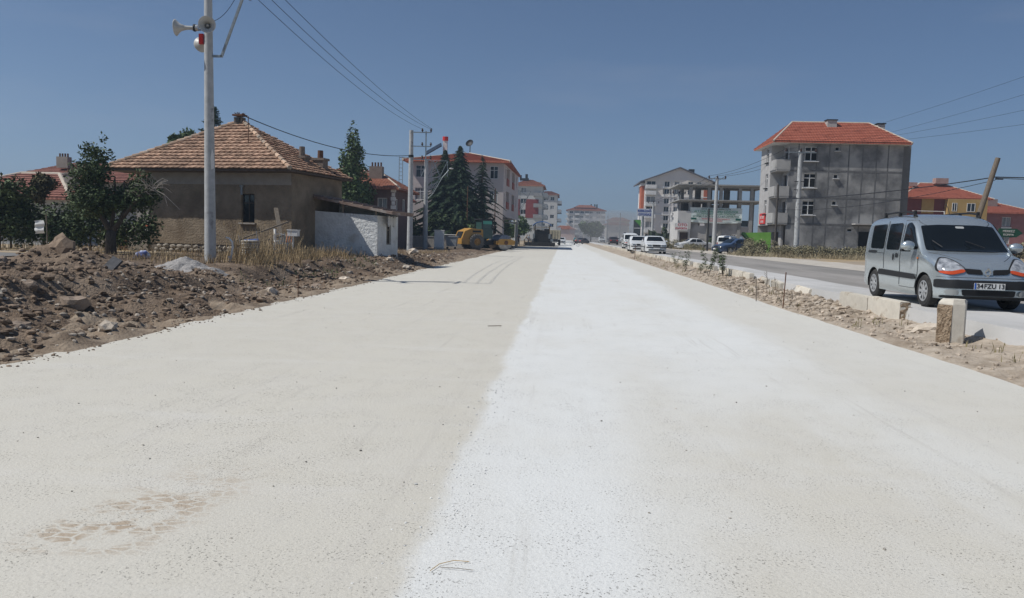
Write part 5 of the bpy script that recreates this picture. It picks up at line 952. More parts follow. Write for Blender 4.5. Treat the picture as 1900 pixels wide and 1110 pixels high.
# signs and small structures in the middle distance
sg = thing('roadside_sign', 'pale board with blue lettering high on twin poles', 'sign', (14.2,149.7,6)); mb = MB(); mb.box((15.65,149.7,6.7), (2.9,.15,1.5)); mb.build('board', M('sign pale', (.50,.53,.58), (.55,.58,.62), 1), sg); text('KIZILDAĞ', .58, m_tblue, sg, (15.65,149.6,7.0), bold=.02); text('OTOGAZ', .58, m_tblue, sg, (15.75,149.6,6.3), bold=.02)
tt = thing('price_totem', 'dark petrol station totem with green top corner', 'totem', (14.2,148,.3)); mb = MB(); mb.box((14.2,148,2.75), (1.35,.4,4.9)); mb.build('body', M('totem dark', (.03,.04,.045), rough=.4), tt); mb = MB(); mb.add([(13.6,147.78,5.15),(14.86,147.78,5.15),(14.86,147.78,3.9)], [(0,2,1)]); mb.build('green_corner', M('totem green', (.08,.30,.05)), tt); mb = MB(); mb.box((14.2,147.79,3.6), (1.3,.03,.12)); mb.build('stripe', m_bwhite, tt)
ng = thing('shade_net', 'dark green shade net fence with sagging cloth', 'fence', (15,120,.35)); mb = MB(); n_ = 24
for i in range(n_+1):
    u = i/n_; x = 13.3+4.4*u; s_ = .55*math.sin(math.pi*u); mb.v += [(x,120+.1*math.sin(i),.3), (x,120+.12*math.sin(i*1.7),1.6), (x,120+.1*math.cos(i),3.0-s_)]
mb.f = [(i*3+j, i*3+j+3, i*3+j+4, i*3+j+1) for i in range(n_) for j in range(2)]; mb.m = [0]*len(mb.f); mb.build('net', M('net green', (.035,.05,.035), (.06,.075,.05), 2), ng)
for x in (13.3,15.4,17.7): mb = MB(); mb.cyl((x,120.1,.2), (x,120.1,3.05), .06); mb.build('post', m_wood, ng)
for k, (x, y, s_) in enumerate(((16.0,121.5,1.0),(14.4,122,.8),(17.4,121,.9))): tree('fir_sapling', ('small dark fir rising behind the shade net middle','small dark fir at the left end of the shade net','small dark fir at the right end of the shade net')[k], (x,y,.3), [(0,0,1.2*s_,.8*s_,.8*s_,1.0*s_),(0,0,2.4*s_,.5*s_,.5*s_,.9*s_)], 700, .18, [([(0,0,-.1),(0,0,2.5*s_)], .08,.03)], m_leaf, 80+k)
tree('shrub', 'dark leafy bush at the skeleton building wall', (20.3,103,.35), rblobs(85, 8, (0,0,.9, .9,.5,.6), .35,.6), 900, .12, [([(0,0,-.1),(0,0,.8)], .05,.03)], m_leaf, 86, cat='shrub')
SHR = [(14.6,118,1.6,.9,'far'),(15.4,112,1.9,1.2,'x'),(14.3,105,1.5,.7,'x'),(15.0,99,1.7,1.1,'x'),(15.9,94,1.3,.7,'x'),(17.2,67.8,1.9,1.35,'x'),(19.1,66.6,1.3,.8,'x'),(20.8,65.2,1.6,1.0,'x'),(22.9,64.8,1.2,.55,'x'),(24.9,66.4,1.7,.75,'x'),(15.8,64.2,1.1,.6,'x')]
SL = ['greyish dry bush at the verge below the shade net','low grey green dry bush right of the netting','rounded dry bush near the OTO sign pole foot','straw coloured dry bush left of the parked hatchback','dry bush hiding the front of the parked white hatchback','big straw coloured bush beside the blue car','dry bush at the foot of the thin dark pole','dry bush at the foot of the grey building pole','low dry bush before the grey building wall','dry bush near the grey building entrance stair','small dry bush nearest to the blue car wheel']
for k, (x, y, w_, h_, _) in enumerate(SHR):
    tree('dry_shrub', SL[k], (x,y,.33), rblobs(90+k, 16, (0,0,h_*.55, w_*.95,.9,h_*.5), .3,.6), 3200, .075, [([(0,0,-.05),(0,0,.3)], .03,.02)], m_olive, 120+k, cat='shrub', group='dry bushes along the far verge', hollow=.2)
sp = [(r6.uniform(14, 26), r6.uniform(60, 68), .7, r6.uniform(.6, 1.3)) for i in range(170)]+[(r6.uniform(13.8, 17), r6.uniform(88, 125), .7, r6.uniform(.5, 1.1)) for i in range(90)]+[(r6.uniform(24, 40), r6.uniform(45, 70), .8, r6.uniform(.5, 1.1)) for i in range(120)]
blades('verge_grass', 'dry grass and weeds along the far verge', sp, M('verge straw', (.25,.21,.13), (.33,.28,.185), 2, isl=.3), 29, h=(.1,.5), n=16, wid=.014, lean=.7)
# direction sign behind the van
ds = thing('direction_sign', 'dark green arrow shaped direction sign pointing right', 'sign', (33.6,60,.3)); mb = MB(); mb.prism([(33.0,3.05),(34.3,3.05),(34.75,2.72),(34.3,2.4),(33.0,2.4)], 59.9, 60.0); mb.build('arrow_panel', M('sign green', (.015,.07,.04), rough=.4), ds); mb = MB(); mb.cyl((33.6,60.06,.2), (33.6,60.06,3.0), .05); mb.build('post', m_steel, ds); text('MERKEZ', .24, m_white, ds, (33.7,59.88,2.84)); text('KONYA', .22, m_white, ds, (33.7,59.88,2.58))
# far hills
m_hill = M('far hill', (.16,.17,.16), (.22,.22,.20), .002)
mb = MB(); n_ = 60
for i in range(n_+1):
    u = i/n_; x = -1500+2300*u; h_ = 88*math.exp(-((u-.22)/.10)**2)+38*math.exp(-((u-.45)/.2)**2)+12*abs(fbm(u*9, 0, 7, 4))+12
    for k, (y, f) in enumerate(((1150,0),(1280,.7),(1420,1),(1700,.2))): mb.v.append((x, y+90*fbm(u*5, k, 3, 3), h_*f*(1+.15*fbm(u*14, k*2, 1, 3))-2))
mb.f = [(i*4+j, i*4+4+j, i*4+5+j, i*4+1+j) for i in range(n_) for j in range(3)]; mb.m = [0]*len(mb.f); struct(mb.build('hills', m_hill, smooth=True))
# ------------------------------------------------------------------ median: kerbs, stakes, saplings
kb = struct(link('kerb', None, loc=(6.2,26,.1)))
def kerb_mesh(L_, h=.34, d=.16):
    b = bmesh.new(); bmesh.ops.create_cube(b, size=1); bmesh.ops.scale(b, vec=(d, L_, h), verts=b.verts); top = [e for e in b.edges if all(v.co.z > 0 for v in e.verts)]; bmesh.ops.bevel(b, geom=top, offset=.02, segments=2, affect='EDGES'); me = bpy.data.meshes.new('kerb_stone'); b.to_mesh(me); b.free(); me.materials.append(m_kerb); return me
km = kerb_mesh(.985); rk = random.Random(3); y = 25.6
while y < 118:
    if not (36 < y < 37 or rk.random() < .05): link('kerb_stone', km, kb, mat4=Matrix.Translation((6.32+rk.uniform(-.02,.02), y+.5, .30+rk.uniform(-.015,.015))) @ Matrix.Rotation(rk.gauss(0,.012), 4, 'Z') @ Matrix.Rotation(rk.gauss(0,.02), 4, 'Y'))
    y += 1.0
for k, (x, y, z, ry, lb) in enumerate(((6.42,24.4,.22,.25,'tilted kerb stone half buried at the end of the kerb row'), (6.45,22.9,.2,-.2,'leaning kerb stone almost covered with dirt and weeds'), (6.4,20.4,.18,.3,'sunken kerb stone among rubble beside the stake'))):
    o = link('kerb_piece', km); tag(o, lb, 'kerb'); o.matrix_basis = Matrix.Translation((x,y,z)) @ Matrix.Rotation(.06*(k-1), 4, 'Z') @ Matrix.Rotation(ry, 4, 'Y') @ Matrix.Rotation(.05, 4, 'X')
km2 = kerb_mesh(1.42, .36, .20)
def kerbpiece(label, m4, rough_end):
    t = thing('kerb_piece', label, 'kerb', mat4=m4); link('block', km2, t, local=True); mb = MB(); vs = []
    N = 6
    for i in range(N+1):
        for j in range(N+1): vs.append((-.095+.19*i/N, rough_end*(.712+.02*noise.noise(V((i*.9,j*.9,3)))), -.178+.345*j/N))
    mb.add(vs, [(i*(N+1)+j, i*(N+1)+j+1, (i+1)*(N+1)+j+1, (i+1)*(N+1)+j) for i in range(N) for j in range(N)]); mb.build('broken_face', m_kerbrough, t, local=True); return t
kerbpiece('nearer of two pale kerb stones lying beside the van', Matrix.Translation((6.38,15.15,.29)) @ Matrix.Rotation(.015, 4, 'Z'), -1)
kerbpiece('farther of two pale kerb stones lying beside the van', Matrix.Translation((6.35,16.62,.27)) @ Matrix.Rotation(.035, 4, 'Z') @ Matrix.Rotation(.01, 4, 'X'), -1)
t = thing('kerb_stub', 'broken kerb stone standing upright at the median', 'kerb', (5.93,11.75,.1))
PL = [(-.20,.10),(-.085,-.10),(.085,-.12),(.20,.06),(.10,.2),(-.12,.2)]; mb = MB(); n_ = 6
mb.v = [(x, y, -.25) for x, y in PL]+[(x, y, .60-.05*(y < 0)-.035*(x < -.15)) for x, y in PL]+[(x*.86, y*.86, .625-.02*(x < -.15)) for x, y in PL]
mb.f = [(i, (i+1) % n_, n_+(i+1) % n_, n_+i) for i in range(n_)]+[(n_+i, n_+(i+1) % n_, 2*n_+(i+1) % n_, 2*n_+i) for i in range(n_)]+[tuple(range(2*n_, 3*n_))]; mb.m = [0]*len(mb.f); mb.build('block', m_kerb, t, local=True)
mb = MB(); N = 10; vs = []; A3, B3_ = V((-.20,.10,0)), V((-.085,-.10,0)); nn_ = V((-.86,-.5,0))
for i in range(N+1):
    for j in range(N+1): vs.append(A3.lerp(B3_, i/N)+nn_*(.008+.05*abs(noise.noise(V((i*.6,j*.6,8)))))+V((0,0,-.15+.69*j/N)))
mb.add(vs, [(i*(N+1)+j, (i+1)*(N+1)+j, (i+1)*(N+1)+j+1, i*(N+1)+j+1) for i in range(N) for j in range(N)]); mb.build('broken_face', m_kerbrough, t, local=True)
def stake(label, p, h, lean=(0,0), r=.011, mat=None): mb = MB(); mb.cyl((0,0,-.1), (lean[0],lean[1],h), r, r, 8); return tag(move(mb.build('stake', mat or m_rust), p), label, 'stake')
stake('thin rusty iron stake on the right road edge', (5.10,17.7,0), .83, (.03,0), .013); stake('twisted dry stick standing at the right road edge', (4.98,19.6,0), .62, (-.04,0), .012, m_wood); stake('thin rusty iron stake on the left road edge', (-5.92,16.6,0), .48)
stake('far iron stake before the oncoming cars', (5.2,55,.05), 1.0, (.02,0), .02)
for k, (x, y, h_) in enumerate(((5.6,26.2,.55),(5.9,22.2,.5),(5.75,20.8,.4),(5.5,18.4,.35))):
    mb = MB(); rr = random.Random(k); limb(mb, [(0,0,-.05),(.02,.01,h_*.5),(-.02,.0,h_)], .010,.004, 5)
    for i in range(7): z = h_*(.3+.1*i); a = rr.random()*6.28; limb(mb, [(0,0,z),(.09*math.cos(a),.09*math.sin(a),z+.09)], .005,.003, 4)
    tag(move(mb.build('dry_stalk', m_wood), (x,y,med_h(x,y))), ('bare dry stalk just before the saplings','bare dry stalk with side twigs near the sunken kerb','short bare stalk between rubble and kerb','small bare stalk behind the iron stake')[k], 'stalk')
def sapling(label, x, y, h_, seed, n=60):
    r = random.Random(seed); t = thing('sapling', label, 'sapling', (x,y,med_h(x,y))); mb = MB(); lv = MB()
    for s_ in range(3 if h_ > .6 else 2):
        a = r.random()*6.28; tip = V((.28*math.cos(a)*h_, .28*math.sin(a)*h_, h_*r.uniform(.75,1.05))); limb(mb, [(0,0,-.05), tip*.5+V((0,0,.03)), tip], .010,.004, 5)
        for i in range(n//3):
            k = .25+.75*r.random(); p = tip*k+V((0,0,.02)); b_ = r.random()*6.28; d = V((math.cos(b_),math.sin(b_),r.uniform(-.2,.6))).normalized()*r.uniform(.10,.19); w_ = d.cross(V((0,0,1))).normalized()*.026
            lv.add([p, p+d*.5+w_, p+d+V((0,0,-.03)), p+d*.5-w_], [(0,1,2,3)])
    mb.build('stem', m_bark, t, local=True); lv.build('leaves', m_leaf2, t, local=True)
sapling('small leafy sapling on the road side of the kerb', 5.55,34.4,.9,1,120); sapling('largest leafy sapling in the median before the kerb', 5.65,29.6,1.05,2,260); sapling('leafy sapling next to the largest one on its right', 5.95,28.4,.85,3,200); sapling('low sapling left of the largest one', 5.7,31.6,.5,4,90); sapling('dry sapling far along the median', 5.7,38.5,.7,5,60)
# ------------------------------------------------------------------ vehicles
def interp(pts, x):
    if x <= pts[0][0]: return pts[0][1]
    for i in range(len(pts)-1):
        a, b = pts[i], pts[i+1]
        if x <= b[0]:
            h = b[0]-a[0]; t = (x-a[0])/h
            def sl(j):
                if j <= 0 or j >= len(pts)-1: return (pts[min(j+1,len(pts)-1)][1]-pts[max(j-1,0)][1])/(pts[min(j+1,len(pts)-1)][0]-pts[max(j-1,0)][0])
                d0 = (pts[j][1]-pts[j-1][1])/(pts[j][0]-pts[j-1][0]); d1 = (pts[j+1][1]-pts[j][1])/(pts[j+1][0]-pts[j][0])
                return 0 if d0*d1 <= 0 else 2*d0*d1/(d0+d1)
            m0, m1 = sl(i)*h, sl(i+1)*h; return (2*t**3-3*t**2+1)*a[1]+(t**3-2*t**2+t)*m0+(-2*t**3+3*t**2)*b[1]+(t**3-t**2)*m1
    return pts[-1][1]
def body_mesh(sp):
    xs = sorted({round(x, 4) for x in sp['xs']}); NS, NC = 9, 9; rings = []
    for x in xs:
        zt = interp(sp['top'], x); zb = interp(sp['bot'], x); wx = interp(sp['plan'], x); zt = max(zt, zb+.05); rr = min(interp(sp['rad'], x), (zt-zb)*.6); zs = zt-rr; half = []
        def hw(z):
            f = 1-sp['tum']*max(0, z-sp['belt'])**1.25 - .05*max(0, (.42-z)/.3)**2; 
            return wx*f+.012*math.exp(-((z-sp['belt']+.12)/.1)**2)*(1 if zt > .8 else 0)
        for i in range(NS): z = zb+(zs-zb)*i/(NS-1); half.append((hw(z), z))
        w0 = hw(zs); p = sp.get('p', 2.6)
        for i in range(1, NC+1): a = math.pi/2*i/NC; half.append((w0*max(0, math.cos(a))**(2/p) if i < NC else 0., zs+rr*math.sin(a)**(2/p)))
        ring = [(x, y, z) for y, z in half]+[(x, -y, z) for y, z in reversed(half[:-1])]; rings.append(ring)
    n = len(rings[0]); mb = MB(); mb.v = [p for r in rings for p in r]
    mb.f = [(i*n+j, i*n+(j+1) % n, (i+1)*n+(j+1) % n, (i+1)*n+j) for i in range(len(xs)-1) for j in range(n)]+[tuple(range(n-1,-1,-1)), tuple((len(xs)-1)*n+j for j in range(n))]
    me = bpy.data.meshes.new('body'); me.from_pydata(mb.v, [], mb.f); b = bmesh.new(); b.from_mesh(me); bmesh.ops.recalc_face_normals(b, faces=b.faces); b.to_mesh(me); b.free(); return me
def cut_arches(me, wheels, r, wout, mat, dark):
    o = bpy.data.objects.new('tmp', me); COL.objects.link(o); me.materials.append(mat); me.materials.append(dark)
    for x in wheels:
        for s in (-1, 1):
            c = MB(); c.cyl((x, s*(wout-.26), r), (x, s*(wout+.4), r), r*1.17, n=28); co = c.build('cut', [mat, dark]); co.data.polygons.foreach_set('material_index', [1]*len(co.data.polygons)); b = bmesh.new(); b.from_mesh(co.data); bmesh.ops.recalc_face_normals(b, faces=b.faces); b.to_mesh(co.data); b.free()
            md = o.modifiers.new('b', 'BOOLEAN'); md.object = co; md.operation = 'DIFFERENCE'; md.solver = 'EXACT'; bpy.context.view_layer.update(); dg = bpy.context.evaluated_depsgraph_get(); nm = bpy.data.meshes.new_from_object(o.evaluated_get(dg)); o.modifiers.clear(); o.data = nm; bpy.data.objects.remove(co)
    me = o.data; me.name = 'body'; bpy.data.objects.remove(o); me.polygons.foreach_set('use_smooth', [True]*len(me.polygons)); me.set_sharp_from_angle(angle=R(38)); return me
def rpoly(p, r, n=4):
    q = []; k = len(p)
    for i in range(k):
        a, b, c = (V(p[i-1]), V(p[i]), V(p[(i+1) % k])); d0 = min(r, (a-b).length*.42); d1 = min(r, (c-b).length*.42); s = b+(a-b).normalized()*d0; e = b+(c-b).normalized()*d1
        q += [tuple(s*(1-t)**2+b*2*t*(1-t)+e*t*t) for t in [j/n for j in range(n+1)]]
    return q
def patch(tree_, poly, axis, sign, off=.006, rings=7, rnd_=2, flip=False, dens=.06):
    # project a rounded polygon on to the body: axis 'y' -> (x,z) seen from the side, 'x' -> (y,z) seen from front/back, 'z' -> (x,y) from above
    p = rpoly(poly, {1:.03,2:.07}[rnd_]) if rnd_ else poly; q = []
    for i in range(len(p)):
        a, b = p[i], p[(i+1) % len(p)]; d = math.dist(a, b); n = max(1, int(d/dens)); q += [tuple(a[j]+(b[j]-a[j])*k/n for j in (0,1)) for k in range(n)]
    p = q; cx, cy = sum(a[0] for a in p)/len(p), sum(a[1] for a in p)/len(p); vs = []; n = len(p)
    for r_ in range(rings+1):
        k = r_/rings
        for u, v in (p if r_ else [(p[0])]):
            a, b = cx+(u-cx)*k, cy+(v-cy)*k
            if axis == 'y': o, d = V((a, sign*3, b)), V((0,-sign,0))
            elif axis == 'x': o, d = V((sign*9, a, b)), V((-sign,0,0))
            else: o, d = V((a, b, 5)), V((0,0,-1))
            h, nn, _, _ = tree_.ray_cast(o, d)
            if h is None: vs.append(None)
            else:
                if nn.dot(d) > 0: nn = -nn
                vs.append(h+nn*off-d*off*.4)
    good = [x for x in vs if x is not None]
    mb = MB(); fs = []
    for r_ in range(rings):
        for i in range(n):
            j = (i+1) % n
            f = (0, 1+i, 1+j) if r_ == 0 else (1+(r_-1)*n+i, 1+r_*n+i, 1+r_*n+j, 1+(r_-1)*n+j)
            if all(vs[k] is not None for k in f): fs.append(f)
    mb.add([x if x is not None else V((0,0,.6)) for x in vs], fs); return mb
m_hub = M('hubcap silver', (.45,.46,.47), rough=.35, metal=.5, spec=.5)
def make_wheel(r, w_, hub=True):
    t = MB().lathe([(r*.62,-w_/2),(r*.9,-w_/2),(r,-w_*.36),(r*1.005,0),(r,w_*.36),(r*.9,w_/2),(r*.62,w_/2),(r*.6,w_*.2)], ax=(0,1,0), n=28); o1 = t.build('tyre', m_rubber, smooth=40)
    h = MB().lathe([(0,w_*.44),(r*.14,w_*.46),(r*.18,w_*.40),(r*.5,w_*.36),(r*.60,w_*.47),(r*.64,w_*.44)], ax=(0,1,0), n=28, m=1)
    for k in range(8): a = k*math.pi/4; h.bar((r*.1*math.cos(a), w_*.44, r*.1*math.sin(a)), (r*.58*math.cos(a), w_*.46, r*.58*math.sin(a)), r*.17, w_*.08, m=0, up=(0,1,0))
    h.lathe([(r*.56,w_*.42),(r*.57,w_*.52),(r*.65,w_*.50),(r*.65,w_*.42)], ax=(0,1,0), n=28, m=0); h.lathe([(0,w_*.53),(r*.14,w_*.53),(r*.16,w_*.44)], ax=(0,1,0), n=16, m=0)
    o2 = h.build('rim', [m_hub, m_dark], smooth=40); a, b = o1.data, o2.data; bpy.data.objects.remove(o1); bpy.data.objects.remove(o2); return a, b
WH = {}
def add_wheels(t, wheels, r, wout, w_=.19):
    if (r, w_) not in WH: WH[(r, w_)] = make_wheel(r, w_)
    ty, ri = WH[(r, w_)]
    for x in wheels:
        for s in (-1, 1):
            wl = link('wheel', ty, t, local=True, mat4=Matrix.Translation((x, s*(wout-w_/2-.015), r)) @ (Matrix.Identity(4) if s > 0 else Matrix.Rotation(math.pi, 4, 'Z'))); link('rim', ri, wl, local=True)
def rng_xs(*segs): return [a+(b-a)*i/n for a, b, n in segs for i in range(n+1)]
VAN = dict(xs=rng_xs((0,.14,8),(.14,.5,5),(.5,2.3,18),(2.3,3.2,18),(3.2,3.75,10),(3.75,4.0,14)), belt=1.02, tum=.17, p=3.2,
    top=[(0,.62),(.015,.95),(.06,1.45),(.12,1.66),(.25,1.755),(.5,1.79),(1.5,1.81),(2.15,1.785),(2.42,1.72),(2.62,1.58),(3.10,1.12),(3.16,1.085),(3.45,1.015),(3.72,.91),(3.86,.80),(3.93,.68),(3.955,.60),(3.985,.575),(4.0,.50)],
    bot=[(0,.34),(.3,.24),(.7,.20),(3.3,.20),(3.8,.20),(4.0,.26)], plan=[(0,.74),(.06,.795),(.3,.825),(2.0,.83),(3.1,.83),(3.5,.815),(3.75,.765),(3.9,.69),(3.97,.62),(4.0,.56)],
    rad=[(0,.12),(.2,.2),(2.3,.22),(2.7,.2),(3.1,.13),(3.5,.16),(3.8,.2),(4.0,.1)])
def kangoo(name, label, paint, loc, rz, detail=True, glass=None):
    t = thing(name, label, 'van', loc, rz); sp = VAN; me = body_mesh(sp); tr = BVHTree.FromPolygons([v.co.copy() for v in me.vertices], [tuple(p.vertices) for p in me.polygons])
    wh = (.72, 3.28); r = .305; me = cut_arches(me, wh, r, .83, paint, m_black); body = link('body', me, t, local=True); add_wheels(t, wh, r, .83); g = glass or m_tint
    def P(nm, poly, ax, sg, mat, off=.006, par=body, rnd_=2, rings=6): return patch(tr, poly, ax, sg, off, rings, rnd_).build(nm, mat, par, smooth=True, local=True)
    ws = P('windscreen', [(-.74,1.075),(-.4,1.06),(.4,1.06),(.74,1.075),(.665,1.545),(.35,1.57),(-.35,1.57),(-.665,1.545)], 'x', 1, g, .008, rings=9, rnd_=1)
    for s in (-1, 1):
        P('side_window', [(2.98,1.10),(2.30,1.07),(2.22,1.12),(2.24,1.58),(2.42,1.62),(2.58,1.52)], 'y', s, g, .007)
        P('side_window', [(2.06,1.06),(1.38,1.06),(1.36,1.60),(2.04,1.61)], 'y', s, g, .007); P('side_window', [(1.22,1.07),(.46,1.08),(.42,1.58),(1.20,1.60)], 'y', s, g, .007)
        for poly in ([(3.0,1.04),(2.18,1.02),(2.165,.42),(2.15,.42),(2.165,1.64),(2.18,1.64),(2.19,1.035),(3.0,1.055)],): pass
        mb = MB()
        for line in ([(2.16,.36),(2.14,1.0),(2.15,1.66)], [(1.28,.66),(1.27,1.0),(1.29,1.66)], [(2.16,.33),(2.9,.33),(3.0,.6),(3.02,.98)], [(2.15,1.665),(2.45,1.66),(2.68,1.52)], [(1.28,.98),(.35,1.0)]):
            for a, b in zip(line, line[1:]):
                n = 6; pr = None
                for i in range(n+1):
                    u, v = a[0]+(b[0]-a[0])*i/n, a[1]+(b[1]-a[1])*i/n; h = tr.ray_cast(V((u, s*3, v)), V((0,-s,0)))[0]
                    if h is None: pr = None; continue
                    h = h+V((0, s*.002, 0))
                    if pr is not None: mb.bar(pr, h, .009, .006)
                    pr = h
        mb.build('door_gap', m_dark, body, local=True)
        P('rub_strip', [(2.95,.50),(2.95,.60),(1.05,.64),(1.02,.52)], 'y', s, m_dark, .016); P('rub_strip', [(.36,.98),(.36,1.03),(.85,1.035),(.85,.975)], 'y', s, m_dark, .008)
        P('door_handle', [(2.05,.90),(2.05,.99),(1.93,1.0),(1.92,.9)], 'y', s, m_dark, .012); P('door_handle', [(1.85,.84),(1.85,.985),(1.78,.985),(1.78,.84)], 'y', s, m_dark, .012); P('indicator', [(3.06,.90),(3.06,.935),(2.99,.935),(2.99,.90)], 'y', s, M('amber', (.5,.12,.02), rough=.3), .01, rings=3)
        mb = MB(); mb.blob((2.88, s*.985, 1.15), .125, seed=.0, sub=3, squash=.78, rough=0, sc=(.75,1.05)); mo = mb.build('mirror', paint if s < 9 else m_dark, body, smooth=True, local=True); mb = MB(); mb.bar((2.84, s*.78, 1.10), (2.84, s*.95, 1.13), .09, .06); mb.box((2.80,s*1.0,1.06), (.1,.16,.05)); mb.build('mirror_foot', m_dark, mo, local=True)
        hl = P('headlight', [(-s*.0+s*.36,0.735),(s*.66,0.660),(s*.765,0.700),(s*.775,0.810),(s*.70,0.925),(s*.60,0.935),(s*.48,0.860)], 'x', 1, M('lamp glass', (.45,.47,.5), (.12,.13,.15), 9, rough=.05, spec=.8), .012, rings=8)
        P('headlight_rim', [(s*.335,0.730),(s*.66,0.635),(s*.785,0.685),(s*.795,0.820),(s*.71,0.945),(s*.59,0.955),(s*.46,0.875)], 'x', 1, m_dark, .007, rings=8, par=hl)
        P('turn_signal', [(s*.37,0.695),(s*.62,0.635),(s*.76,0.670),(s*.76,0.715),(s*.64,0.695),(s*.40,0.750)], 'x', 1, M('orange lens', (.50,.07,.02), rough=.15, spec=.6), .017, par=hl)
        P('grille', [(s*.085,0.655),(s*.35,0.670),(s*.40,0.760),(s*.10,0.745)], 'x', 1, m_black, .009, rnd_=1); P('fog_lamp', [(s*.5,.285),(s*.68,.285),(s*.70,.35),(s*.66,.385),(s*.52,.385)], 'x', 1, M('fog glass', (.25,.26,.26), rough=.1, spec=.7), .02)
    P('bumper_strip', [(-.79,.40),(.79,.40),(.79,.555),(-.79,.555)], 'x', 1, m_dark, .012, rnd_=1, rings=12); P('lower_intake', [(-.44,.275),(.44,.275),(.46,.385),(-.46,.385)], 'x', 1, m_black, .010, rnd_=1, rings=10); P('bumper_lip', [(-.74,.225),(.74,.225),(.74,.27),(-.74,.27)], 'x', 1, m_dark, .014, rnd_=1, rings=8)
    f = lambda z: (tr.ray_cast(V((9,0,z)), V((-1,0,0)))[0] or V((4,0,z))).x
    px = f(.46)+.035; pl = MB().box((px,0,.455), (.012,.52,.115)).build('number_plate', m_white, body, local=True); MB().box((px+.008,-.245,.455), (.006,.03,.11)).build('plate_band', m_blue, pl, local=True)
    for bd, yy, sc in (('34', -.165, .115), ('FZU', .005, .115), ('13', .195, .115)):
        c = bpy.data.curves.new('lettering', 'FONT'); c.body = bd; c.size = sc; c.align_x = 'CENTER'; c.align_y = 'CENTER'; c.extrude = .001; c.offset = .0025; c.materials.append(m_black); link('lettering', tomesh(c), pl, local=True, mat4=Matrix.Translation((px+.009, yy, .455)) @ Matrix.Rotation(math.pi/2, 4, 'Z') @ Matrix.Rotation(math.pi/2, 4, 'X'))
    gx0 = f(.70)+.02; em = MB()
    for k in range(4):
        a = [(0,.075),(.05,0),(0,-.075),(-.05,0)]; p, q = a[k], a[(k+1) % 4]; em.bar((gx0,p[0],.70+p[1]), (gx0,q[0],.70+q[1]), .018,.018)
    em.build('emblem', M('chrome', (.6,.6,.6), rough=.15, metal=1.), body, local=True); P('emblem_mount', [(-.09,.655),(.09,.655),(.06,.785),(-.06,.785)], 'x', 1, paint, .012, rnd_=1, rings=4)
    for s in (-1, 1):
        mb = MB(); mb.tube([(.55,s*.60,1.75),(.68,s*.60,1.835),(1.2,s*.60,1.85),(1.8,s*.60,1.845),(2.08,s*.60,1.82),(2.25,s*.60,1.74)], .02, 8)
        for x in (.62,1.4,2.15): mb.bar((x,s*.60,1.74), (x,s*.60,1.86), .05)
        mb.build('roof_rail', m_dark, body, smooth=40, local=True)
        P('roof_gutter', [(.3,s*.645),(2.3,s*.645),(2.3,s*.66),(.3,s*.66)], 'z', 1, m_dark, .004, rnd_=0, rings=2)
    MB().tube([(2.30,0,1.78),(2.20,0,1.92),(2.08,0,2.02)], .006, 5).build('aerial', m_dark, body, local=True)
    for s in (-1, 1): MB().tube([(3.18,s*.38-.1,1.14),(3.02,s*.30-.3,1.26)], .01, 5).build('wiper', m_dark, ws, local=True)
    def seam(nm, pts3, ax, sg, wdt=.008):
        mb = MB(); pr = None
        for (a, b) in pts3:
            h = tr.ray_cast(V((sg*9,a,b)), V((-sg,0,0)))[0] if ax == 'x' else (tr.ray_cast(V((a,b,5)), V((0,0,-1)))[0] if ax == 'z' else tr.ray_cast(V((a,sg*3,b)), V((0,-sg,0)))[0])
            if h is not None and pr is not None: mb.bar(pr, h, wdt, .006)
            pr = h
        if mb.v: mb.build(nm, m_dark, body, local=True)
    for s in (-1, 1): seam('bonnet_gap', [(3.18+.05*i, s*(.735-.016*i-.0016*i*i)) for i in range(12)], 'z', 1)
    seam('bumper_gap', [(-.78+.04*i, .60) for i in range(40)], 'x', 1)
    # rear
    P('rear_window', [(-.62,1.10),(.62,1.10),(.58,1.56),(-.58,1.56)], 'x', -1, g, .007, rnd_=1); P('rear_bumper', [(-.76,.38),(.76,.38),(.76,.56),(-.76,.56)], 'x', -1, m_dark, .02, rnd_=1)
    for s in (-1, 1): P('tail_light', [(s*.66,.72),(s*.76,.72),(s*.755,1.02),(s*.66,1.0)], 'x', -1, M('tail red', (.30,.02,.02), rough=.2), .01, rnd_=1)
    MB().box((-.02,.1,.80), (.02,.42,.12)).build('rear_plate', m_white, body, local=True)
    for s, nm in ((0,'number'),): pass
    # driver and seats seen through nothing: dark glass hides the cabin
    P('rear_view_mirror', [(-.06,1.50),(.10,1.50),(.10,1.54),(-.06,1.54)], 'x', 1, M('mirror tab', (.35,.36,.36), rough=.4), .012, par=ws, rnd_=1, rings=2)
    return t
m_silver = M('silver green paint', (.52,.58,.605), (.49,.545,.57), 3, rough=.26, metal=.7, spec=.5, coat=.6); m_carwhite = M('white car paint', (.66,.68,.69), (.58,.60,.60), 2, rough=.3, spec=.5, coat=.5); m_carblue = M('blue car paint', (.028,.055,.12), (.04,.07,.14), 2, rough=.35, spec=.5, coat=.4); m_cardark = M('dark car paint', (.05,.04,.042), (.07,.055,.055), 2, rough=.4, spec=.4)
kangoo('silver_van', 'silver grey passenger van parked facing the camera at right', m_silver, (7.80,18.05,.365), R(-92.3))
kangoo('white_van', 'white van parked with its rear towards the camera', m_carwhite, (18.0,86.5,.37), R(62))
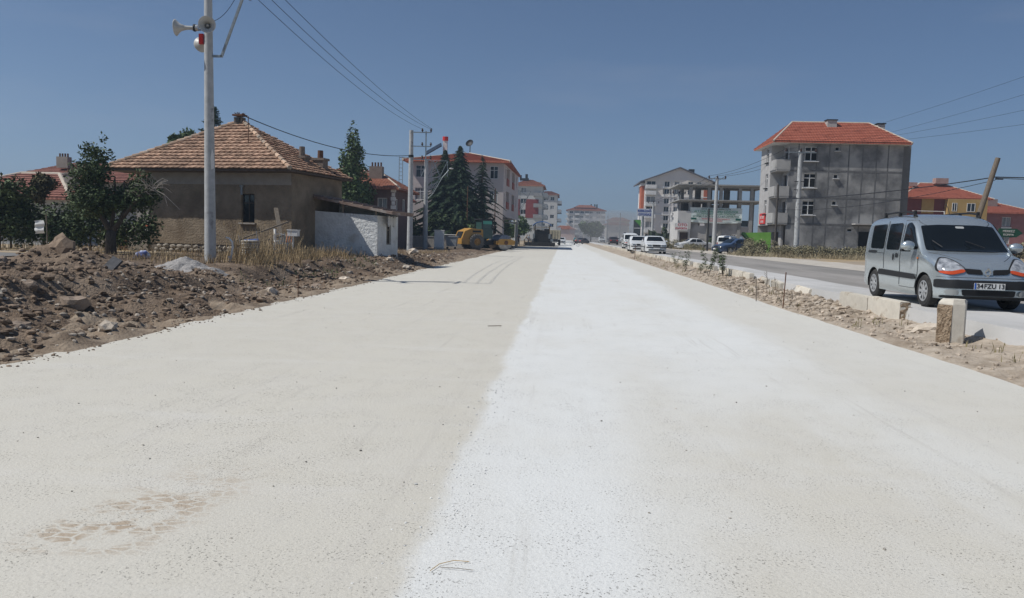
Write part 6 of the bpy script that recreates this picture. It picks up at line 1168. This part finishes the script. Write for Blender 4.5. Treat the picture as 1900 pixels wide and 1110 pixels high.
SED = dict(xs=rng_xs((0,.16,9),(.16,1.0,10),(1.0,3.3,26),(3.3,4.2,10),(4.2,4.5,14)), belt=.88, tum=.30, p=3.0,
    top=[(0,.56),(.02,.80),(.08,.93),(.6,.98),(.85,1.0),(1.05,1.1),(1.5,1.36),(1.8,1.42),(2.3,1.43),(2.65,1.39),(2.95,1.22),(3.35,.98),(3.45,.94),(4.0,.84),(4.25,.76),(4.38,.64),(4.44,.56),(4.48,.52),(4.5,.46)],
    bot=[(0,.34),(.3,.22),(.7,.19),(3.8,.19),(4.3,.19),(4.5,.26)], plan=[(0,.70),(.08,.78),(.4,.84),(2.0,.86),(3.4,.855),(4.0,.82),(4.3,.74),(4.45,.62),(4.5,.55)], rad=[(0,.12),(.8,.12),(1.4,.2),(2.7,.2),(3.3,.12),(4.0,.12),(4.5,.1)])
def sedan(name, label, paint, loc, rz, cat='car', detail=True, group=None):
    t = thing(name, label, cat, loc, rz, group=group); me = body_mesh(SED); tr = BVHTree.FromPolygons([v.co.copy() for v in me.vertices], [tuple(p.vertices) for p in me.polygons]); wh = (.85, 3.42); r = .30; me = cut_arches(me, wh, r, .86, paint, m_black); body = link('body', me, t, local=True); add_wheels(t, wh, r, .86)
    def P(nm, poly, ax, sg, mat, off=.008, rnd_=1, rings=6): return patch(tr, poly, ax, sg, off, rings, rnd_).build(nm, mat, body, smooth=True, local=True)
    P('windscreen', [(-.68,1.0),(.68,1.0),(.52,1.345),(-.52,1.345)], 'x', 1, m_tint, rings=8); P('rear_window', [(-.62,1.05),(.62,1.05),(.5,1.33),(-.5,1.33)], 'x', -1, m_glass)
    for s in (-1, 1):
        P('side_window', [(3.08,.96),(2.12,.95),(2.12,1.32),(2.55,1.32)], 'y', s, m_glass); P('side_window', [(2.04,.95),(1.22,.96),(1.45,1.27),(1.75,1.32),(2.04,1.32)], 'y', s, m_glass)
        P('headlight', [(s*.35,.585),(s*.72,.585),(s*.745,.715),(s*.37,.715)], 'x', 1, M('lamp', (.10,.115,.13), rough=.08, spec=.6), .012); P('rub_strip', [(3.9,.5),(.5,.52),(.5,.57),(3.9,.55)], 'y', s, m_dark, .012)
        MB().blob((2.98, s*.95, 1.0), .09, seed=0., sub=2, squash=.7, rough=0, sc=(.8,1.1)).build('mirror', paint, body, smooth=True, local=True); P('tail_light', [(s*.42,.68),(s*.70,.68),(s*.70,.82),(s*.42,.82)], 'x', -1, m_red)
    for s in (-1, 1):
        mb = MB()
        for line in ([(3.12,.94),(3.08,.45),(2.98,.28)], [(2.08,.25),(2.08,.93)], [(1.15,.95),(1.1,.6)]):
            for a, b in zip(line, line[1:]):
                pr = None
                for i in range(7):
                    h = tr.ray_cast(V((a[0]+(b[0]-a[0])*i/6, s*3, a[1]+(b[1]-a[1])*i/6)), V((0,-s,0)))[0]
                    if h is not None and pr is not None: mb.bar(pr, h, .010, .006)
                    pr = h
        mb.build('door_gap', m_dark, body, local=True)
    P('grille', [(-.31,.575),(.31,.575),(.34,.72),(-.34,.72)], 'x', 1, m_black, .012); P('bumper_strip', [(-.76,.46),(.76,.46),(.76,.545),(-.76,.545)], 'x', 1, m_dark, .016, rings=10); P('lower_intake', [(-.62,.27),(.62,.27),(.62,.36),(-.62,.36)], 'x', 1, m_black, .012, rings=8)
    f = (tr.ray_cast(V((9,0,.43)), V((-1,0,0)))[0] or V((4.5,0,.4))).x; MB().box((f+.03,0,.43), (.012,.5,.11)).build('number_plate', m_white, body, local=True); return t
s1 = sedan('white_car', 'white saloon leading the oncoming traffic on the old road', m_carwhite, (7.35,64.5,.37), R(-90))
s2 = copy_tree(s1); s2['label'] = 'white car half hidden behind the leading white saloon'; move(s2, (6.75,70.5,.37), R(-91)); s3 = None
v2 = kangoo('white_minibus', 'white van following behind the oncoming white saloon', m_carwhite, (7.6,88.5,.37), R(-90)); v2['category'] = 'van'
mb = MB(); mb.add([(6.9,69.0,1.75),(7.25,69.0,1.75),(7.25,69.0,2.0),(6.9,69.0,1.98)], [(0,1,2,3)]); 
sedan('blue_car', 'dark blue saloon parked nose to the road by the bushes', m_carblue, (18.2,72.9,.37), R(203))
c = copy_tree(s1); c['label'] = 'white hatchback parked behind the dry bush and pole'; move(c, (18.6,97.5,.37), R(190))
d1 = sedan('dark_car', 'dark car driving away in the dust cloud', m_cardark, (9.2,138,.37), R(90))
for k, (x, y, a, lb) in enumerate(((10.0,200,-90,'white car far off in the dust on the right lane'), (13.0,185,-90,'white car far off near the low commercial building'), (-.35,158,-90,'white car coming up beside the paver'))): c = copy_tree(s1); c['label'] = lb; move(c, (x,y,.37 if k < 2 else .02), R(a))
c = copy_tree(d1); c['label'] = 'grey car standing far behind the cyclist'; move(c, (3.4,175,.02), R(60))
# ------------------------------------------------------------------ people
def person(name, label, loc, rz, J, shirt, trousers, hair=(.02,.015,.012), skin=(.36,.22,.15), h=1.72, cap=None):
    # J: joint positions in metres, facing +x ; one skinned body, clothing by region
    E = [('pel','waist'),('waist','chest'),('chest','neck'),('neck','head'),('head','crown'),('chest','shl'),('shl','ell'),('ell','wrl'),('wrl','hal'),('chest','shr'),('shr','elr'),('elr','wrr'),('wrr','har'),('pel','hil'),('hil','knl'),('knl','anl'),('anl','tol'),('pel','hir'),('hir','knr'),('knr','anr'),('anr','tor')]
    RAD = dict(pel=.15,waist=.135,chest=.165,neck=.055,head=.095,crown=.085,shl=.07,shr=.07,ell=.048,elr=.048,wrl=.034,wrr=.034,hal=.04,har=.04,hil=.095,hir=.095,knl=.062,knr=.062,anl=.045,anr=.045,tol=.04,tor=.04)
    names = list(RAD); me = bpy.data.meshes.new('body'); me.from_pydata([J[k] for k in names], [(names.index(a), names.index(b)) for a, b in E], []); o = bpy.data.objects.new('tmp', me); COL.objects.link(o); md = o.modifiers.new('s', 'SKIN')
    for i, k in enumerate(names): me.skin_vertices[0].data[i].radius = (RAD[k], RAD[k]*(.72 if k in ('pel','waist','chest') else 1)); me.skin_vertices[0].data[i].use_root = k == 'pel'
    sb = o.modifiers.new('b', 'SUBSURF'); sb.levels = 2; sb.render_levels = 2; bpy.context.view_layer.update(); nm = bpy.data.meshes.new_from_object(o.evaluated_get(bpy.context.evaluated_depsgraph_get())); bpy.data.objects.remove(o); nm.name = 'person_body'
    ms = [M('shirt '+label[:8], shirt, tuple(x*.8 for x in shirt), 6), M('trousers '+label[:8], trousers, tuple(x*.8 for x in trousers), 6), M('skin', skin, tuple(x*.9 for x in skin), 5, rough=.6), M('hair', hair), m_dark]
    for m_ in ms: nm.materials.append(m_)
    P = {k: V(J[k]) for k in names}
    for f in nm.polygons:
        c = f.center; k = min(names, key=lambda q: (P[q]-c).length); i = 0
        if k in ('pel','hil','hir','knl','knr'): i = 1
        elif k in ('anl','anr'): i = 1 if c.z > P[k].z else 4
        elif k in ('tol','tor'): i = 4
        elif k in ('head','crown','neck'): i = 3 if (k != 'neck' and (c-P['head']).x < .03 and c.z > P['head'].z-.02) or (k == 'crown' and c.z > P['crown'].z+.0) else 2
        elif k in ('wrl','wrr','hal','har','ell','elr'): i = 2
        f.material_index = i; f.use_smooth = True
    return tag(link(name, nm, loc=loc, rz=rz), label, 'person')
def stand(lean=0., arm=(.25,.1), step=.12):
    L_ = lean; return dict(pel=(0,0,.95), waist=(L_*.3,0,1.12), chest=(L_*.7,0,1.36), neck=(L_,0,1.50), head=(L_*1.15+.02,0,1.62), crown=(L_*1.2+.01,0,1.70), shl=(L_*.7,.19,1.40), shr=(L_*.7,-.19,1.40), ell=(L_*.7+arm[0]*.4,.24,1.12), elr=(L_*.7+arm[1]*.4,-.24,1.12), wrl=(L_*.7+arm[0],.22,.92), wrr=(L_*.7+arm[1],-.22,.9), hal=(L_*.7+arm[0]*1.2,.21,.84), har=(L_*.7+arm[1]*1.2,-.21,.82), hil=(0,.1,.9), hir=(0,-.1,.9), knl=(step*.7,.1,.49), knr=(-step*.4,-.1,.49), anl=(step,.1,.09), anr=(-step,-.1,.09), tol=(step+.14,.1,.04), tor=(-step+.14,-.1,.04))
person('person', 'worker in dark clothes standing left of the paver', (-6.6,112,.03), R(-60), stand(.05), (.03,.03,.035), (.03,.035,.05))
person('person', 'worker in pale shirt bending beside the paver', (-5.7,111.5,.03), R(20), stand(.35, (.5,.45)), (.42,.38,.33), (.16,.13,.10))
person('person', 'worker in blue grey shirt next to the paver hopper', (-5.2,113,.03), R(10), stand(.12, (.35,.3)), (.16,.20,.26), (.04,.045,.06))
person('person', 'man in dark jacket walking by the roller drum', (-9.0,76.0,.12), R(-100), stand(.02), (.05,.06,.09), (.03,.03,.035))
# cyclist: bicycle and rider
BX = V((2.0,128,.0)); bk = thing('bicycle', 'bicycle ridden across the new road by a boy', 'bicycle', tuple(BX))
def wheel_b(x, par, nm='wheel'):
    mb = MB(); mb.tube([(x+.33*math.cos(a*math.pi/12),0,.345+.33*math.sin(a*math.pi/12)) for a in range(25)], .022, 6); w_ = mb.build(nm, m_rubber, par, smooth=True, local=True); mb = MB()
    for k in range(9): a = k*math.pi/9; mb.bar((x-.31*math.cos(a),0,.345-.31*math.sin(a)), (x+.31*math.cos(a),0,.345+.31*math.sin(a)), .006)
    mb.cyl((x,-.05,.345), (x,.05,.345), .03); mb.build('spokes', m_steel, w_, local=True)
def bike_frame(par, mat):
    mb = MB()
    for a, b in (((-.53,0,.345),(-.1,0,.30)), ((-.1,0,.30),(-.24,0,.85)), ((-.24,0,.78),(.32,0,.82)), ((-.1,0,.30),(.34,0,.72)), ((-.53,0,.345),(-.22,0,.75)), ((.53,0,.345),(.33,0,.9))): mb.cyl(a, b, .02, n=8)
    mb.build('frame', mat, par, local=True); mb = MB(); mb.tube([(.30,-.27,1.0),(.36,-.1,.98),(.33,0,.93),(.36,.1,.98),(.30,.27,1.0)], .016); mb.build('handlebar', m_dark, par, local=True); mb = MB(); mb.blob((-.25,0,.9), .13, seed=0, sub=2, squash=.35, rough=0); mb.build('saddle', m_black, par, smooth=True, local=True); mb = MB(); mb.cyl((-.1,-.1,.3), (-.1,.1,.3), .06); mb.bar((-.1,.09,.3), (.03,.09,.19), .02); mb.bar((-.1,-.09,.3), (-.23,-.09,.41), .02); mb.build('crank', m_dark, par, local=True)
wheel_b(-.53, bk); wheel_b(.53, bk); bike_frame(bk, m_dark)
J = dict(pel=(-.24,0,1.0), waist=(-.17,0,1.14), chest=(-.02,0,1.36), neck=(.06,0,1.50), head=(.1,0,1.61), crown=(.1,0,1.69), shl=(.0,.18,1.39), shr=(.0,-.18,1.39), ell=(.17,.23,1.19), elr=(.17,-.23,1.19), wrl=(.28,.25,1.05), wrr=(.28,-.25,1.05), hal=(.33,.25,1.02), har=(.33,-.25,1.02), hil=(-.2,.1,.97), hir=(-.2,-.1,.97), knl=(.1,.12,.70), knr=(.05,-.12,.62), anl=(-.05,.12,.28), anr=(-.13,-.12,.40), tol=(.08,.12,.22), tor=(0,-.12,.36))
person('person', 'boy in teal shirt and dark trousers riding the bicycle', tuple(BX), 0, J, (.05,.26,.32), (.02,.02,.025))
b2 = thing('bicycle', 'old bicycle parked beside the blue car', 'bicycle', (15.0,66.0,.37), R(20)); wheel_b(-.53, b2); wheel_b(.53, b2); bike_frame(b2, m_dark)
# worn tyre leaning at the pole
mb = MB(); mb.lathe([(.2,-.09),(.30,-.1),(.34,-.06),(.345,.06),(.30,.1),(.2,.09),(.18,0),(.2,-.09)], ax=(.2,1,.2), n=24); tag(move(mb.build('old_tyre', m_rubber, smooth=40), (19.5,66.3,.68)), 'old tyre leaning at the foot of the grey building pole', 'tyre')
# ------------------------------------------------------------------ soil compactor
m_yel = M('machine yellow', (.46,.25,.05), (.38,.21,.05), 2.5, rough=.5, spec=.4, c3=(.30,.19,.09), s3=3, t3=(.6,.75)); m_drum = M('drum steel', (.30,.31,.33), (.20,.20,.21), 4, rough=.35, metal=.7)
rl = thing('road_roller', 'yellow single drum soil compactor parked on the verge', 'roller', (-7.6,72.6,.05), R(33))
mb = MB(); mb.prism([(-2.55,.75),(-2.75,1.05),(-2.45,1.75),(-1.7,2.05),(-.55,1.95),(-.5,.75)], -.82, .82); mb.build('engine_hood', m_yel, rl, local=True)
mb = MB(); mb.prism([(-2.85,.55),(-2.85,1.02),(-1.9,1.02),(-1.9,.5)], -.98, .98); mb.build('rear_bumper', m_yel, rl, local=True)
mb = MB(); mb.add([(-2.77,-.6,1.12),(-2.77,.6,1.12),(-2.50,.6,1.72),(-2.50,-.6,1.72)], [(0,3,2,1)]); mb.build('grille', m_black, rl, local=True)
mb = MB(); mb.box((-1.2,-.83,1.75), (.9,.03,.18)); mb.build('vent', m_black, rl, local=True)
mb = MB(); mb.box((-.2,0,.72), (2.6,1.2,.45)); mb.box((.75,0,.75), (.6,.7,.4)); mb.build('chassis', m_dark, rl, local=True)
def big_wheel(y):
    s = -1 if y < 0 else 1; ty = MB().lathe([(.34,-.26),(.62,-.27),(.73,-.2),(.76,0),(.73,.2),(.62,.27),(.34,.26)], ax=(0,1,0), n=32)
    for k in range(20): a = k*math.pi/10; ty.bar((.745*math.cos(a),-.24,.745*math.sin(a)), (.745*math.cos(a+.12),.24,.745*math.sin(a+.12)), .1,.05)
    o = ty.build('wheel', M('dusty tyre', (.10,.095,.085), (.17,.16,.145), 5), rl, smooth=40, local=True); o.matrix_basis = Matrix.Translation((-1.25,y,.76)); MB().lathe([(0,.2*s),(.12,.21*s),(.16,.1*s),(.32,.14*s),(.36,.24*s)], ax=(0,1,0), n=24).build('rim', m_yel, o, smooth=40, local=True)
big_wheel(-.86); big_wheel(.86)
MB().lathe([(0,-1.05),(.70,-1.05),(.76,-1.02),(.76,1.02),(.70,1.05),(0,1.05)], c=(1.75,0,.76), ax=(0,1,0), n=40).build('drum', m_drum, rl, smooth=40, local=True)
mb = MB()
for s in (-1,1): mb.prism([(.9,.55),(2.7,.55),(2.75,.95),(2.2,1.1),(1.2,1.1),(.9,.95)], s*1.08, s*1.26)
mb.box((2.68,0,.75), (.18,2.3,.35)); mb.box((.85,0,.75), (.2,2.3,.35)); mb.build('drum_frame', m_yel, rl, local=True)
for s in (-1,1): mb = MB(); mb.cyl((1.75,s*1.26,.76), (1.75,s*1.32,.76), .2, n=20); mb.build('hub', m_rust, rl, local=True)
cb = MB(); cb.box((-.05,0,1.55), (1.15,1.5,.9)); cb = cb.build('cab', M('cab green grey', (.05,.09,.08), (.07,.11,.10), 3, rough=.4), rl, local=True)
mb = MB()
for x in (-.6,.5):
    for y in (-.72,.72): mb.bar((x,y,1.9), (x,y,2.85), .07)
mb.build('cab_post', m_dark, cb, local=True); mb = MB(); mb.box((-.05,0,2.4), (1.04,1.36,.9)); mb.build('cab_glass', M('cab glass', (.03,.07,.065), rough=.08, spec=.6), cb, local=True); mb = MB(); mb.box((-.05,0,2.92), (1.35,1.65,.12)); mb.build('cab_roof', m_dark, cb, local=True); mb = MB(); mb.box((-.05,-.74,2.62), (.95,.04,.3)); mb.build('sun_strip', M('teal strip', (.10,.36,.28)), cb, local=True)
# arched shelter behind the roller
t = thing('arched_shelter', 'dark arched metal shelter roof behind the roller', 'shelter', (-9.6,86,.1)); mb = MB(); n_ = 14
for i in range(n_+1): a = math.pi*(.12+.76*i/n_); mb.v += [(-9.5+1.55*math.cos(a),85.2,3.1+.95*math.sin(a)), (-9.5+1.55*math.cos(a),87.4,3.1+.95*math.sin(a))]
mb.f = [(i*2, i*2+2, i*2+3, i*2+1) for i in range(n_)]+[tuple(i*2 for i in range(n_+1))]; mb.m = [0]*len(mb.f); mb.build('roof', M('shelter brown', (.035,.028,.026), (.06,.05,.045), 4), t)
for x in (-10.8,-8.2): mb = MB(); mb.cyl((x,85.3,.1), (x,85.3,3.2), .05); mb.build('post', m_dark, t)
# ------------------------------------------------------------------ asphalt paver with blue canopy
pv = thing('asphalt_paver', 'dark asphalt paver with bright blue canopy on the new road', 'paver', (-3.3,118,.0)); mb = MB()
mb.box((-3.3,118.5,1.1), (2.5,4.2,1.2)); mb.box((-3.3,117.6,2.0), (2.3,1.8,.9)); mb.box((-2.6,117.2,2.3), (.7,.8,.7)); mb.build('body', M('tar black', (.02,.02,.02), (.04,.038,.035), 4, rough=.6), pv)
mb = MB(); mb.box((-3.5,115.7,.35), (4.6,1.0,.5)); mb.build('screed', M('tar black b', (.02,.02,.02), (.04,.038,.035), 4), pv)
for s in (-1,1): mb = MB(); mb.prism([(116.6,.1),(120.4,.1),(120.7,.45),(120.4,.8),(116.6,.8),(116.3,.45)], -3.3+s*1.1-.22, -3.3+s*1.1+.22, 'yz'); mb.build('crawler_track', m_rubber, pv)
for x in (-4.4,-2.25):
    for y in (116.9,119.0): mb = MB(); mb.cyl((x,y,1.6), (x,y,3.35), .045); mb.build('canopy_post', m_dark, pv)
mb = MB(); n_ = 10
for i in range(n_+1): u = i/n_; x = -4.75+2.95*u; z = 3.2+.62*math.sin(math.pi*u)**.7; mb.v += [(x,116.4,z), (x,119.4,z), (x,116.4,z-.08), (x,119.4,z-.08)]
for i in range(n_): k = i*4; mb.f += [(k,k+4,k+5,k+1), (k+2,k+3,k+7,k+6), (k,k+2,k+6,k+4), (k+1,k+5,k+7,k+3)]
mb.m = [0]*len(mb.f); mb.build('canopy', M('canopy blue', (.04,.16,.48), (.06,.20,.55), 2, rough=.5), pv)
mb = MB(); mb.prism([(-4.6,.8),(-2.0,.8),(-1.8,1.9),(-4.8,1.9)], 121, 122.6); mb.build('hopper', M('hopper', (.05,.045,.04), (.08,.07,.06), 4), pv)
mb = MB()
for x in (-4.5,-2.1): mb.bar((x,116.5,2.9), (x,119.2,2.9), .05); mb.bar((x,116.5,2.45), (x,116.5,2.9), .05)
mb.bar((-4.5,116.5,2.9), (-2.1,116.5,2.9), .05); mb.build('guard_rail', M('rail yellow', (.30,.20,.05), (.22,.15,.05), 3), pv)
mb = MB(); mb.cyl((-2.2,119.6,2.0), (-2.2,119.6,3.1), .07); mb.build('exhaust', m_rust, pv)
for s in (-1,1): mb = MB(); mb.bar((-3.3+s*1.45,119.5,1.0), (-3.3+s*1.45,115.6,.5), .16,.22); mb.build('tow_arm', m_dark, pv); mb = MB(); mb.box((-3.3+s*1.2,116.5,1.55), (.3,.5,.7)); mb.build('control_console', m_steel, pv)
for x in (-5.0,-1.7): mb = MB(); mb.box((x,115.4,.95), (.4,.3,.35)); mb.cyl((x,115.4,.5), (x,115.4,.95), .03); mb.build('screed_console', m_steel, pv)
for k, (x, z) in enumerate(((-3.9,2.6),(-2.7,2.55))): mb = MB(); mb.box((x,118.2,z-.3), (.45,.45,.5)); mb.build('seat', m_black, pv)
mb = MB(); mb.cyl((-1.75,115.6,.0), (-1.75,115.6,1.0), .04); mb.box((-1.75,115.6,1.15), (.12,.08,.35)); tag(mb.build('marker_post', m_dark), 'short dark marker post right of the paver screed', 'post')
tk = thing('tipper_truck', 'cream tipper truck standing behind the paver', 'truck', (-1.6,131,0)); mb = MB(); mb.box((-1.6,133,1.9), (2.3,4.6,1.5)); mb.build('tipper_body', M('cream truck', (.42,.37,.26), (.48,.43,.32), 2), tk); mb = MB()
for i in range(5): mb.box((-2.55+i*.48,130.66,1.9), (.08,.08,1.5))
mb.build('rib', M('cream rib', (.5,.45,.34)), tk); mb = MB(); mb.box((-1.6,136.6,1.7), (2.2,1.8,2.2)); mb.build('cab', m_white, tk); mb = MB(); mb.box((-1.6,133.8,.95), (1.2,6.8,.3)); mb.build('chassis', m_dark, tk)
for y in (131.6,133,136.4):
    for s in (-1,1): mb = MB(); mb.cyl((-1.6+s*.75,y,.5), (-1.6+s*1.12,y,.5), .5, n=20); mb.build('wheel', m_rubber, tk)
def twig(label, pts, r, mat): mb = MB(); mb.tube(pts, r, 5); tag(mb.build('twig', mat), label, 'twig')
twig('curved golden straw lying on the near road', [(-.54,3.20,.012),(-.51,3.27,.014),(-.45,3.31,.016),(-.38,3.315,.012)], .0016, M('golden straw', (.5,.32,.1)))
twig('thin grey twig lying on the near road', [(-.50,3.24,.012),(-.42,3.235,.014),(-.35,3.23,.012)], .0014, m_wood)
twig('short dark stick on the road further off', [(-1.19,12.28,.01),(-.97,12.35,.014)], .006, m_wood)
# ------------------------------------------------------------------ haze and drifting road dust
def volume(name, label, lo, hi, dens, col, aniso=.25, ell=False):
    mb = MB()
    if ell: mb.blob((0,0,0), 1, seed=0., sub=3, squash=1, rough=0); mb.v = [((lo[0]+hi[0])/2+v[0]*(hi[0]-lo[0])/2/1.0, (lo[1]+hi[1])/2+v[1]*(hi[1]-lo[1])/2/1.35, (lo[2]+hi[2])/2+v[2]*(hi[2]-lo[2])/2) for v in mb.v]
    else: mb.box([(a+b)/2 for a, b in zip(lo, hi)], [b-a for a, b in zip(lo, hi)])
    m = bpy.data.materials.new(name); m.use_nodes = True; n = m.node_tree.nodes; n.clear(); o = n.new('ShaderNodeOutputMaterial'); v = n.new('ShaderNodeVolumePrincipled'); v.inputs['Color'].default_value = (*col, 1); v.inputs['Density'].default_value = dens; v.inputs['Anisotropy'].default_value = aniso; m.node_tree.links.new(v.outputs[0], o.inputs['Volume'])
    return tag(mb.build(name, m), label, 'haze', kind='stuff')
volume('haze', 'pale bluish haze over the whole place', (-2100,-320,-2.5), (2100,2000,112), .0008, (.62,.80,1.0))
volume('dust_cloud', 'drifting grey road dust at the far end of the road', (1.5,140,-1.5), (24,300,9), .009, (.92,.90,.88), ell=True)
